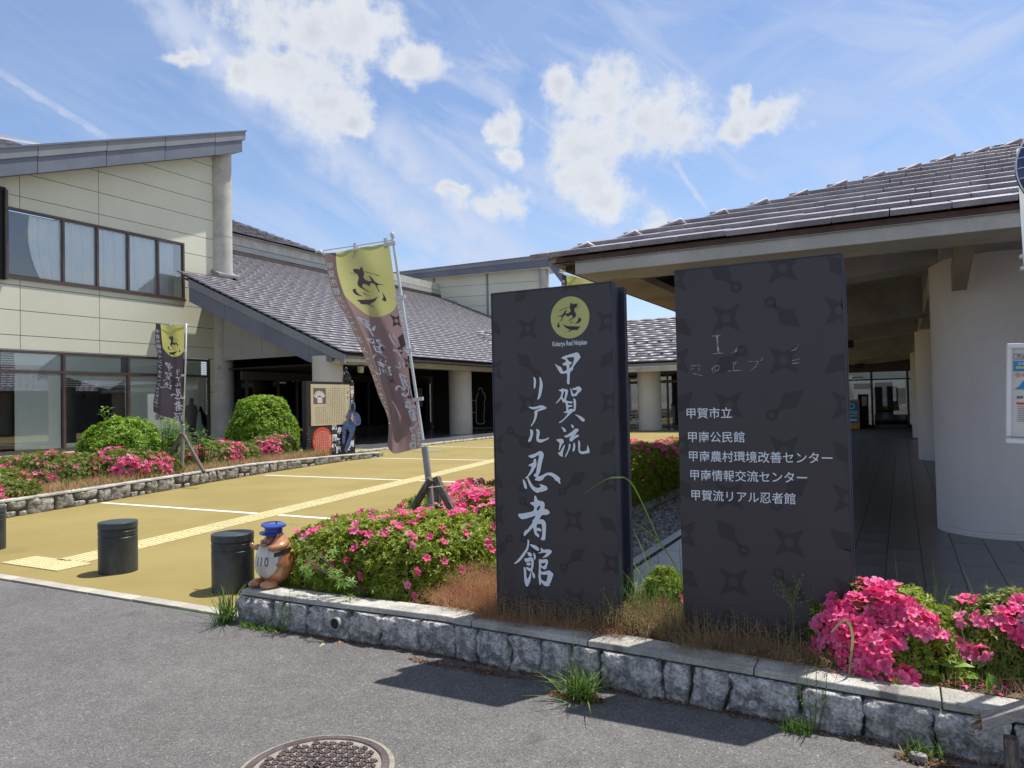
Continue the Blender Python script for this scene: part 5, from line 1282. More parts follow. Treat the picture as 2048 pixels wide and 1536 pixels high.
for (a, b_, c, d) in [(-0.53, 2.03, -0.62, 2.12), (-0.88, 2.31, -0.80, 2.22), (-0.87, 1.79, -0.78, 1.86), (-0.53, 1.58, -0.63, 1.50), (-0.52, 1.10, -0.62, 1.01), (-0.89, 0.85, -0.80, 0.75), (-0.54, 0.55, -0.62, 0.64), (-0.29, 1.77, -0.2, 1.85), (-0.27, 1.30, -0.2, 1.22), (-0.29, 0.84, -0.2, 0.76), (-1.12, 2.02, -1.2, 2.1), (-1.12, 1.58, -1.2, 1.5), (-1.13, 1.08, -1.2, 1.16), (-1.12, 0.57, -1.2, 0.64), (-0.83, 0.31, -0.9, 0.38), (-0.27, 2.29, -0.2, 2.2)]:
    g_ = G()
    for gg in kunai_geo(a + 0.70, b_, c + 0.70, d, 0.14): place(g_, gg, f2)
    clip_print(g_, x0 + 0.002, x1 - 0.005, z0, z1 - 0.002); g_.build('kunai_print', 'sign_print', S2)
for (s, xa, xb, zc, hgt) in (('甲賀市立', -1.097, -0.842, 1.516, 0.062), ('甲南公民館', -1.092, -0.777, 1.380, 0.062), ('甲南農村環境改善センター', -1.090, -0.330, 1.270, 0.062), ('甲南情報交流センター', -1.085, -0.458, 1.163, 0.062), ('甲賀流リアル忍者館', -1.082, -0.520, 1.048, 0.062)):
    tv, tf = text_geo(s, 1.0, 0.006)
    mx_ = max(v.x for v in tv); mn_ = min(v.x for v in tv); hy = max(v.y for v in tv); ly = min(v.y for v in tv)
    g_ = G(); place(g_, (tv, tf), lambda a, b_: (xa + 0.70 + (a - mn_) * (xb - xa) / (mx_ - mn_), -0.003, zc + (b_ - (hy + ly) / 2) * hgt / (hy - ly))); g_.build('lettering', 'letter', S2)
# remains of removed letters: thin chipped outlines
g_ = G()
def thin(pts, w_=0.0016):
    for a, b_ in zip(pts[:-1], pts[1:]):
        d = Vector((b_[0] - a[0], 0, b_[1] - a[1])); c = Vector(((a[0] + b_[0]) / 2 + 0.70, -0.0015, (a[1] + b_[1]) / 2))
        g_.obox(c, d, (0, 1, 0), d.cross(Vector((0, 1, 0))), d.length / 2 + w_ * 0.3, 0.0006, w_)
for pl in ([(-0.942, 1.952), (-0.892, 1.954)], [(-0.937, 1.852), (-0.878, 1.853)], [(-0.837, 1.853), (-0.808, 1.858), (-0.802, 1.882)], [(-0.518, 1.848), (-0.492, 1.853), (-0.480, 1.880)], [(-0.515, 1.793), (-0.476, 1.802)], [(-0.516, 1.778), (-0.476, 1.781)],
           [(-1.066, 1.787), (-1.012, 1.791), (-1.022, 1.760)], [(-1.070, 1.766), (-1.048, 1.775)], [(-1.053, 1.744), (-1.003, 1.729)],
           [(-0.915, 1.752), (-0.946, 1.765), (-0.938, 1.742), (-0.908, 1.762), (-0.905, 1.782), (-0.921, 1.785), (-0.948, 1.765)], [(-0.927, 1.745), (-0.929, 1.782)],
           [(-0.861, 1.750), (-0.782, 1.752)], [(-0.825, 1.752), (-0.826, 1.798)], [(-0.830, 1.797), (-0.806, 1.798), (-0.820, 1.786), (-0.830, 1.797)], [(-0.742, 1.798), (-0.691, 1.798), (-0.707, 1.769), (-0.739, 1.743)],
           [(-0.676 + 0.007 * math.cos(k * PI / 4), 1.808 + 0.007 * math.sin(k * PI / 4)) for k in range(9)]): thin(pl)
ist = [(-0.917, 1.952), (-0.906, 1.952), (-0.907, 1.900), (-0.900, 1.856), (-0.895, 1.852), (-0.917, 1.852), (-0.912, 1.860), (-0.914, 1.900)]
place(g_, poly_geo([ist]), lambda a, b_: (a + 0.70, -0.0018, b_))
thin([(-0.817, 1.855), (-0.809, 1.868)], 0.004); thin([(-0.502, 1.850), (-0.490, 1.862)], 0.004)
g_.build('letter_residue', 'ghost', S2, kind='stuff')

# ------------------------------------------------------------------ banners
def catmull(P, t):
    n = len(P); x_ = t * (n - 1); i = min(int(x_), n - 2); f = x_ - i
    p0, p1, p2, p3 = P[max(i - 1, 0)], P[i], P[i + 1], P[min(i + 2, n - 1)]
    return 0.5 * ((2 * p1) + (-p0 + p2) * f + (2 * p0 - 5 * p1 + 4 * p2 - p3) * f * f + (-p0 + 3 * p1 - 3 * p2 + p3) * f ** 3)
class Cloth:
    def __init__(s, rows): s.g = [[Vector(p) for p in r] for r in rows]
    def P(s, u, v):
        u = min(max(u, 0), 1); v = min(max(v, 0), 1)
        return catmull([catmull(r, u) for r in s.g], v)
    def N(s, u, v):
        e = 0.01
        a = s.P(min(u + e, 1), v) - s.P(max(u - e, 0), v); b_ = s.P(u, min(v + e, 1)) - s.P(u, max(v - e, 0))
        n = a.cross(b_).normalized()
        if n.y > 0: n = -n        # towards the road
        return n
def clothmat(name, brown, brown2, yellow, aspect):
    mt = bpy.data.materials.new(name); mt.use_nodes = True
    t = mt.node_tree; n = t.nodes; l = t.links; b = n['Principled BSDF']; b.inputs['Roughness'].default_value = 0.75; b.inputs['Specular IOR Level'].default_value = 0.2
    uv = n.new('ShaderNodeUVMap'); sp = n.new('ShaderNodeSeparateXYZ'); l.new(uv.outputs[0], sp.inputs[0])
    def mth(op, a, b_):
        q = n.new('ShaderNodeMath'); q.operation = op
        for i, v in enumerate((a, b_)):
            if isinstance(v, (int, float)): q.inputs[i].default_value = v
            else: l.new(v, q.inputs[i])
        return q.outputs[0]
    u, v = sp.outputs[0], sp.outputs[1]
    right = mth('GREATER_THAN', u, 0.215)
    du = mth('SUBTRACT', u, 0.62); dv = mth('MULTIPLY', mth('SUBTRACT', v, 0.165), aspect)
    inside = mth('LESS_THAN', mth('SQRT', mth('ADD', mth('MULTIPLY', du, du), mth('MULTIPLY', dv, dv)), 0), 0.46)
    upper = mth('LESS_THAN', v, 0.16)
    ye = mth('MULTIPLY', right, mth('MAXIMUM', inside, upper))
    m1 = n.new('ShaderNodeMix'); m1.data_type = 'RGBA'; l.new(right, m1.inputs[0]); m1.inputs[6].default_value = brown2 + (1,); m1.inputs[7].default_value = brown + (1,)
    m2 = n.new('ShaderNodeMix'); m2.data_type = 'RGBA'; l.new(ye, m2.inputs[0]); l.new(m1.outputs[2], m2.inputs[6]); m2.inputs[7].default_value = yellow + (1,)
    l.new(m2.outputs[2], b.inputs['Base Color'])
    tr_ = n.new('ShaderNodeBsdfTranslucent'); l.new(m2.outputs[2], tr_.inputs[0]); ms = n.new('ShaderNodeMixShader'); ms.inputs[0].default_value = 0.45
    l.new(b.outputs[0], ms.inputs[1]); l.new(tr_.outputs[0], ms.inputs[2]); l.new(ms.outputs[0], n['Material Output'].inputs[0])
    return mt
M['cloth_main'] = clothmat('faded_banner_cloth', (0.29, 0.205, 0.205), (0.16, 0.115, 0.115), (0.50, 0.49, 0.20), 2.35)
M['cloth_dark'] = clothmat('dark_banner_cloth', (0.075, 0.06, 0.075), (0.05, 0.04, 0.05), (0.52, 0.51, 0.16), 3.0)
M['cloth_letter'] = material('banner_letter', (0.62, 0.62, 0.62), None, 0.7)
M['cloth_print'] = material('banner_dark_print', (0.10, 0.065, 0.065), None, 0.8)
def banner(cloth, parent, mat_, nu=30, nv=60, tcol='SMALL', both=False):
    vs = []; fs = []; uvs = []
    for j in range(nv + 1):
        for i in range(nu + 1):
            vs.append(cloth.P(i / nu, j / nv)); uvs.append((i / nu, j / nv))
    for j in range(nv):
        for i in range(nu):
            a = j * (nu + 1) + i; fs.append((a, a + 1, a + nu + 2, a + nu + 1))
    g_ = G(); g_.add(vs, fs); o = g_.build('cloth', mat_, parent, smooth=True)
    uvl = o.data.uv_layers.new(name='UVMap')
    for lp in o.data.loops: uvl.data[lp.index].uv = uvs[lp.vertex_index]
    def fine(geo, step=0.012):
        # split long edges so that the print follows the folds
        import bmesh
        bm = bmesh.new(); me = bpy.data.meshes.new('tmp'); me.from_pydata(geo[0], [], geo[1]); bm.from_mesh(me)
        for _ in range(4):
            es = [e for e in bm.edges if e.calc_length() > step]
            if not es: break
            bmesh.ops.subdivide_edges(bm, edges=es, cuts=1)
        bmesh.ops.triangulate(bm, faces=bm.faces[:])
        V = [v.co.copy() for v in bm.verts]; F = [tuple(v.index for v in f.verts) for f in bm.faces]
        bm.free(); bpy.data.meshes.remove(me); return V, F
    def put(geo, name, m_, off=0.004, step=0.05):
        V, F = fine(geo, step); g2 = G(); g2.add([cloth.P(v.x, v.y) + cloth.N(v.x, v.y) * off for v in V], F)
        return g2.build(name, m_, o)
    # brush lettering, seen from the back of the cloth (mirrored)
    for key in ('ko', 'ga', 'ryu', 'ri', 'a', 'ru', 'nin', 'sha', 'kan'):
        polys = stroke_polys(key)
        q = [[(0.665 - (a + 0.02) * 1.85, 0.375 + (1.90 - b_) * 0.435) for a, b_ in p] for p in polys]
        V, F = poly_geo(q); put((V, F), 'lettering', 'cloth_letter', 0.005)
    q = [[(0.60 + (0.14 - a) * 2.9, 0.070 + (2.24 - b_) * 1.10) for a, b_ in p] for p in stroke_polys('emb')]
    put(poly_geo(q), 'emblem_figure', 'cloth_print' if mat_ == 'cloth_main' else 'emblem_dark', 0.004)
    # narrow column of print along the free edge
    sm = '甲賀市観光インフォメーションセンター'
    for k, ch_ in enumerate(sm):
        V, F = text_geo('｜' if ch_ == 'ー' and False else ch_, 1.0, 0.015)
        hz = 0.037
        put(([Vector((0.175 - v.x * 0.14, 0.075 + k * 0.047 + (0.75 - v.y) * hz * 1.12, 0)) for v in V], F), 'lettering', 'cloth_letter', 0.005, 0.06)
    if True:
        g3 = []
        for (a, b_) in ((0.93, 0.37), (0.45, 0.50), (0.97, 0.585), (0.50, 0.66), (0.9, 0.74)):
            V, F = star_geo(0.105, 0, 0); put(([Vector((a + v.x, b_ + v.y * 0.42, 0)) for v in V], F), 'printed_pattern', 'cloth_print' if mat_ == 'cloth_main' else 'sign_print', 0.003)
        for (a, b_, c, d) in ((0.93, 0.47, 0.85, 0.52),):
            for V, F in kunai_geo(0, 0, (c - a), (d - b_) * 2.3, 0.2): put(([Vector((a + v.x, b_ + v.y * 0.42, 0)) for v in V], F), 'printed_pattern', 'cloth_print' if mat_ == 'cloth_main' else 'sign_print', 0.003)
    return o
def px(x, y, Yp):   # point of the plane Y = Yp that lies on the sight line through a photograph position
    d = cam.matrix_world.to_3x3() @ Vector(((x - 1024) / 1480.0, -(y - 768) / 1480.0, -1)); t = Yp / d.y
    return Vector((0, 0, 1.6)) + d * t
zz = lambda a, b_, y: px(620 + a * 0.3125, 460 + b_ * 0.3125, y)
rows = [
 [zz(90,148,5.52), zz(180,142,5.47), zz(290,118,5.50), zz(400,100,5.48), zz(505,85,5.5)],
 [zz(112,270,5.62), zz(188,262,5.50), zz(300,250,5.46), zz(415,245,5.50), zz(528,240,5.5)],
 [zz(150,415,5.70), zz(232,410,5.52), zz(330,415,5.44), zz(440,420,5.50), zz(552,430,5.5)],
 [zz(225,545,5.72), zz(295,545,5.50), zz(380,570,5.44), zz(470,580,5.52), zz(580,590,5.5)],
 [zz(322,750,5.74), zz(385,740,5.42), zz(460,740,5.46), zz(540,745,5.53), zz(618,750,5.5)],
 [zz(385,900,5.76), zz(440,900,5.40), zz(505,900,5.46), zz(570,900,5.52), zz(632,900,5.5)],
 [zz(440,1060,5.76), zz(495,1060,5.38), zz(550,1065,5.44), zz(600,1070,5.50), zz(655,1060,5.5)],
 [zz(500,1215,5.70), zz(530,1215,5.36), zz(590,1220,5.42), zz(650,1220,5.50), zz(700,1200,5.5)],
 [zz(495,1385,5.62), zz(535,1430,5.44), zz(600,1420,5.46), zz(660,1405,5.50), zz(715,1395,5.5)]]
BN = empty('large_banner', (0, 0, 0), label='large faded brown and yellow vertical banner on a leaning white pole above the azaleas', cat='banner')
banner(Cloth(rows), BN, 'cloth_main')
top = px(785, 474, 5.5); bot = px(846, 880, 5.5)
g_ = G(); g_.tube([top, bot], 0.014, 10); g_.tube([px(827, 825, 5.48), px(829, 842, 5.48)], 0.02, 10); g_.lathe([(0.02, 0), (0.022, 0.03), (0.012, 0.045)], 10, top); g_.build('pole', 'pole_white', BN, smooth=True, angle=40)
g_ = G(); g_.tube([px(786, 480, 5.5), px(640, 502, 5.5)], 0.006, 8); g_.tube([px(640, 502, 5.5), px(632, 503, 5.5)], 0.011, 8); g_.build('crossbar', 'pole_white', BN)
g_ = G(); g_.tube([px(632, 503, 5.5), px(641, 502, 5.49), px(650, 511, 5.5)], 0.013, 8); g_.build('corner_clip', 'pole_white', BN, smooth=True)
for (a, b_) in ((290, 100), (486, 70)): 
    p = zz(a, b_ + 8, 5.49); G().obox(p, (1, 0, 0), (0, 1, 0), (0, 0, 1), 0.017, 0.012, 0.035).build('loop', 'pole_white', BN)
for (a, b_) in ((505, 88), (565, 432), (628, 767), (680, 1083)):
    p = zz(a + 12, b_, 5.49); G().obox(p, (1, 0, 0.1), (0, 1, 0), (-0.1, 0, 1), 0.055, 0.008, 0.016).build('loop', 'pole_white', BN)
ST = empty('banner_stake', (0, 0, 0), label='weathered timber stake with two raking props holding the large banner pole', cat='stake')
g_ = G(); g_.tube([px(849, 893, 5.5), px(858, 965, 5.5), px(868, 1075, 5.5), px(872, 1140, 5.5)], 0.030, 12); g_.build('pipe', 'pipe', ST, smooth=True, angle=50)
def prop(name, a, b_, r=0.036): 
    g_ = G(); g_.tube([a, (a + b_) / 2, b_], r, 7); return g_.build(name, 'wood', ST)
prop('prop', px(862, 958, 5.44), px(812, 1040, 5.42)); prop('prop', px(872, 955, 5.44), px(916, 1045, 5.42)); prop('post', px(874, 955, 5.62), px(876, 1120, 5.6), 0.042)
for yy_ in (975, 1010): G().tube([px(858, yy_, 5.38), px(886, yy_ - 3, 5.40)], 0.004, 5).build('wire', 'pole_white', ST)

zl = lambda a, b_, y: px(a * 0.2539, 620 + b_ * 0.2539, y)
rows = [
 [zl(1228,108,10.75), zl(1272,112,10.6), zl(1340,116,10.62), zl(1400,120,10.6), zl(1452,125,10.6)],
 [zl(1222,230,10.8), zl(1285,240,10.65), zl(1345,245,10.55), zl(1400,248,10.6), zl(1450,250,10.6)],
 [zl(1240,370,10.82), zl(1300,375,10.6), zl(1350,380,10.55), zl(1400,380,10.62), zl(1446,380,10.6)],
 [zl(1238,510,10.8), zl(1300,515,10.55), zl(1350,515,10.58), zl(1395,515,10.63), zl(1440,515,10.6)],
 [zl(1226,620,10.78), zl(1280,630,10.6), zl(1340,635,10.55), zl(1390,640,10.6), zl(1436,640,10.6)],
 [zl(1210,715,10.8), zl(1275,740,10.62), zl(1335,755,10.58), zl(1390,765,10.62), zl(1442,770,10.6)],
 [zl(1208,800,10.78), zl(1270,832,10.6), zl(1330,848,10.6), zl(1390,865,10.62), zl(1448,882,10.6)]]
B2 = empty('small_banner', (0, 0, 0), label='dark purple and yellow vertical banner on a white pole in the left planter', cat='banner')
banner(Cloth(rows), B2, 'cloth_dark', 20, 40)
g_ = G(); g_.tube([zl(1468, 108, 10.6), zl(1462, 400, 10.6), zl(1446, 890, 10.6)], 0.016, 8); g_.build('pole', 'pole_white', B2, smooth=True)
g_ = G(); g_.tube([zl(1532, 122, 10.6), zl(1215, 92, 10.7)], 0.008, 6); g_.build('crossbar', 'pole_white', B2)
for (a, b_) in ((1340, 110), (1452, 122), (1452, 322), (1440, 515), (1442, 692)):
    G().obox(zl(a, b_, 10.58), (1, 0, 0), (0, 1, 0), (0, 0, 1), 0.045 if a > 1400 else 0.02, 0.01, 0.022 if a > 1400 else 0.04).build('loop', 'pole_white', B2)
ST2 = empty('banner_stake', (0, 0, 0), label='thin weathered timber tripod holding the dark banner in the left planter', cat='stake')
q = G(); q.tube([zl(1440, 905, 10.6), zl(1436, 1100, 10.6), zl(1430, 1300, 10.6)], 0.042, 10); q.build('post', 'pipe', ST2, smooth=True, angle=50)
for e in ((1300, 1235), (1605, 1275)):
    q = G(); q.tube([zl(1428 if e[0] < 1400 else 1440, 970, 10.5), zl(e[0], e[1], 10.4)], 0.038, 7); q.build('prop', 'wood', ST2)

# third banner, its top just above the museum sign
B3 = empty('far_banner', (0, 0, 0), label='yellow and maroon banner whose top just shows above the museum sign', cat='banner')
Y3 = 12.0
rows = [[px(1124, 549, Y3), px(1135, 551, Y3 - .05), px(1152, 554, Y3), px(1170, 557, Y3 + .05), px(1186, 563, Y3)]]
for k in range(1, 6):
    dy = 36 * k
    rows.append([px(1124 - 2 * k, 549 + dy, Y3 + .1), px(1137 - k, 551 + dy, Y3 - .05), px(1154, 554 + dy, Y3), px(1170, 557 + dy, Y3 + .06), px(1187 + k, 563 + dy, Y3)])
banner(Cloth(rows), B3, 'cloth_dark', 16, 24)
g_ = G(); g_.tube([px(1190, 560, Y3), px(1202, 800, Y3), px(1206, 880, Y3)], 0.016, 8); g_.build('pole', 'pole_white', B3)
g_ = G(); g_.tube([px(1193, 566, Y3), px(1118, 544, Y3)], 0.009, 6); g_.build('crossbar', 'pole_white', B3)
ps = px(1206, 880, Y3); g_ = G(); g_.tube([ps + Vector((0, 0, .1)), Vector((ps.x, ps.y, 0.2))], 0.03, 8); g_.build('stake', 'wood', B3)

# ------------------------------------------------------------------ information board with the figure cut-out
IB = empty('information_board', (-14.70, 15.62, 0.0), label='dark information board with a beige text panel and a red disc beside the left canopy', cat='sign board')
L_ = 2.06   # board runs along +Y, faces +X
G().box(-0.16, 0.0, 0.0, L_, 0.02, 2.32).build('slab', 'board', IB, bevel=0.006)
pnl = G().box(0.0, 0.015, 0.17, 1.83, 1.06, 2.24).build('text_panel', 'beige', IB)
q = G(); q.box(0.0155, 0.018, 0.27, 0.78, 1.68, 2.13); q.build('photograph', 'ink', pnl)
q = G()
for k in range(7):
    a = R(150 - k * 20); c = Vector((0.019, 0.53 - 0.02, 1.80)); d = Vector((0, math.cos(a), math.sin(a)))
    q.obox(c + d * 0.18, d, (1, 0, 0), d.cross(Vector((1, 0, 0))), 0.075, 0.001, 0.028)
q.box(0.0185, 0.020, 0.43, 0.63, 1.70, 1.87); q.build('photo_print', 'paper', pnl)
q = G(); random.seed(5)
for k in range(17):
    y_ = 1.60 - k * 0.077
    zt, zb = (2.14, 1.62 if y_ < 0.83 else 1.12)
    if y_ < 0.83: zt, zb = 1.60, 1.12
    z_ = zt
    while z_ > zb:
        h_ = random.uniform(0.018, 0.05); q.box(0.0152, 0.0165, y_ - 0.010, y_ + 0.010, z_ - h_, z_); z_ -= h_ + random.uniform(0.012, 0.03)
q.build('fine_print', 'ink', pnl, kind='stuff')
def vtext(s, y, z, size, m_, parent, xo=0.018, step=None, bold=0.01, name='lettering'):
    for k, c_ in enumerate(s):
        V, F = text_geo(c_, size, bold * size)
        g2 = G(); place(g2, (V, F), lambda a, b_: (xo, y + a, z - k * (step or size * 1.05) + b_)); g2.build(name, m_, parent)
vtext('忍者', 1.69, 1.98, 0.09, 'ink', pnl, step=0.16)
q = G(); q.box(0.0, 0.008, 1.88, 2.02, 1.95, 2.20); q.build('crest_plate', 'paper', IB)
V, F = poly_geo([[(0.038 * math.cos(k * PI / 8), 0.042 * math.sin(k * PI / 8)) for k in range(16)]])
g2 = G(); place(g2, (V, F), lambda a, b_: (0.010, 1.95 + a, 2.13 + b_)); g2.build('crest_disc', 'red', IB)
vtext('忍びの里', 1.885, 1.82, 0.125, 'letter', IB, xo=0.003, step=0.135, bold=0.04)
V, F = poly_geo([[(0.40 * math.cos(k * PI / 24), 0.43 * math.sin(k * PI / 24)) for k in range(48)]])
g2 = G(); g2.prism([(0.0, 0.62 + 0.41 * math.cos(k * PI / 24), 0.60 + 0.41 * math.sin(k * PI / 24)) for k in range(48)], (0.02, 0, 0)); dsc = g2.build('red_disc', 'red', IB)
q = G()
for k in range(9):
    y_ = 0.92 - k * 0.082
    hz_ = math.sqrt(max(0.0, 0.36 ** 2 - (y_ - 0.62) ** 2)) * 0.85; z_ = 0.60 + hz_
    while z_ > 0.60 - hz_:
        h_ = random.uniform(0.02, 0.045); w_ = 0.012 if k else 0.02; q.box(0.021, 0.0225, y_ - w_, y_ + w_, z_ - h_, z_); z_ -= h_ + 0.02
q.build('fine_print', 'paper', dsc, kind='stuff')
for (c_, y_, z_) in (('臨', 1.04, 0.66), ('兵', 1.26, 0.53), ('闘', 1.05, 0.34), ('者', 1.20, 0.22), ('皆', 1.00, 0.06), ('陣', 1.20, -0.02), ('列', 1.80, 0.12), ('在', 1.62, -0.04)):
    V, F = text_geo(c_, 0.2, 0.012); g2 = G(); place(g2, (V, F), lambda a, b_: (0.003, y_ + a, z_ + 0.27 + b_)); g2.build('lettering', 'letter', IB)
vtext('甲賀市', 0.06, 0.26, 0.075, 'letter', IB, xo=0.003, bold=0.03)
q = G()
for i in range(20):
    for j in range(6):
        cy_, cz_2 = 0.06 + i * 0.1 + (0.05 if j % 2 else 0), 1.00 - j * 0.075
        if abs(cy_ - 0.62) < 0.44 and cz_2 < 1.04 and ((cy_ - 0.62) ** 2 + (cz_2 - 0.60) ** 2) < 0.185: continue
        if cy_ > 1.95 or (cy_ > 1.0 and cz_2 < 0.84): continue
        for a in range(3):
            d = Vector((0, math.cos(R(30 + 60 * a)), math.sin(R(30 + 60 * a)))); q.obox((0.0025, cy_, cz_2), d, (1, 0, 0), d.cross(Vector((1, 0, 0))), 0.024, 0.0006, 0.0022)
q.build('printed_pattern', 'fascia_light', IB)
# figure cut-out: hooded, without a face, hands clasped
CO = empty('figure_cutout', (-14.65, 17.45, 0.04), label='blue hooded figure cut-out without a face leaning on the right end of the information board', cat='cutout')
def cut(name, pts, x_, m_, th=0.015, sm=1):
    g2 = G(); g2.prism([(x_, a, b_) for a, b_ in smooth_poly(pts, sm)], (th, 0, 0)); return g2.build(name, m_, CO)
cut('legs', [(-0.42, 0.62), (-0.36, 0.86), (-0.22, 0.92), (-0.02, 0.88), (0.16, 0.80), (0.22, 0.72), (0.10, 0.45), (-0.02, 0.20), (-0.12, -0.02), (-0.26, -0.22), (-0.36, -0.20), (-0.26, 0.05), (-0.14, 0.30), (-0.08, 0.50), (-0.16, 0.62), (-0.24, 0.64), (-0.28, 0.40), (-0.30, 0.10), (-0.44, 0.08), (-0.42, 0.35)], 0.0, 'navy')
cut('body', [(-0.14, 1.20), (-0.02, 1.28), (0.12, 1.26), (0.26, 1.24), (0.38, 1.12), (0.44, 0.92), (0.42, 0.76), (0.28, 0.72), (0.20, 0.70), (0.02, 0.80), (-0.10, 0.88), (-0.02, 0.98), (-0.14, 0.98), (-0.22, 1.02), (-0.24, 1.10)], 0.004, 'navy')
cut('hood', [(0.06 + 0.125 * math.cos(k * PI / 8), 1.44 + 0.20 * math.sin(k * PI / 8)) for k in range(16)], 0.008, 'navy_pale')
cut('face_hole', [(0.055 + 0.085 * math.cos(k * PI / 8), 1.42 + 0.155 * math.sin(k * PI / 8)) for k in range(16)], 0.0245, 'black', 0.002)
cut('hands', [(0.00, 1.22), (0.05, 1.20), (0.06, 1.05), (0.08, 0.92), (0.04, 0.88), (-0.02, 0.96), (-0.04, 1.02), (0.0, 1.08)], 0.02, 'skin', 0.006)
cut('strap', [(0.06, 1.2), (0.12, 1.12), (0.18, 0.90), (0.22, 0.74), (0.18, 0.74), (0.12, 0.9), (0.08, 1.08)], 0.0195, 'navy_pale', 0.002)
CO.scale = (1, 1, 0.80); CO.location.z = 0.42
# small bronze figure on top of the board
NB = empty('bronze_figure', (-14.77, 17.38, 2.32), label='small crouching dark bronze figure on top of the information board', cat='statue')
g2 = G()
g2.lathe([(0.02, 0.0), (0.10, 0.02), (0.11, 0.08), (0.09, 0.16), (0.07, 0.24), (0.09, 0.30), (0.05, 0.35)], 12); g2.tube([(0.02, 0.04, 0.30), (0.05, 0.13, 0.20), (0.08, 0.05, 0.14)], [0.035, 0.03, 0.025], 8)
g2.tube([(0.0, -0.06, 0.30), (0.05, -0.12, 0.2), (0.08, -0.03, 0.16)], [0.035, 0.03, 0.025], 8); g2.tube([(0, 0.03, 0.1), (0.10, 0.12, 0.12), (0.08, 0.16, 0.0)], [0.05, 0.04, 0.03], 8)
g2.tube([(0, -0.05, 0.1), (0.08, -0.10, 0.08), (0.04, -0.12, 0.0)], [0.05, 0.04, 0.035], 8)
g2.build('body', 'bronze', NB, smooth=True); NB.scale = (0.9, 0.9, 1.0)
g2 = G(); g2.lathe([(0.005, 0.0), (0.05, 0.02), (0.062, 0.06), (0.045, 0.10), (0.005, 0.115)], 12, (0.01, 0.0, 0.335)); g2.build('head', 'bronze', NB, smooth=True)
g2 = G(); g2.tube([(0.07, 0.05, 0.09), (0.10, 0.22, 0.02)], 0.012, 6); g2.tube([(-0.03, -0.05, 0.22), (-0.05, -0.08, 0.31)], 0.016, 6); g2.build('sword', 'pole_white', NB)

# ------------------------------------------------------------------ glazed animal figurine with police cap
TK = empty('ceramic_animal', (-4.285, 4.20, 0.243), R(-2), label='brown glazed ceramic round animal with a blue police cap and 110 on its belly', cat='figurine')
def egg(c, r, n=28, m_=20, deform=None):
    vs = []; fs = []
    for j in range(m_ + 1):
        t = PI * j / m_
        for i in range(n):
            a = 2 * PI * i / n
            p = Vector((math.sin(t) * math.cos(a), math.sin(t) * math.sin(a), math.cos(t)))
            if deform: p = deform(p)
            vs.append(Vector(c) + Vector((p.x * r[0], p.y * r[1], p.z * r[2])))
    for j in range(m_):
        for i in range(n): fs.append((j * n + i, j * n + (i + 1) % n, (j + 1) * n + (i + 1) % n, (j + 1) * n + i))
    return vs, fs
def body_def(p):
    k = 1 - 0.28 * max(0, p.z + 0.25) ** 1.3 + 0.05 * math.exp(-((p.z + 0.5) / 0.3) ** 2)
    return Vector((p.x * k, p.y * k * (1 + 0.0), p.z if p.z > -0.85 else -0.85 + (p.z + 0.85) * 0.3))
# faces -y (towards the road); local metres
g2 = G(); g2.add(*egg((0, 0, 0.215), (0.155, 0.15, 0.215), 36, 28, body_def)); g2.build('body', 'ceramic', TK, smooth=True)
def on_body(u, z, off=0.0):
    """point on the front of the body: u = angle from the front in radians, z = height"""
    pz = (z - 0.215) / 0.215; pz = max(-0.99, min(0.99, pz))
    k = (1 - 0.28 * max(0, pz + 0.25) ** 1.3 + 0.05 * math.exp(-((pz + 0.5) / 0.3) ** 2)) * math.sqrt(1 - pz * pz)
    return Vector(((0.155 * k + off) * math.sin(u), -(0.15 * k + off) * math.cos(u), z))
bel = [(-0.95, 0.30), (-0.5, 0.315), (0.0, 0.31), (0.45, 0.305), (0.75, 0.29), (0.62, 0.275), (0.85, 0.265), (0.66, 0.245), (0.60, 0.20), (0.52, 0.185), (0.60, 0.165), (0.45, 0.13), (0.2, 0.10), (0.0, 0.09), (-0.4, 0.105), (-0.8, 0.12), (-1.05, 0.18), (-1.1, 0.25)]
import bmesh
def wrapped(polys, off, name, m_, parent):
    V, F = poly_geo(polys); bm = bmesh.new(); me = bpy.data.meshes.new('t'); me.from_pydata(V, [], F); bm.from_mesh(me)
    for _ in range(5):
        es = [e for e in bm.edges if e.calc_length() > 0.06]
        if not es: break
        bmesh.ops.subdivide_edges(bm, edges=es, cuts=1)
    bmesh.ops.triangulate(bm, faces=bm.faces[:])
    vs = [on_body(v.co.x, v.co.y, off) for v in bm.verts]; fs = [tuple(v.index for v in f.verts) for f in bm.faces]; bm.free()
    g3 = G(); g3.add(vs, fs); return g3.build(name, m_, parent, smooth=True)
bel = [(a * 1.12 + 0.22, 0.20 + (b_ - 0.20) * 1.12) for a, b_ in bel]
wrapped([bel], 0.004, 'belly', 'ceramic_pale', TK)
V, F = text_geo('110', 1.0, 0.02)
for c_, u0 in (('1', -0.22), ('1', 0.04), ('0', 0.26)):
    V, F = text_geo(c_, 1.0, 0.0); mn = min(v.x for v in V); mxx = max(v.x for v in V)
    vs = [on_body(u0 + (v.x - mn) * 0.46, 0.170 + v.y * 0.10, 0.0075) for v in V]; g3 = G(); g3.add(vs, F); g3.build('number', 'sign_edge', TK)
for sx in (-1, 1):
    g2 = G(); g2.add(*egg((0.062 * sx - 0.02, -0.105, 0.028), (0.058, 0.075, 0.036), 18, 12)); g2.build('foot', 'ceramic', TK, smooth=True)
g2 = G(); g2.add(*egg((-0.005, -0.114, 0.322), (0.036, 0.026, 0.015), 16, 10)); g2.build('muzzle', 'ceramic', TK, smooth=True)
g2 = G(); g2.add(*egg((-0.008, -0.122, 0.348), (0.017, 0.015, 0.016), 12, 8)); g2.build('nose', 'ceramic', TK, smooth=True)
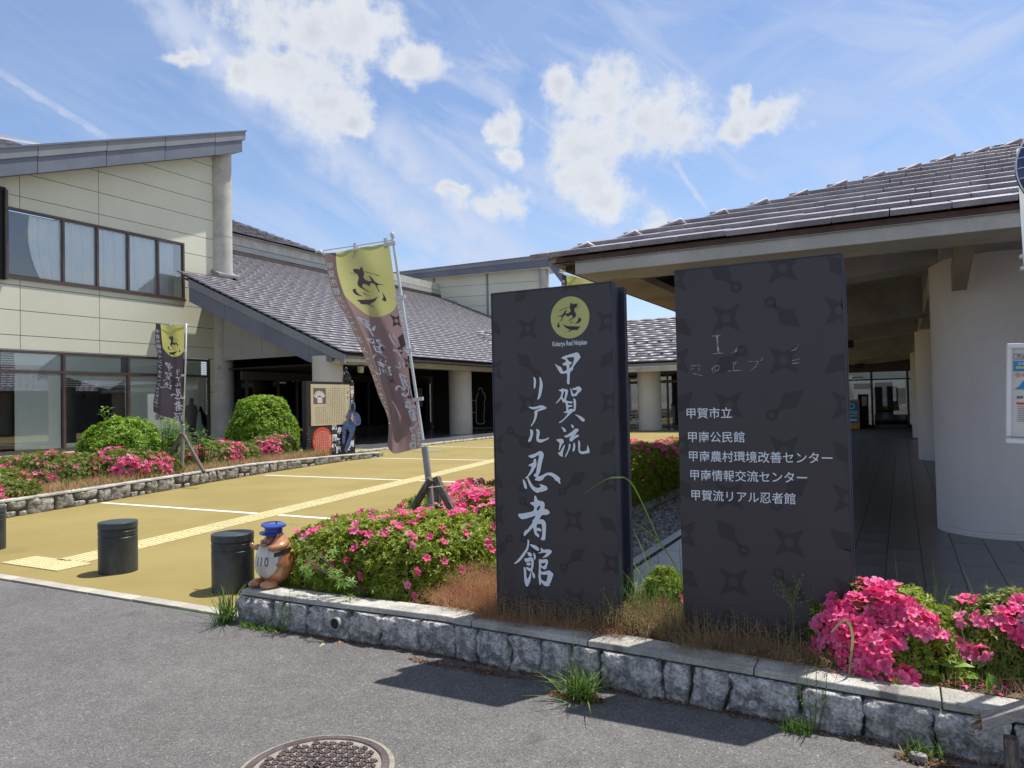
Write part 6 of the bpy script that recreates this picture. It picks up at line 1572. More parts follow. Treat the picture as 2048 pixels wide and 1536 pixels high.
g2 = G(); g2.tube([(-0.09, -0.05, 0.285), (-0.135, -0.075, 0.290), (-0.160, -0.085, 0.303)], [0.030, 0.022, 0.018], 12)
g2.add(*egg((-0.162, -0.087, 0.307), (0.018, 0.016, 0.018), 10, 8)); g2.build('raised_arm', 'ceramic', TK, smooth=True)
g2 = G(); g2.tube([(0.095, 0.02, 0.325), (0.118, -0.045, 0.310), (0.085, -0.100, 0.30), (0.055, -0.118, 0.302)], [0.026, 0.034, 0.028, 0.020], 12); g2.build('arm', 'ceramic', TK, smooth=True)
g2 = G(); g2.add(*egg((0.062, -0.035, 0.385), (0.016, 0.012, 0.016), 12, 8)); g2.build('ear', 'ceramic', TK, smooth=True)
pts = [on_body(0.25 + 0.14 * k, 0.318 + 0.010 * k + 0.002 * k * k, 0.007) for k in range(8)]
g2 = G(); g2.tube(pts, 0.0055, 6); g2.build('shoulder_strap', 'ceramic_black', TK)
vs = []; fs = []
for k in range(14):
    a = 0.72 + 0.13 * k
    vs += [on_body(a, 0.235 + 0.004 * k, 0.006), on_body(a, 0.265 + 0.004 * k, 0.006)]
for k in range(13): fs.append((2 * k, 2 * k + 2, 2 * k + 3, 2 * k + 1))
g2 = G(); g2.add(vs, fs); g2.build('belt', 'ceramic_black', TK)
CP = empty('police_cap', (-0.01, -0.01, 0.408)); CP.parent = TK; CP.rotation_euler = (R(2), R(5), 0); CP.scale = (0.88, 0.88, 0.9)
g2 = G(); g2.lathe([(0.078, 0.0), (0.080, 0.034), (0.110, 0.050), (0.108, 0.062), (0.085, 0.070), (0.03, 0.074), (0.008, 0.075)], 32, sy=0.95); g2.build('crown', 'ceramic_blue', CP, smooth=True, angle=50)
vs = []; fs = []
for k in range(13):
    a = -PI / 2 + (k - 6) * 0.17
    vs += [(0.078 * math.cos(a), 0.076 * math.sin(a), 0.006), (0.112 * math.cos(a), 0.125 * math.sin(a), -0.006), (0.078 * math.cos(a), 0.076 * math.sin(a), -0.002), (0.112 * math.cos(a), 0.125 * math.sin(a), -0.012)]
for k in range(12):
    b_ = 4 * k; fs += [(b_, b_ + 1, b_ + 5, b_ + 4), (b_ + 2, b_ + 6, b_ + 7, b_ + 3), (b_ + 1, b_ + 3, b_ + 7, b_ + 5)]
g2 = G(); g2.add(vs, fs); g2.build('peak', 'ceramic_blue', CP, smooth=True, angle=40)

# ------------------------------------------------------------------ right edge: notice case, blue disc on its pole, broken rail
NC = empty('notice_case', (0.62, 4.2, 1.2), label='white framed notice case with a bus timetable poster at the right edge', cat='notice case')
NC.rotation_euler = (0, R(2.2), 0)
c0 = -0.19
q = G(); q.box(c0, c0 + 0.50, 0, 0.04, 0.60, 0.622); q.box(c0, c0 + 0.50, 0, 0.04, 0.15, 0.172); q.box(c0, c0 + 0.018, 0, 0.04, 0.172, 0.60); q.box(c0 + 0.48, c0 + 0.50, 0, 0.04, 0.172, 0.60); q.build('frame', 'white', NC, bevel=0.003)
G().box(c0 + 0.018, c0 + 0.48, 0.015, 0.03, 0.172, 0.60).build('backing', 'paper', NC)
G().box(c0 - 0.002, c0 + 0.50, -0.006, 0.0, 0.178, 0.182).build('seal_strip', 'fascia', NC)
def ct(s, x_, z_, size, m_, w_=None, bold=0.02, yo=0.013):
    V, F = text_geo(s, size, bold * size); g3 = G(); place(g3, (V, F), lambda a, b_: (c0 + x_ + a * (w_ or 1), yo, z_ + b_)); g3.build('lettering', m_, NC)
q = G()
for (a, b_, c, d) in ((0.028, 0.20, 0.547, 0.549), (0.028, 0.20, 0.572, 0.574)): q.box(c0 + a, c0 + b_, 0.0135, 0.0145, c, d)
q.box(c0 + 0.028, c0 + 0.030, 0.0135, 0.0145, 0.547, 0.574); q.build('title_box', 'ink', NC)
ct('忍の里', 0.037, 0.552, 0.021, 'ink')
G().box(c0 + 0.026, c0 + 0.2, 0.0135, 0.0145, 0.490, 0.540).build('blue_block', 'blue_print', NC)
ct('コミタク', 0.042, 0.522, 0.015, 'letter', yo=0.0125)
G().box(c0 + 0.036, c0 + 0.10, 0.0125, 0.0133, 0.503, 0.514).build('yellow_tab', 'emblem', NC)
q = G(); place(q, poly_geo([[(0.045 + 0.012 * math.cos(k * PI / 6), 0.473 + 0.011 * math.sin(k * PI / 6)) for k in range(12)]]), lambda a, b_: (c0 + a, 0.0135, b_)); q.box(c0 + 0.060, c0 + 0.2, 0.0135, 0.0145, 0.465, 0.482); q.build('picture', 'skin', NC)
q = G(); q.prism([(c0 + 0.030, 0.0135, 0.405), (c0 + 0.2, 0.0135, 0.405), (c0 + 0.2, 0.0135, 0.445), (c0 + 0.065, 0.0135, 0.445), (c0 + 0.05, 0.0135, 0.42)], (0, 0.001, 0)); q.build('picture', 'blue_print', NC)
ct('臨時 お知らせ', 0.040, 0.362, 0.014, 'ink'); G().box(c0 + 0.040, c0 + 0.2, 0.0135, 0.0145, 0.333, 0.344).build('red_block', 'red', NC)
q = G()
for k in range(9): q.box(c0 + 0.044, c0 + 0.2, 0.0135, 0.0145, 0.322 - k * 0.0085, 0.324 - k * 0.0085)
q.build('fine_print', 'ink', NC)
q = G(); q.tube([(0.16, 0.03, -1.0), (0.16, 0.03, 0.2)], 0.02, 10); q.build('leg', 'white', NC)

BD = empty('blue_disc_sign', (0.825, 4.43, 0.2), label='dark blue round domed sign with fine white lines cut by the right edge', cat='sign')
BD.rotation_euler = (0, R(-1.2), 0)
q = G(); q.tube([(-0.20, 0.02, 0), (-0.20, 0.02, 2.62)], 0.020, 14); q.build('pole', 'pole_white', BD, smooth=True)
prof = [(0.24 * math.cos(k * PI / 16) , 0.05 * math.sin(k * PI / 16)) for k in range(8)] + [(0.001, 0.05)]
q = G(); q.lathe([(0.24, -0.02)] + prof, 48); d_ = q.build('disc', 'mirror_blue', BD, smooth=True, angle=50); d_.rotation_euler = (R(90), 0, R(8)); d_.location = (0.0, -0.02, 2.50)
q = G()
for k in range(9):
    z_ = -0.2 + k * 0.05; hw = math.sqrt(max(0.001, 0.235 ** 2 - z_ ** 2))
    pts = [(hw * math.cos(a * PI / 10), 0.0 + z_, 0.052 * math.sqrt(max(0, 1 - (hw * math.cos(a * PI / 10)) ** 2 / 0.0576 - z_ ** 2 / 0.0576)) + 0.002) for a in range(11)]
    q.tube(pts, 0.0022, 5)
q.tube([(0.238 * math.cos(a * PI / 24), 0.238 * math.sin(a * PI / 24), 0.004) for a in range(49)], 0.004, 6)
o = q.build('white_line', 'letter', BD); o.rotation_euler = (R(90), 0, R(8)); o.location = (0.0, -0.02, 2.50)
for zz_2 in (2.08, 2.02):
    G().box(-0.235, -0.17, 0.0, 0.045, zz_2 - 0.008, zz_2 + 0.008).build('clamp', 'pole_white', BD, bevel=0.004)

BR = empty('broken_rail', (0.26, 3.60, 0), label='bleached wooden rail with a splintered end on a short post in the bottom right corner', cat='rail')
d = (px(2048, 1418, 3.62) - px(1962, 1444, 3.60)).normalized()
a_ = px(1962, 1444, 3.60) - BR.location; 
q = G(); q.obox(a_ + d * 0.5, d, (0, 1, 0), (0, 0, 1), 0.5, 0.045, 0.024); q.build('rail', 'wood_pale', BR, bevel=0.004)
q = G()
for k in range(26):
    p = a_ + Vector((0.0, random.uniform(-0.04, 0.04), random.uniform(-0.022, 0.02))); q.tube([p + d * 0.03, p - d * random.uniform(0.0, 0.05) + Vector((0, 0, random.uniform(-0.01, 0.006)))], [0.008, 0.001], 4)
q.build('splinter', 'wood_broken', BR, kind='stuff')
pb = px(2022, 1475, 3.60) - BR.location
q = G(); q.box(pb.x - 0.025, pb.x + 0.025, -0.03, 0.03, -0.05, pb.z - 0.0); q.build('post', 'wood', BR, bevel=0.004)

# blue and orange stand at the far end of the walkway
AS = empty('a_board', (-2.05, 38.0, 0.012), label='orange framed blue stand sign far down the covered walkway', cat='sign')
q = G(); q.box(-0.32, 0.32, 0, 0.05, 0.0, 1.38); q.build('frame', 'orange', AS, bevel=0.03)
G().box(-0.27, 0.27, -0.012, -0.002, 0.28, 1.30).build('face', 'blue_print', AS)
q = G(); place(q, poly_geo([[(0.13 * math.cos(k * PI / 12), 1.08 + 0.13 * math.sin(k * PI / 12)) for k in range(24)], [(0.10 * math.cos(k * PI / 12), 1.08 + 0.10 * math.sin(k * PI / 12)) for k in range(24)]]), lambda a, b_: (a, -0.015, b_)); q.build('ring_logo', 'letter', AS)
V, F = text_geo('CYCLE', 0.17, 0.006); q = G(); place(q, (V, F), lambda a, b_: (-0.24 + a * 0.9, -0.015, 0.72 + b_)); q.build('lettering', 'letter', AS)
q = G(); q.box(-0.2, 0.2, -0.015, -0.013, 0.38, 0.48); q.box(-0.22, 0.22, -0.015, -0.013, 0.60, 0.64); q.build('print_line', 'letter', AS)
TC = empty('dark_totem', (-1.62, 39.2, 0.012), label='dark slim stand with a white sheet beside the blue stand sign', cat='stand')
G().box(-0.22, 0.22, 0, 0.3, 0.0, 1.62).build('cabinet', 'black', TC, bevel=0.02); G().box(-0.05, 0.17, -0.012, -0.002, 1.05, 1.5).build('sheet', 'paper', TC)
# ------------------------------------------------------------------ vegetation
FMESH = {}
def fmesh(m_):
    if m_ not in FMESH:
        lst = []
        for v in range(2):
            V, F = FLOW; V = V.copy(); a = 0.25 * v
            V[:, 2] += (0.10 * v) * (V[:, 0] ** 2 + V[:, 1] ** 2)
            me = bpy.data.meshes.new('flower'); me.from_pydata([tuple(p) for p in V], [], [tuple(int(i) for i in f) for f in F]); me.materials.append(M[m_]); me.update()
            lst.append(me)
        FMESH[m_] = lst
    return FMESH[m_]
def bush(name, label, cat, loc, size, rz=0.0, nros=2500, ros=0.06, leafm='azalea_leaf', power=3.0, lump=0.10, lscale=3.0,
         nflow=0, fsize=0.06, fm='pink', fparts=0, fbias=None, group=None, seed=0.0, depth=0.16, stems=12, low=-0.15, tmpl=None, fcluster=2.2, fthr=0.0):
    t = empty(name, loc, rz, label=label, cat=cat, group=group)
    P, nr, dd = bush_points(nros, size, power, lump, lscale, seed, low, depth)
    nr2 = nr + RNG.normal(size=nr.shape) * 0.45 + np.array([0, 0, 0.25])
    tv, tf = tmpl if tmpl is not None else ROS5
    V, F = scatter(tv, tf, P, nr2, RNG.uniform(0, 6.28, len(P)), ros * RNG.uniform(0.65, 1.2, len(P)))
    fo = np_mesh('foliage', V, F, leafm, t, kind='stuff')
    # shoots that stick out of the clipped surface
    k = RNG.random(len(P)) < 0.05
    V, F = scatter(tv, tf, P[k] + nr[k] * RNG.uniform(0.0, 0.05, (k.sum(), 1)), nr[k] + RNG.normal(size=(k.sum(), 3)) * 0.3 + np.array([0, 0, .6]), RNG.uniform(0, 6.28, k.sum()), ros * 0.9 * np.ones(k.sum()))
    if k.sum(): np_mesh('shoots', V, F, leafm, t, kind='stuff')
    g_ = G()
    for i in range(stems):
        a = 2 * PI * i / stems + random.uniform(-.3, .3); e = Vector((math.cos(a) * size[0] * 0.75, math.sin(a) * size[1] * 0.75, size[2] * random.uniform(0.35, 0.8)))
        g_.tube([(0.25 * e.x * random.random(), 0.25 * e.y * random.random(), 0), e * 0.5 + Vector((0, 0, 0.05)), e], [0.010, 0.007, 0.003], 5)
        for _ in range(3):
            e2 = e * random.uniform(0.6, 0.95); g_.tube([e * 0.5, e2 + Vector((random.uniform(-.1, .1), random.uniform(-.1, .1), random.uniform(0, .1)))], [0.005, 0.002], 4)
    g_.build('branches', 'twig', t, kind='stuff')
    if nflow:
        Q, nq, dq = bush_points(nflow * 8, size, power, lump, lscale, seed, low, 0.02)
        cl = fbm3(Q, fcluster, seed + 31) + 0.4 * fbm3(Q, fcluster * 2.7, seed + 3)
        wgt = cl + RNG.normal(size=len(Q)) * 0.12
        if fbias is not None: wgt = wgt + np.array([fbias(q, n_) for q, n_ in zip(Q, nq)])
        od = np.argsort(-wgt)[:nflow]
        Q, nq = Q[od], nq[od]
        # thin out overlaps
        keep = []
        md = fsize * 0.48
        for i in range(len(Q)):
            if all((Q[i][0] - Q[j][0]) ** 2 + (Q[i][1] - Q[j][1]) ** 2 + (Q[i][2] - Q[j][2]) ** 2 > md * md for j in keep[-260:]): keep.append(i)
        Q, nq = Q[keep], nq[keep]
        dirs = nq + RNG.normal(size=nq.shape) * 0.42 + np.array([0, 0, 0.15])
        sz = fsize * RNG.uniform(0.75, 1.15, len(Q))
        mats_ = [fm, 'pink_bright' if fm == 'pink' else 'pink', 'pink_deep']
        nobj = min(fparts, len(Q), 290)
        for i in range(nobj):
            r_ = random.random(); mt = mats_[0] if r_ < 0.62 else (mats_[1] if r_ < 0.9 else mats_[2])
            o = bpy.data.objects.new('flower', random.choice(fmesh(mt))); COL.objects.link(o); o.parent = t
            q = Vector(Q[i]) + Vector(nq[i]) * ros * 0.65; o.location = q
            o.rotation_euler = (Vector(dirs[i]).to_track_quat('Z', 'Y').to_matrix().to_4x4() @ Matrix.Rotation(random.uniform(0, 6.28), 4, 'Z')).to_euler()
            s_ = float(sz[i]); o.scale = (s_, s_, s_ * random.uniform(0.7, 1.15))
        if nobj < len(Q):
            tvv, tff = FLOWS if fsize * 1480 / max(3.0, math.hypot(loc[0], loc[1])) < 14 else FLOW
            V, F = scatter(tvv, tff, Q[nobj:] + nq[nobj:] * ros * 0.65, dirs[nobj:], RNG.uniform(0, 6.28, len(Q) - nobj), sz[nobj:])
            h = len(Q) - nobj; mi = np.repeat(RNG.choice([0, 0, 0, 1, 2], h), len(tff))
            np_mesh('flowers', V, F, mats_, t, mi=mi, kind='stuff')
    return t
topbias = lambda k: (lambda q, n_: k * n_[2])
AZG = 'clipped azaleas in flower'
# near the road, left of the museum sign
bush('azalea_bush', 'clipped green azalea with scattered pink flowers behind the ceramic figurine', 'azalea', (-3.60, 4.82, 0.20), (0.78, 0.62, 0.50), 0.05, 8500, 0.042, power=4.0, lump=0.08,
     nflow=150, fsize=0.056, fparts=150, seed=3.0, group=AZG, fbias=lambda q, n_: 0.35 * n_[2] - 0.16 * n_[1] - (0.5 if n_[1] > 0.4 else 0) + 0.28 * RNG.normal(), fcluster=6.0)
bush('azalea_bush', 'azalea crowned with dense pink flowers around the banner stake', 'azalea', (-3.55, 6.25, 0.20), (0.80, 0.85, 0.56), 0.0, 8000, 0.044, power=3.6, lump=0.11,
     nflow=420, fsize=0.056, fparts=280, seed=14.0, group=AZG, fbias=lambda q, n_: 0.9 * n_[2], fcluster=3.0)
bush('azalea_bush', 'azalea with pink top seen left of the museum sign, behind the staked one', 'azalea', (-3.75, 8.1, 0.18), (0.62, 1.1, 0.60), 0.0, 4200, 0.058, power=3.6, lump=0.10,
     nflow=420, fsize=0.066, fparts=120, seed=25.0, group=AZG, fbias=topbias(0.9), fcluster=3.0)
bush('azalea_bush', 'azalea hedge with a pink top and dark hollow side between the two dark signs', 'azalea', (-3.90, 11.0, 0.16), (0.60, 1.9, 0.72), 0.0, 6500, 0.062, power=3.6, lump=0.10,
     nflow=560, fsize=0.066, fparts=150, seed=36.0, group=AZG, fbias=topbias(0.8), fcluster=3.0)
bush('azalea_bush', 'farthest azalea hedge beside the gravel, right behind the one between the signs', 'azalea', (-3.90, 15.2, 0.16), (0.55, 2.0, 0.62), 0.0, 4200, 0.07, power=3.6, lump=0.10,
     nflow=420, fsize=0.07, seed=47.0, group=AZG, fbias=topbias(0.8), fcluster=3.0)
# right of the facilities sign
bush('azalea_bush', 'azalea covered in dense bright pink flowers right of the facilities sign', 'azalea', (-0.13, 4.31, 0.20), (0.38, 0.30, 0.39), 0.0, 1700, 0.04, power=2.3, lump=0.16, lscale=5, low=-0.45,
     nflow=1700, fsize=0.061, fparts=288, fm='pink', seed=58.0, group=AZG, fbias=lambda q, n_: 1.1 * n_[2] - 1.3 * n_[1] - 0.1 * n_[0], fcluster=6.0)
bush('azalea_bush', 'leafy azalea with fewer pink flowers at the right edge above the stone wall', 'azalea', (0.62, 4.52, 0.20), (0.52, 0.34, 0.38), 0.0, 3800, 0.04, leafm='azalea_leaf_dull', power=2.8, lump=0.14, lscale=4,
     nflow=270, fsize=0.060, fparts=230, seed=69.0, group=AZG, fbias=lambda q, n_: -0.7 * n_[1] + 0.5 * n_[2], fcluster=5.0)
bush('azalea_bush', 'small azalea with three pink blooms between the two dark signs', 'azalea', (-1.33, 4.55, 0.20), (0.16, 0.17, 0.30), 0.0, 800, 0.045, power=2.4, lump=0.2, lscale=6,
     nflow=6, fsize=0.055, fparts=6, fm='pink_deep', seed=72.0, group=AZG, fbias=lambda q, n_: -1.5 * n_[1] + n_[0], stems=6)
# left planter
LZ = 'azaleas in the left planter'
for (lab, lc, sz_, nr_, nf, sd) in (
    ('azalea with pink clusters at the left edge of the left planter', (-13.6, 6.7, 0.2), (0.85, 0.75, 0.46), 2600, 190, 81.0),
    ('low azalea at the lower left corner of the planter, half hidden in dry grass', (-12.75, 6.75, 0.2), (0.42, 0.5, 0.30), 1200, 120, 85.0),
    ('reddish green azalea in front of the left round topiary, its left half', (-14.5, 8.4, 0.2), (1.0, 0.85, 0.60), 3200, 110, 92.0),
    ('azalea massed with pink flowers in front of the left round topiary', (-13.9, 9.75, 0.2), (0.75, 0.85, 0.58), 2600, 330, 103.0),
    ('azalea massed with pink flowers below the right round topiary', (-15.0, 13.0, 0.2), (0.75, 1.0, 0.55), 2600, 300, 114.0),
    ('azalea between the right topiary and the information board', (-15.35, 14.9, 0.18), (0.50, 0.8, 0.62), 2400, 230, 125.0)):
    bush('azalea_bush', lab, 'azalea', lc, sz_, 0.2, nr_, 0.065, leafm='azalea_leaf_dull', power=3.2, lump=0.13, nflow=nf, fsize=0.072, fparts=min(60, nf), seed=sd, group=LZ, fbias=lambda q, n_: 0.45 * n_[0] - 0.3 * n_[1] + 0.25 * n_[2], fcluster=1.6)
TG = 'clipped round topiary bushes'
bush('topiary_bush', 'round clipped bright green bush at the left, before the black drape window', 'bush', (-17.1, 11.75, 0.1), (0.95, 0.95, 1.32), 0, 7500, 0.080, 'topiary_leaf', 2.3, 0.11, 2.4, seed=131.0, group=TG, depth=0.22, tmpl=ROS4, low=-0.1)
bush('topiary_bush', 'larger round clipped bright green bush nearer the information board', 'bush', (-17.1, 16.3, 0.1), (1.02, 1.02, 1.85), 0, 8500, 0.080, 'topiary_leaf', 2.35, 0.09, 2.2, seed=142.0, group=TG, depth=0.22, tmpl=ROS4, low=-0.1)

def shoots(name, label, cat, loc, n, h, spread, leafn, lsize, leafm, seed, group=None, tmpl=LEAF1):
    random.seed(seed)
    t = empty(name, loc, 0, label=label, cat=cat, group=group); g_ = G(); P = []; D = []
    for i in range(n):
        a = random.uniform(0, 6.28); r = spread * math.sqrt(random.random()); b_ = Vector((r * 0.4 * math.cos(a), r * 0.4 * math.sin(a), 0)); hh = h * random.uniform(0.55, 1.05)
        e = Vector((r * math.cos(a), r * math.sin(a), hh)); mid = (b_ + e) / 2 + Vector((random.uniform(-.04, .04), random.uniform(-.04, .04), 0.03))
        g_.tube([b_, mid, e], [0.010, 0.007, 0.003], 5)
        for k in range(leafn):
            f = 0.12 + 0.88 * k / leafn; p = (b_.lerp(mid, f * 2) if f < 0.5 else mid.lerp(e, f * 2 - 1)); aa = k * 2.4 + i
            P.append(p); D.append((math.cos(aa), math.sin(aa), 0.55))
    g_.build('stems', 'twig', t, kind='stuff')
    P = np.array([tuple(p) for p in P]); D = np.array(D)
    nrm = np.cross(D, np.cross(np.array([[0, 0, 1.0]]), D)); nrm = np.where(nrm[:, 2:3] < 0, -nrm, nrm)
    # leaves point along D: build frames with x axis = D
    X_ = D / np.linalg.norm(D, axis=1, keepdims=True); Z_ = nrm / np.linalg.norm(nrm, axis=1, keepdims=True); Y_ = np.cross(Z_, X_)
    tv, tf = tmpl; s_ = lsize * RNG.uniform(0.7, 1.2, len(P))
    V = P[:, None, :] + s_[:, None, None] * (tv[None, :, 0:1] * X_[:, None, :] + tv[None, :, 1:2] * Y_[:, None, :] + tv[None, :, 2:3] * Z_[:, None, :])
    F = (tf[None] + (np.arange(len(P)) * len(tv))[:, None, None]).reshape(-1, 3)
    np_mesh('leaves', V.reshape(-1, 3), F, leafm, t, kind='stuff')
    return t
shoots('leafy_shrub', 'loose leafy shrub with upright shoots between the left topiary and the banner tripod', 'shrub', (-15.2, 11.5, 0.2), 34, 1.25, 0.62, 22, 0.13, 'broad_leaf', 4)
shoots('leafy_shrub', 'few green shoots rising behind the banner tripod in the left planter', 'shrub', (-14.4, 11.9, 0.2), 14, 0.95, 0.4, 18, 0.12, 'broad_leaf', 5)
shoots('sprout', 'single pale green sprout rising above the left topiary', 'shrub', (-17.2, 11.4, 1.35), 3, 0.4, 0.12, 7, 0.15, 'broad_leaf', 6)
# maple seedling leaves in the near azalea
def maple():
    V = [(0, 0, 0)]; F = []
    for i, a in enumerate((-2.1, -1.1, 0, 1.1, 2.1)):
        l_ = (0.55, 0.8, 1.0, 0.8, 0.55)[i]; b = len(V)
        V += [(l_ * 0.42 * math.cos(a - 0.32), l_ * 0.42 * math.sin(a - 0.32), 0.02), (l_ * 0.42 * math.cos(a + 0.32), l_ * 0.42 * math.sin(a + 0.32), 0.02), (l_ * math.cos(a), l_ * math.sin(a), -0.06)]
        F += [(0, b, b + 1), (b, b + 2, b + 1)]
    return np.array(V), np.array(F)
mp = empty('maple_seedling', (-3.42, 4.12, 0.24), label='young maple with star shaped light green leaves in front of the near azalea', cat='seedling')
g_ = G(); P = []
random.seed(12)
for i in range(9):
    e = Vector((random.uniform(-0.42, 0.10), random.uniform(-0.13, 0.0), random.uniform(0.12, 0.44))); g_.tube([(0.0, 0.10, 0), e * 0.6 + Vector((0, 0.03, 0.02)), e], [0.006, 0.004, 0.002], 5)
    for k in range(5): P.append(tuple(e + Vector((random.uniform(-.05, .05), random.uniform(-.03, .01), random.uniform(-.09, .04)))))
g_.build('stems', 'twig', mp)
P = np.array(P); V, F = scatter(*maple(), P, RNG.normal(size=P.shape) * 0.35 + np.array([0, -0.7, 0.7]), RNG.uniform(0, 6.28, len(P)), np.full(len(P), 0.06)); np_mesh('leaves', V, F, 'maple_leaf', mp, kind='stuff')

def blades(name, n, region, h, wd, m_, lean=0.35, zfn=None, curl=0.5, parent=None, label=None, hv=0.4, seed=None, heads=0.0, headm=None):
    """curved grass blades; region(n) -> (n,2) base points"""
    B = region(n); n = len(B); z0 = np.full(n, 0.2) if zfn is None else np.array([zfn(p) for p in B])
    H = h * RNG.uniform(1 - hv, 1 + hv, n); a = RNG.uniform(0, 6.28, n); ln = np.abs(RNG.normal(size=n)) * lean
    d = np.stack([np.cos(a), np.sin(a), np.zeros(n)], 1); side = np.stack([-np.sin(a + RNG.normal(size=n) * 0.8), np.cos(a), np.zeros(n)], 1)
    side /= np.linalg.norm(side, axis=1, keepdims=True)
    base = np.concatenate([B, z0[:, None]], 1)
    seg = 4; pts = []
    for k in range(seg + 1):
        t = k / seg
        pts.append(base + d * (ln * H * (t + curl * t * t))[:, None] + np.array([0, 0, 1.0]) * (H * (t - 0.5 * curl * ln * t * t))[:, None])
    V = []; 
    for k in range(seg):
        w_ = wd * (1 - 0.75 * (k / seg) ** 1.5); V += [pts[k] + side * w_ / 2, pts[k] - side * w_ / 2]
    V.append(pts[seg]); V = np.stack(V, 1); nv_ = V.shape[1]
    f = []
    for k in range(seg - 1): b = 2 * k; f += [(b, b + 1, b + 3), (b, b + 3, b + 2)]
    b = 2 * (seg - 1); f.append((b, b + 1, b + 2)); f = np.array(f)
    F = (f[None] + (np.arange(n) * nv_)[:, None, None]).reshape(-1, 3)
    V = V.reshape(-1, 3)
    o = np_mesh(name, V, F, m_, parent, kind='stuff')
    if label: o['label'] = label
    if heads:
        k = RNG.random(n) < heads; tips = pts[seg][k]; mid = pts[seg - 1][k]; hp = []
        for t in np.linspace(0, 1, 7): hp.append(mid * (1 - t) + tips * t + RNG.normal(size=tips.shape) * 0.012)
        hp = np.concatenate(hp); T0 = np.array([(0, 0, -.5), (.5, 0, 0), (-.25, .4, 0), (-.25, -.4, 0), (0, 0, .6)]); T1 = np.array([(0, 2, 1), (0, 3, 2), (0, 1, 3), (4, 1, 2), (4, 2, 3), (4, 3, 1)])
        V2, F2 = scatter(T0, T1, hp, RNG.normal(size=hp.shape), RNG.uniform(0, 6.28, len(hp)), np.full(len(hp), 0.006))
        np_mesh('seed_heads', V2, F2, headm or m_, o if parent is None else parent, kind='stuff')
    return o
def rect(x0, x1, y0, y1): return lambda n: np.stack([RNG.uniform(x0, x1, n), RNG.uniform(y0, y1, n)], 1)
def disc(x, y, r): return lambda n: np.stack([x + RNG.normal(size=n) * r * 0.6, y + RNG.normal(size=n) * r * 0.6], 1)
def ellip(x, y, rx, ry):
    def f(n):
        a = RNG.uniform(0, 6.28, n); r = np.sqrt(RNG.random(n)); return np.stack([x + rx * r * np.cos(a), y + ry * r * np.sin(a)], 1)
    return f
# reddish dry weeds left of the museum sign
blades('dry_weeds', 4200, ellip(-2.60, 4.42, 0.36, 0.26), 0.13, 0.0028, 'dry_red', 0.5, curl=0.7, label='rust coloured dry weeds left of the museum sign', heads=0.6)
blades('dry_weeds', 700, ellip(-2.62, 4.5, 0.26, 0.20), 0.22, 0.003, 'dry_red', 0.3, curl=0.5, label='taller rust coloured seed stalks left of the museum sign', heads=0.8)
blades('dry_weeds', 1500, rect(-2.45, -1.45, 4.05, 4.14), 0.075, 0.003, 'dry_red', 0.6, label='short rusty weeds along the foot of the museum sign', heads=0.5)
blades('green_weeds', 700, ellip(-2.75, 5.2, 0.3, 0.3), 0.20, 0.006, 'grass', 0.4, label='green grass behind the rust coloured weeds')
blades('dry_weeds', 420, rect(-2.35, -1.55, 4.06, 4.13), 0.17, 0.0025, 'dry_tan', 0.35, label='thin dry stalks before the museum sign', heads=0.6)
# between and below the signs
blades('dry_weeds', 2600, rect(-1.62, -1.14, 4.12, 4.42), 0.17, 0.0035, 'dry_tan', 0.4, label='tan dry grass between the two dark signs', heads=0.4)
blades('green_weeds', 420, rect(-1.66, -1.15, 4.15, 4.55), 0.30, 0.005, 'grass', 0.3, label='green grass between the two dark signs', heads=0.5)
blades('green_weeds', 26, rect(-1.50, -1.15, 4.3, 4.6), 0.50, 0.007, 'grass', 0.35, curl=0.9, label='tall green reed blades between the two dark signs')
blades('dry_weeds', 3000, rect(-1.15, -0.22, 4.03, 4.20), 0.10, 0.003, 'dry_tan', 0.6, curl=0.8, label='matted dry grass along the foot of the facilities sign', heads=0.3)
blades('dry_weeds', 420, rect(-1.10, -0.30, 4.08, 4.20), 0.19, 0.0035, 'dry_tan', 0.45, curl=0.9, label='dry grass stalks before the facilities sign', heads=0.25)
blades('dry_weeds', 1500, rect(-0.45, 1.3, 4.0, 4.35), 0.09, 0.003, 'dry_tan', 0.6, curl=0.8, label='dry grass under the pink azaleas at the right')
blades('green_weeds', 320, rect(0.10, 1.25, 4.1, 4.7), 0.36, 0.003, 'grass', 0.35, curl=0.8, label='thin green horsetail stems among the right azaleas')
blades('green_weeds', 70, rect(-0.05, 0.6, 4.5, 4.8), 0.42, 0.003, 'grass', 0.35, curl=1.0, label='wispy green stems behind the pink azalea')
# ground cover over the rest of the near bed
blades('green_weeds', 1600, rect(-4.2, -2.4, 4.15, 6.0), 0.07, 0.005, 'grass', 0.5, label='short green ground cover in the near planter')
blades('green_weeds', 500, rect(-3.42, -3.15, 6.4, 12.0), 0.10, 0.006, 'grass', 0.5, zfn=lambda p: 0.1, label='green weeds along the hedge kerb')
blades('dry_weeds', 700, rect(-3.50, -3.3, 6.4, 12.0), 0.10, 0.005, 'dry_tan', 0.5, zfn=lambda p: 0.16, label='dry weeds along the hedge kerb')
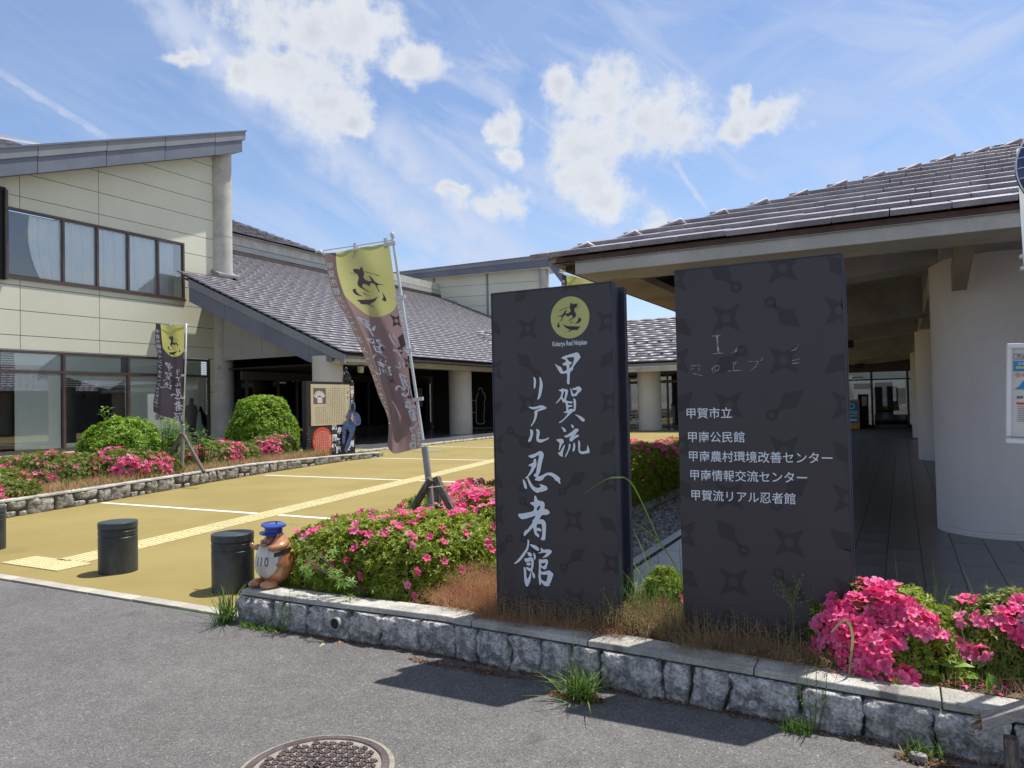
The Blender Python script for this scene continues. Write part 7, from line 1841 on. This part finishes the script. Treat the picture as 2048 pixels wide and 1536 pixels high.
# left bed
def leftbed(n):
    out = []
    while len(out) < n:
        s = RNG.uniform(0.3, LWL - 2.0); p, d = lw(s); o_ = abs(RNG.normal()) * 0.45 + 0.14
        q = p + Vector((-d.y, d.x, 0)) * o_; out.append((q.x, q.y))
    return np.array(out)
blades('dry_weeds', 5200, leftbed, 0.19, 0.008, 'dry_red', 0.45, label='rust and tan dry weeds along the curved planter wall', heads=0.1)
blades('dry_weeds', 3800, leftbed, 0.20, 0.009, 'dry_tan', 0.45, label='tan dry grass along the curved planter wall')
blades('green_weeds', 900, leftbed, 0.26, 0.012, 'grass', 0.4, label='green weeds along the curved planter wall')
blades('green_weeds', 600, rect(-19.5, -16.5, 8.5, 17.5), 0.35, 0.014, 'grass', 0.4, label='green grass behind the left planter bushes')
blades('green_weeds', 40, ellip(-15.9, 12.9, 0.25, 0.25), 0.85, 0.016, 'grass', 0.5, curl=1.1, label='arching strap leaves beside the right topiary')
blades('green_weeds', 700, rect(-14.66, -14.45, 15.6, 17.9), 0.15, 0.009, 'grass', 0.35, zfn=lambda p: 0.05, label='yellow green weeds at the foot of the information board')
blades('dry_weeds', 900, rect(-14.66, -14.4, 15.6, 18.0), 0.10, 0.008, 'dry_red', 0.4, zfn=lambda p: 0.05, label='dry weeds at the foot of the information board')
blades('green_weeds', 160, rect(-15.2, -14.5, 17.9, 18.8), 0.14, 0.012, 'grass', 0.4, zfn=lambda p: 0.0, label='weeds at the pebble strip behind the board')
# tufts on the road side of the wall
def tuft(lab, x_, y_, n, h, w_, m_='grass', lean=0.9, z=0.0, r=0.05):
    t = empty('grass_tuft', (x_, y_, z), label=lab, cat='grass tuft'); t.location = (0, 0, 0)
    blades('blades', n, disc(x_, y_, r), h, w_, m_, lean, zfn=lambda p: z, curl=0.8, parent=t); return t
tuft('spiky green grass tuft at the left end of the planter wall', -4.52, 3.93, 110, 0.22, 0.008, lean=0.5)
tuft('green grass tuft growing at the wall foot beneath the gap of the signs', -1.58, 3.72, 150, 0.15, 0.010, lean=0.6, r=0.06)
tuft('tall bent grass stem in the tuft at the wall foot', -1.60, 3.76, 4, 0.36, 0.006, lean=0.10)
blades('green_weeds', 160, rect(-4.35, -3.95, 3.88, 3.95), 0.05, 0.009, 'grass', 0.9, zfn=lambda p: 0.0, label='small green weeds at the left foot of the wall')
blades('green_weeds', 90, rect(-0.55, -0.42, 3.74, 3.80), 0.07, 0.007, 'grass', 0.6, zfn=lambda p: 0.0, label='small weeds at the wall foot right of centre')
blades('green_weeds', 50, rect(-0.05, 0.12, 3.70, 3.78), 0.08, 0.008, 'grass', 0.6, zfn=lambda p: 0.0, label='small weeds around the loose stone')
for (x_, lab) in ((-0.42, 'slender hanging weed before the wall below the pink azalea'), (-3.95, 'slender green weed standing against the left end of the wall')):
    t = empty('slender_weed', (x_, 3.82 if x_ > -1 else 3.93, 0), label=lab, cat='weed'); g_ = G(); P = []
    for k in range(4):
        xx = (k - 1.5) * 0.035; top_ = random.uniform(0.22, 0.36); g_.tube([(xx * 0.4, 0, 0), (xx, 0.02, top_ * 0.5), (xx * 1.3, 0.0, top_)], [0.003, 0.002, 0.001], 4)
        for q in np.linspace(0.25, 1, 22): P.append((xx * (0.4 + 0.9 * q) + random.uniform(-.006, .006), random.uniform(-.006, .006), top_ * q))
    g_.build('stem', 'grass', t); P = np.array(P); V, F = scatter(*LEAF1, P, RNG.normal(size=P.shape), RNG.uniform(0, 6.28, len(P)), np.full(len(P), 0.014)); np_mesh('leaves', V, F, 'grass', t, kind='stuff')
# panicle grass against the facilities sign, tall arching blade before the museum sign, dead stalk
t = empty('panicle_grass', (-0.53, 4.16, 0.2), label='single grass with an airy seed panicle before the facilities sign', cat='grass'); g_ = G(); g_.tube([(0, 0, 0), (-0.01, -0.01, 0.2), (0.0, -0.01, 0.34)], [0.004, 0.003, 0.002], 5); P = []
for k in range(26):
    a = random.uniform(-1.35, 1.35); r = random.uniform(0.05, 0.16); b_ = Vector((0, -0.01, 0.26 + 0.004 * k)); e = b_ + Vector((r * math.sin(a) * 0.75, random.uniform(-.03, .03), r * (0.5 + 0.5 * math.cos(a)) * 0.9)); g_.tube([b_, e], 0.0007, 3, cap=False)
    for q in np.linspace(0.35, 1, 5): P.append(tuple(b_.lerp(e, float(q)) + Vector((random.uniform(-.008, .008), 0, random.uniform(-.008, .008)))))
g_.build('stem', 'grass', t); P = np.array(P)
T0 = np.array([(0, 0, -.5), (.5, 0, 0), (-.25, .4, 0), (-.25, -.4, 0), (0, 0, .6)]); T1 = np.array([(0, 2, 1), (0, 3, 2), (0, 1, 3), (4, 1, 2), (4, 2, 3), (4, 3, 1)])
V, F = scatter(T0, T1, P, RNG.normal(size=P.shape), RNG.uniform(0, 6.28, len(P)), np.full(len(P), 0.0055)); np_mesh('seeds', V, F, 'pale_leaf', t, kind='stuff')
def ribbon(name, pts, w_, m_, parent=None):
    pts = [Vector(p) for p in pts]; fine_ = [catmull(pts, i / 24) for i in range(25)]; vs = []; fs = []
    for i, p in enumerate(fine_):
        d_ = (fine_[min(i + 1, 24)] - fine_[max(i - 1, 0)]).normalized(); s_ = d_.cross(Vector((0.2, -1, 0.3))).normalized(); ww = w_ * math.sin(PI * min(1, 0.12 + 0.88 * (1 - i / 24))) * 0.5 + 0.0006
        vs += [p + s_ * ww, p - s_ * ww]
    for i in range(24): fs.append((2 * i, 2 * i + 1, 2 * i + 3, 2 * i + 2))
    g2 = G(); g2.add(vs, fs); return g2.build(name, m_, parent)
o = ribbon('arching_blade', [px(1330, 1110, 4.5), px(1300, 1040, 4.35), px(1262, 965, 4.2), px(1232, 955, 4.12), px(1205, 962, 4.08), px(1168, 988, 4.05)], 0.008, 'grass'); tag(o, 'long green blade arching across the right edge of the museum sign', 'grass')
o = ribbon('arching_blade', [px(1372, 1200, 4.5), px(1355, 1140, 4.45), px(1315, 1080, 4.4), px(1290, 1060, 4.4), px(1262, 1040, 4.4)], 0.008, 'grass'); tag(o, 'green blade leaning between the two dark signs', 'grass')
o = ribbon('arching_blade', [px(1690, 1420, 3.95), px(1700, 1330, 4.0), px(1705, 1270, 3.98), px(1690, 1240, 3.95), px(1662, 1265, 3.93)], 0.012, 'pale_leaf'); tag(o, 'yellow green bent blade before the dense pink azalea', 'grass')
g_ = G(); g_.tube([px(1018, 1235, 4.10), px(1008, 1150, 4.10), px(990, 1060, 4.10), px(985, 1015, 4.09)], [0.005, 0.004, 0.003, 0.002], 5); g_.tube([px(1008, 1150, 4.10), px(990, 1135, 4.1)], 0.002, 4)
g_.tube([px(1000, 1110, 4.10), px(1012, 1080, 4.1)], 0.0015, 4); tag(g_.build('dead_stalk', 'twig'), 'thin dead brown stalk leaning before the left edge of the museum sign', 'stalk')
# broad weed leaves at the right
P = np.array([(0.18 + random.uniform(-.14, .14), 4.12 + random.uniform(-.05, .06), 0.25 + random.uniform(0, .07)) for _ in range(26)])
t = empty('broadleaf_weed', (0, 0, 0), label='broad leaved green weed on the coping between the two right azaleas', cat='weed'); V, F = scatter(*leaf(1.0, 0.36, 0.1, 0.3), P, RNG.normal(size=P.shape) * 0.4 + np.array([0, -0.5, 1.0]), RNG.uniform(0, 6.28, len(P)), np.full(len(P), 0.085)); np_mesh('leaves', V, F, 'broad_leaf', t, kind='stuff')
# fallen petals, litter along the wall foot, fallen leaves
def litter(name, lab, n, region, z, s_, m_, tm_=LEAF1):
    B = region(n); P = np.concatenate([B, (z + RNG.uniform(0, 0.008, len(B)))[:, None]], 1); V, F = scatter(*tm_, P, RNG.normal(size=P.shape) * 0.35 + np.array([0, 0, 1.0]), RNG.uniform(0, 6.28, len(B)), s_ * RNG.uniform(0.4, 1.3, len(B)))
    o = np_mesh(name, V, F, m_, kind='stuff'); o['label'] = lab
def foot(n):
    x_ = RNG.uniform(-4.4, 0.7, n); y_ = np.array([wy(v) for v in x_]) - np.abs(RNG.normal(size=n)) * 0.03 - 0.005; return np.stack([x_, y_], 1)
litter('leaf_litter', 'brown leaf litter along the foot of the near wall', 3600, foot, 0.003, 0.016, 'litter')
litter('leaf_litter', 'litter heap by the grass tuft at the wall foot', 700, ellip(-1.60, 3.72, 0.16, 0.07), 0.004, 0.018, 'litter')
litter('leaf_litter', 'litter heap under the weeds near the loose stone', 350, ellip(0.05, 3.70, 0.12, 0.05), 0.004, 0.02, 'litter')
litter('leaf_litter', 'brown needles in the shade of the museum sign shadow', 500, ellip(-2.35, 3.84, 0.45, 0.04), 0.004, 0.02, 'litter')
litter('leaf_litter', 'dead leaves on the soil of the near planter', 2600, rect(-4.1, 1.2, 4.12, 4.9), 0.215, 0.03, 'litter')
litter('fallen_petals', 'fallen pink petals on the coping and road', 60, lambda n: np.stack([RNG.uniform(-0.4, 0.4, n), RNG.uniform(3.98, 4.12, n)], 1), 0.235, 0.03, 'pink')
litter('leaf_litter', 'sparse specks of litter on the asphalt', 160, rect(-4.5, 1.0, 2.4, 3.9), 0.002, 0.010, 'litter')
def fallen(lab, x_, y_, s_, m_, tilt=0.5):
    tv, tf = leaf(1.0, 0.75, 0.3, 0.1); V, F = scatter(tv, tf, np.array([(x_, y_, 0.01)]), np.array([(tilt, -0.2, 1.0)]), np.array([1.1]), np.array([s_])); o = np_mesh('fallen_leaf', V, F, m_); tag(o, lab, 'leaf')
fallen('pale green curled leaf on the asphalt below the drain pipe', -3.50, 3.84, 0.085, 'pale_leaf', 0.9)
fallen('brown star leaf lying before the drain pipe', -3.42, 3.93, 0.05, 'dry_red')
fallen('small orange leaf in the bottom right corner', 0.30, 3.62, 0.05, 'dry_red')
blades('dry_weeds', 60, rect(0.25, 0.75, 3.62, 3.72), 0.12, 0.002, 'dry_tan', 1.6, zfn=lambda p: 0.01, curl=0.2, label='fallen dry stems at the foot of the wall by the broken rail')
o = G(); o.obox((-15.55, 13.35, 0.75), (0, 1, 0), (1, 0, 0), (0, 0, 1), 0.16, 0.03, 0.10); o.tube([(-15.58, 13.35, 0.2), (-15.58, 13.35, 0.66)], 0.02, 6); tag(o.build('plant_label', 'wood'), 'small wooden plant label on a stick beside the right topiary', 'plant label')
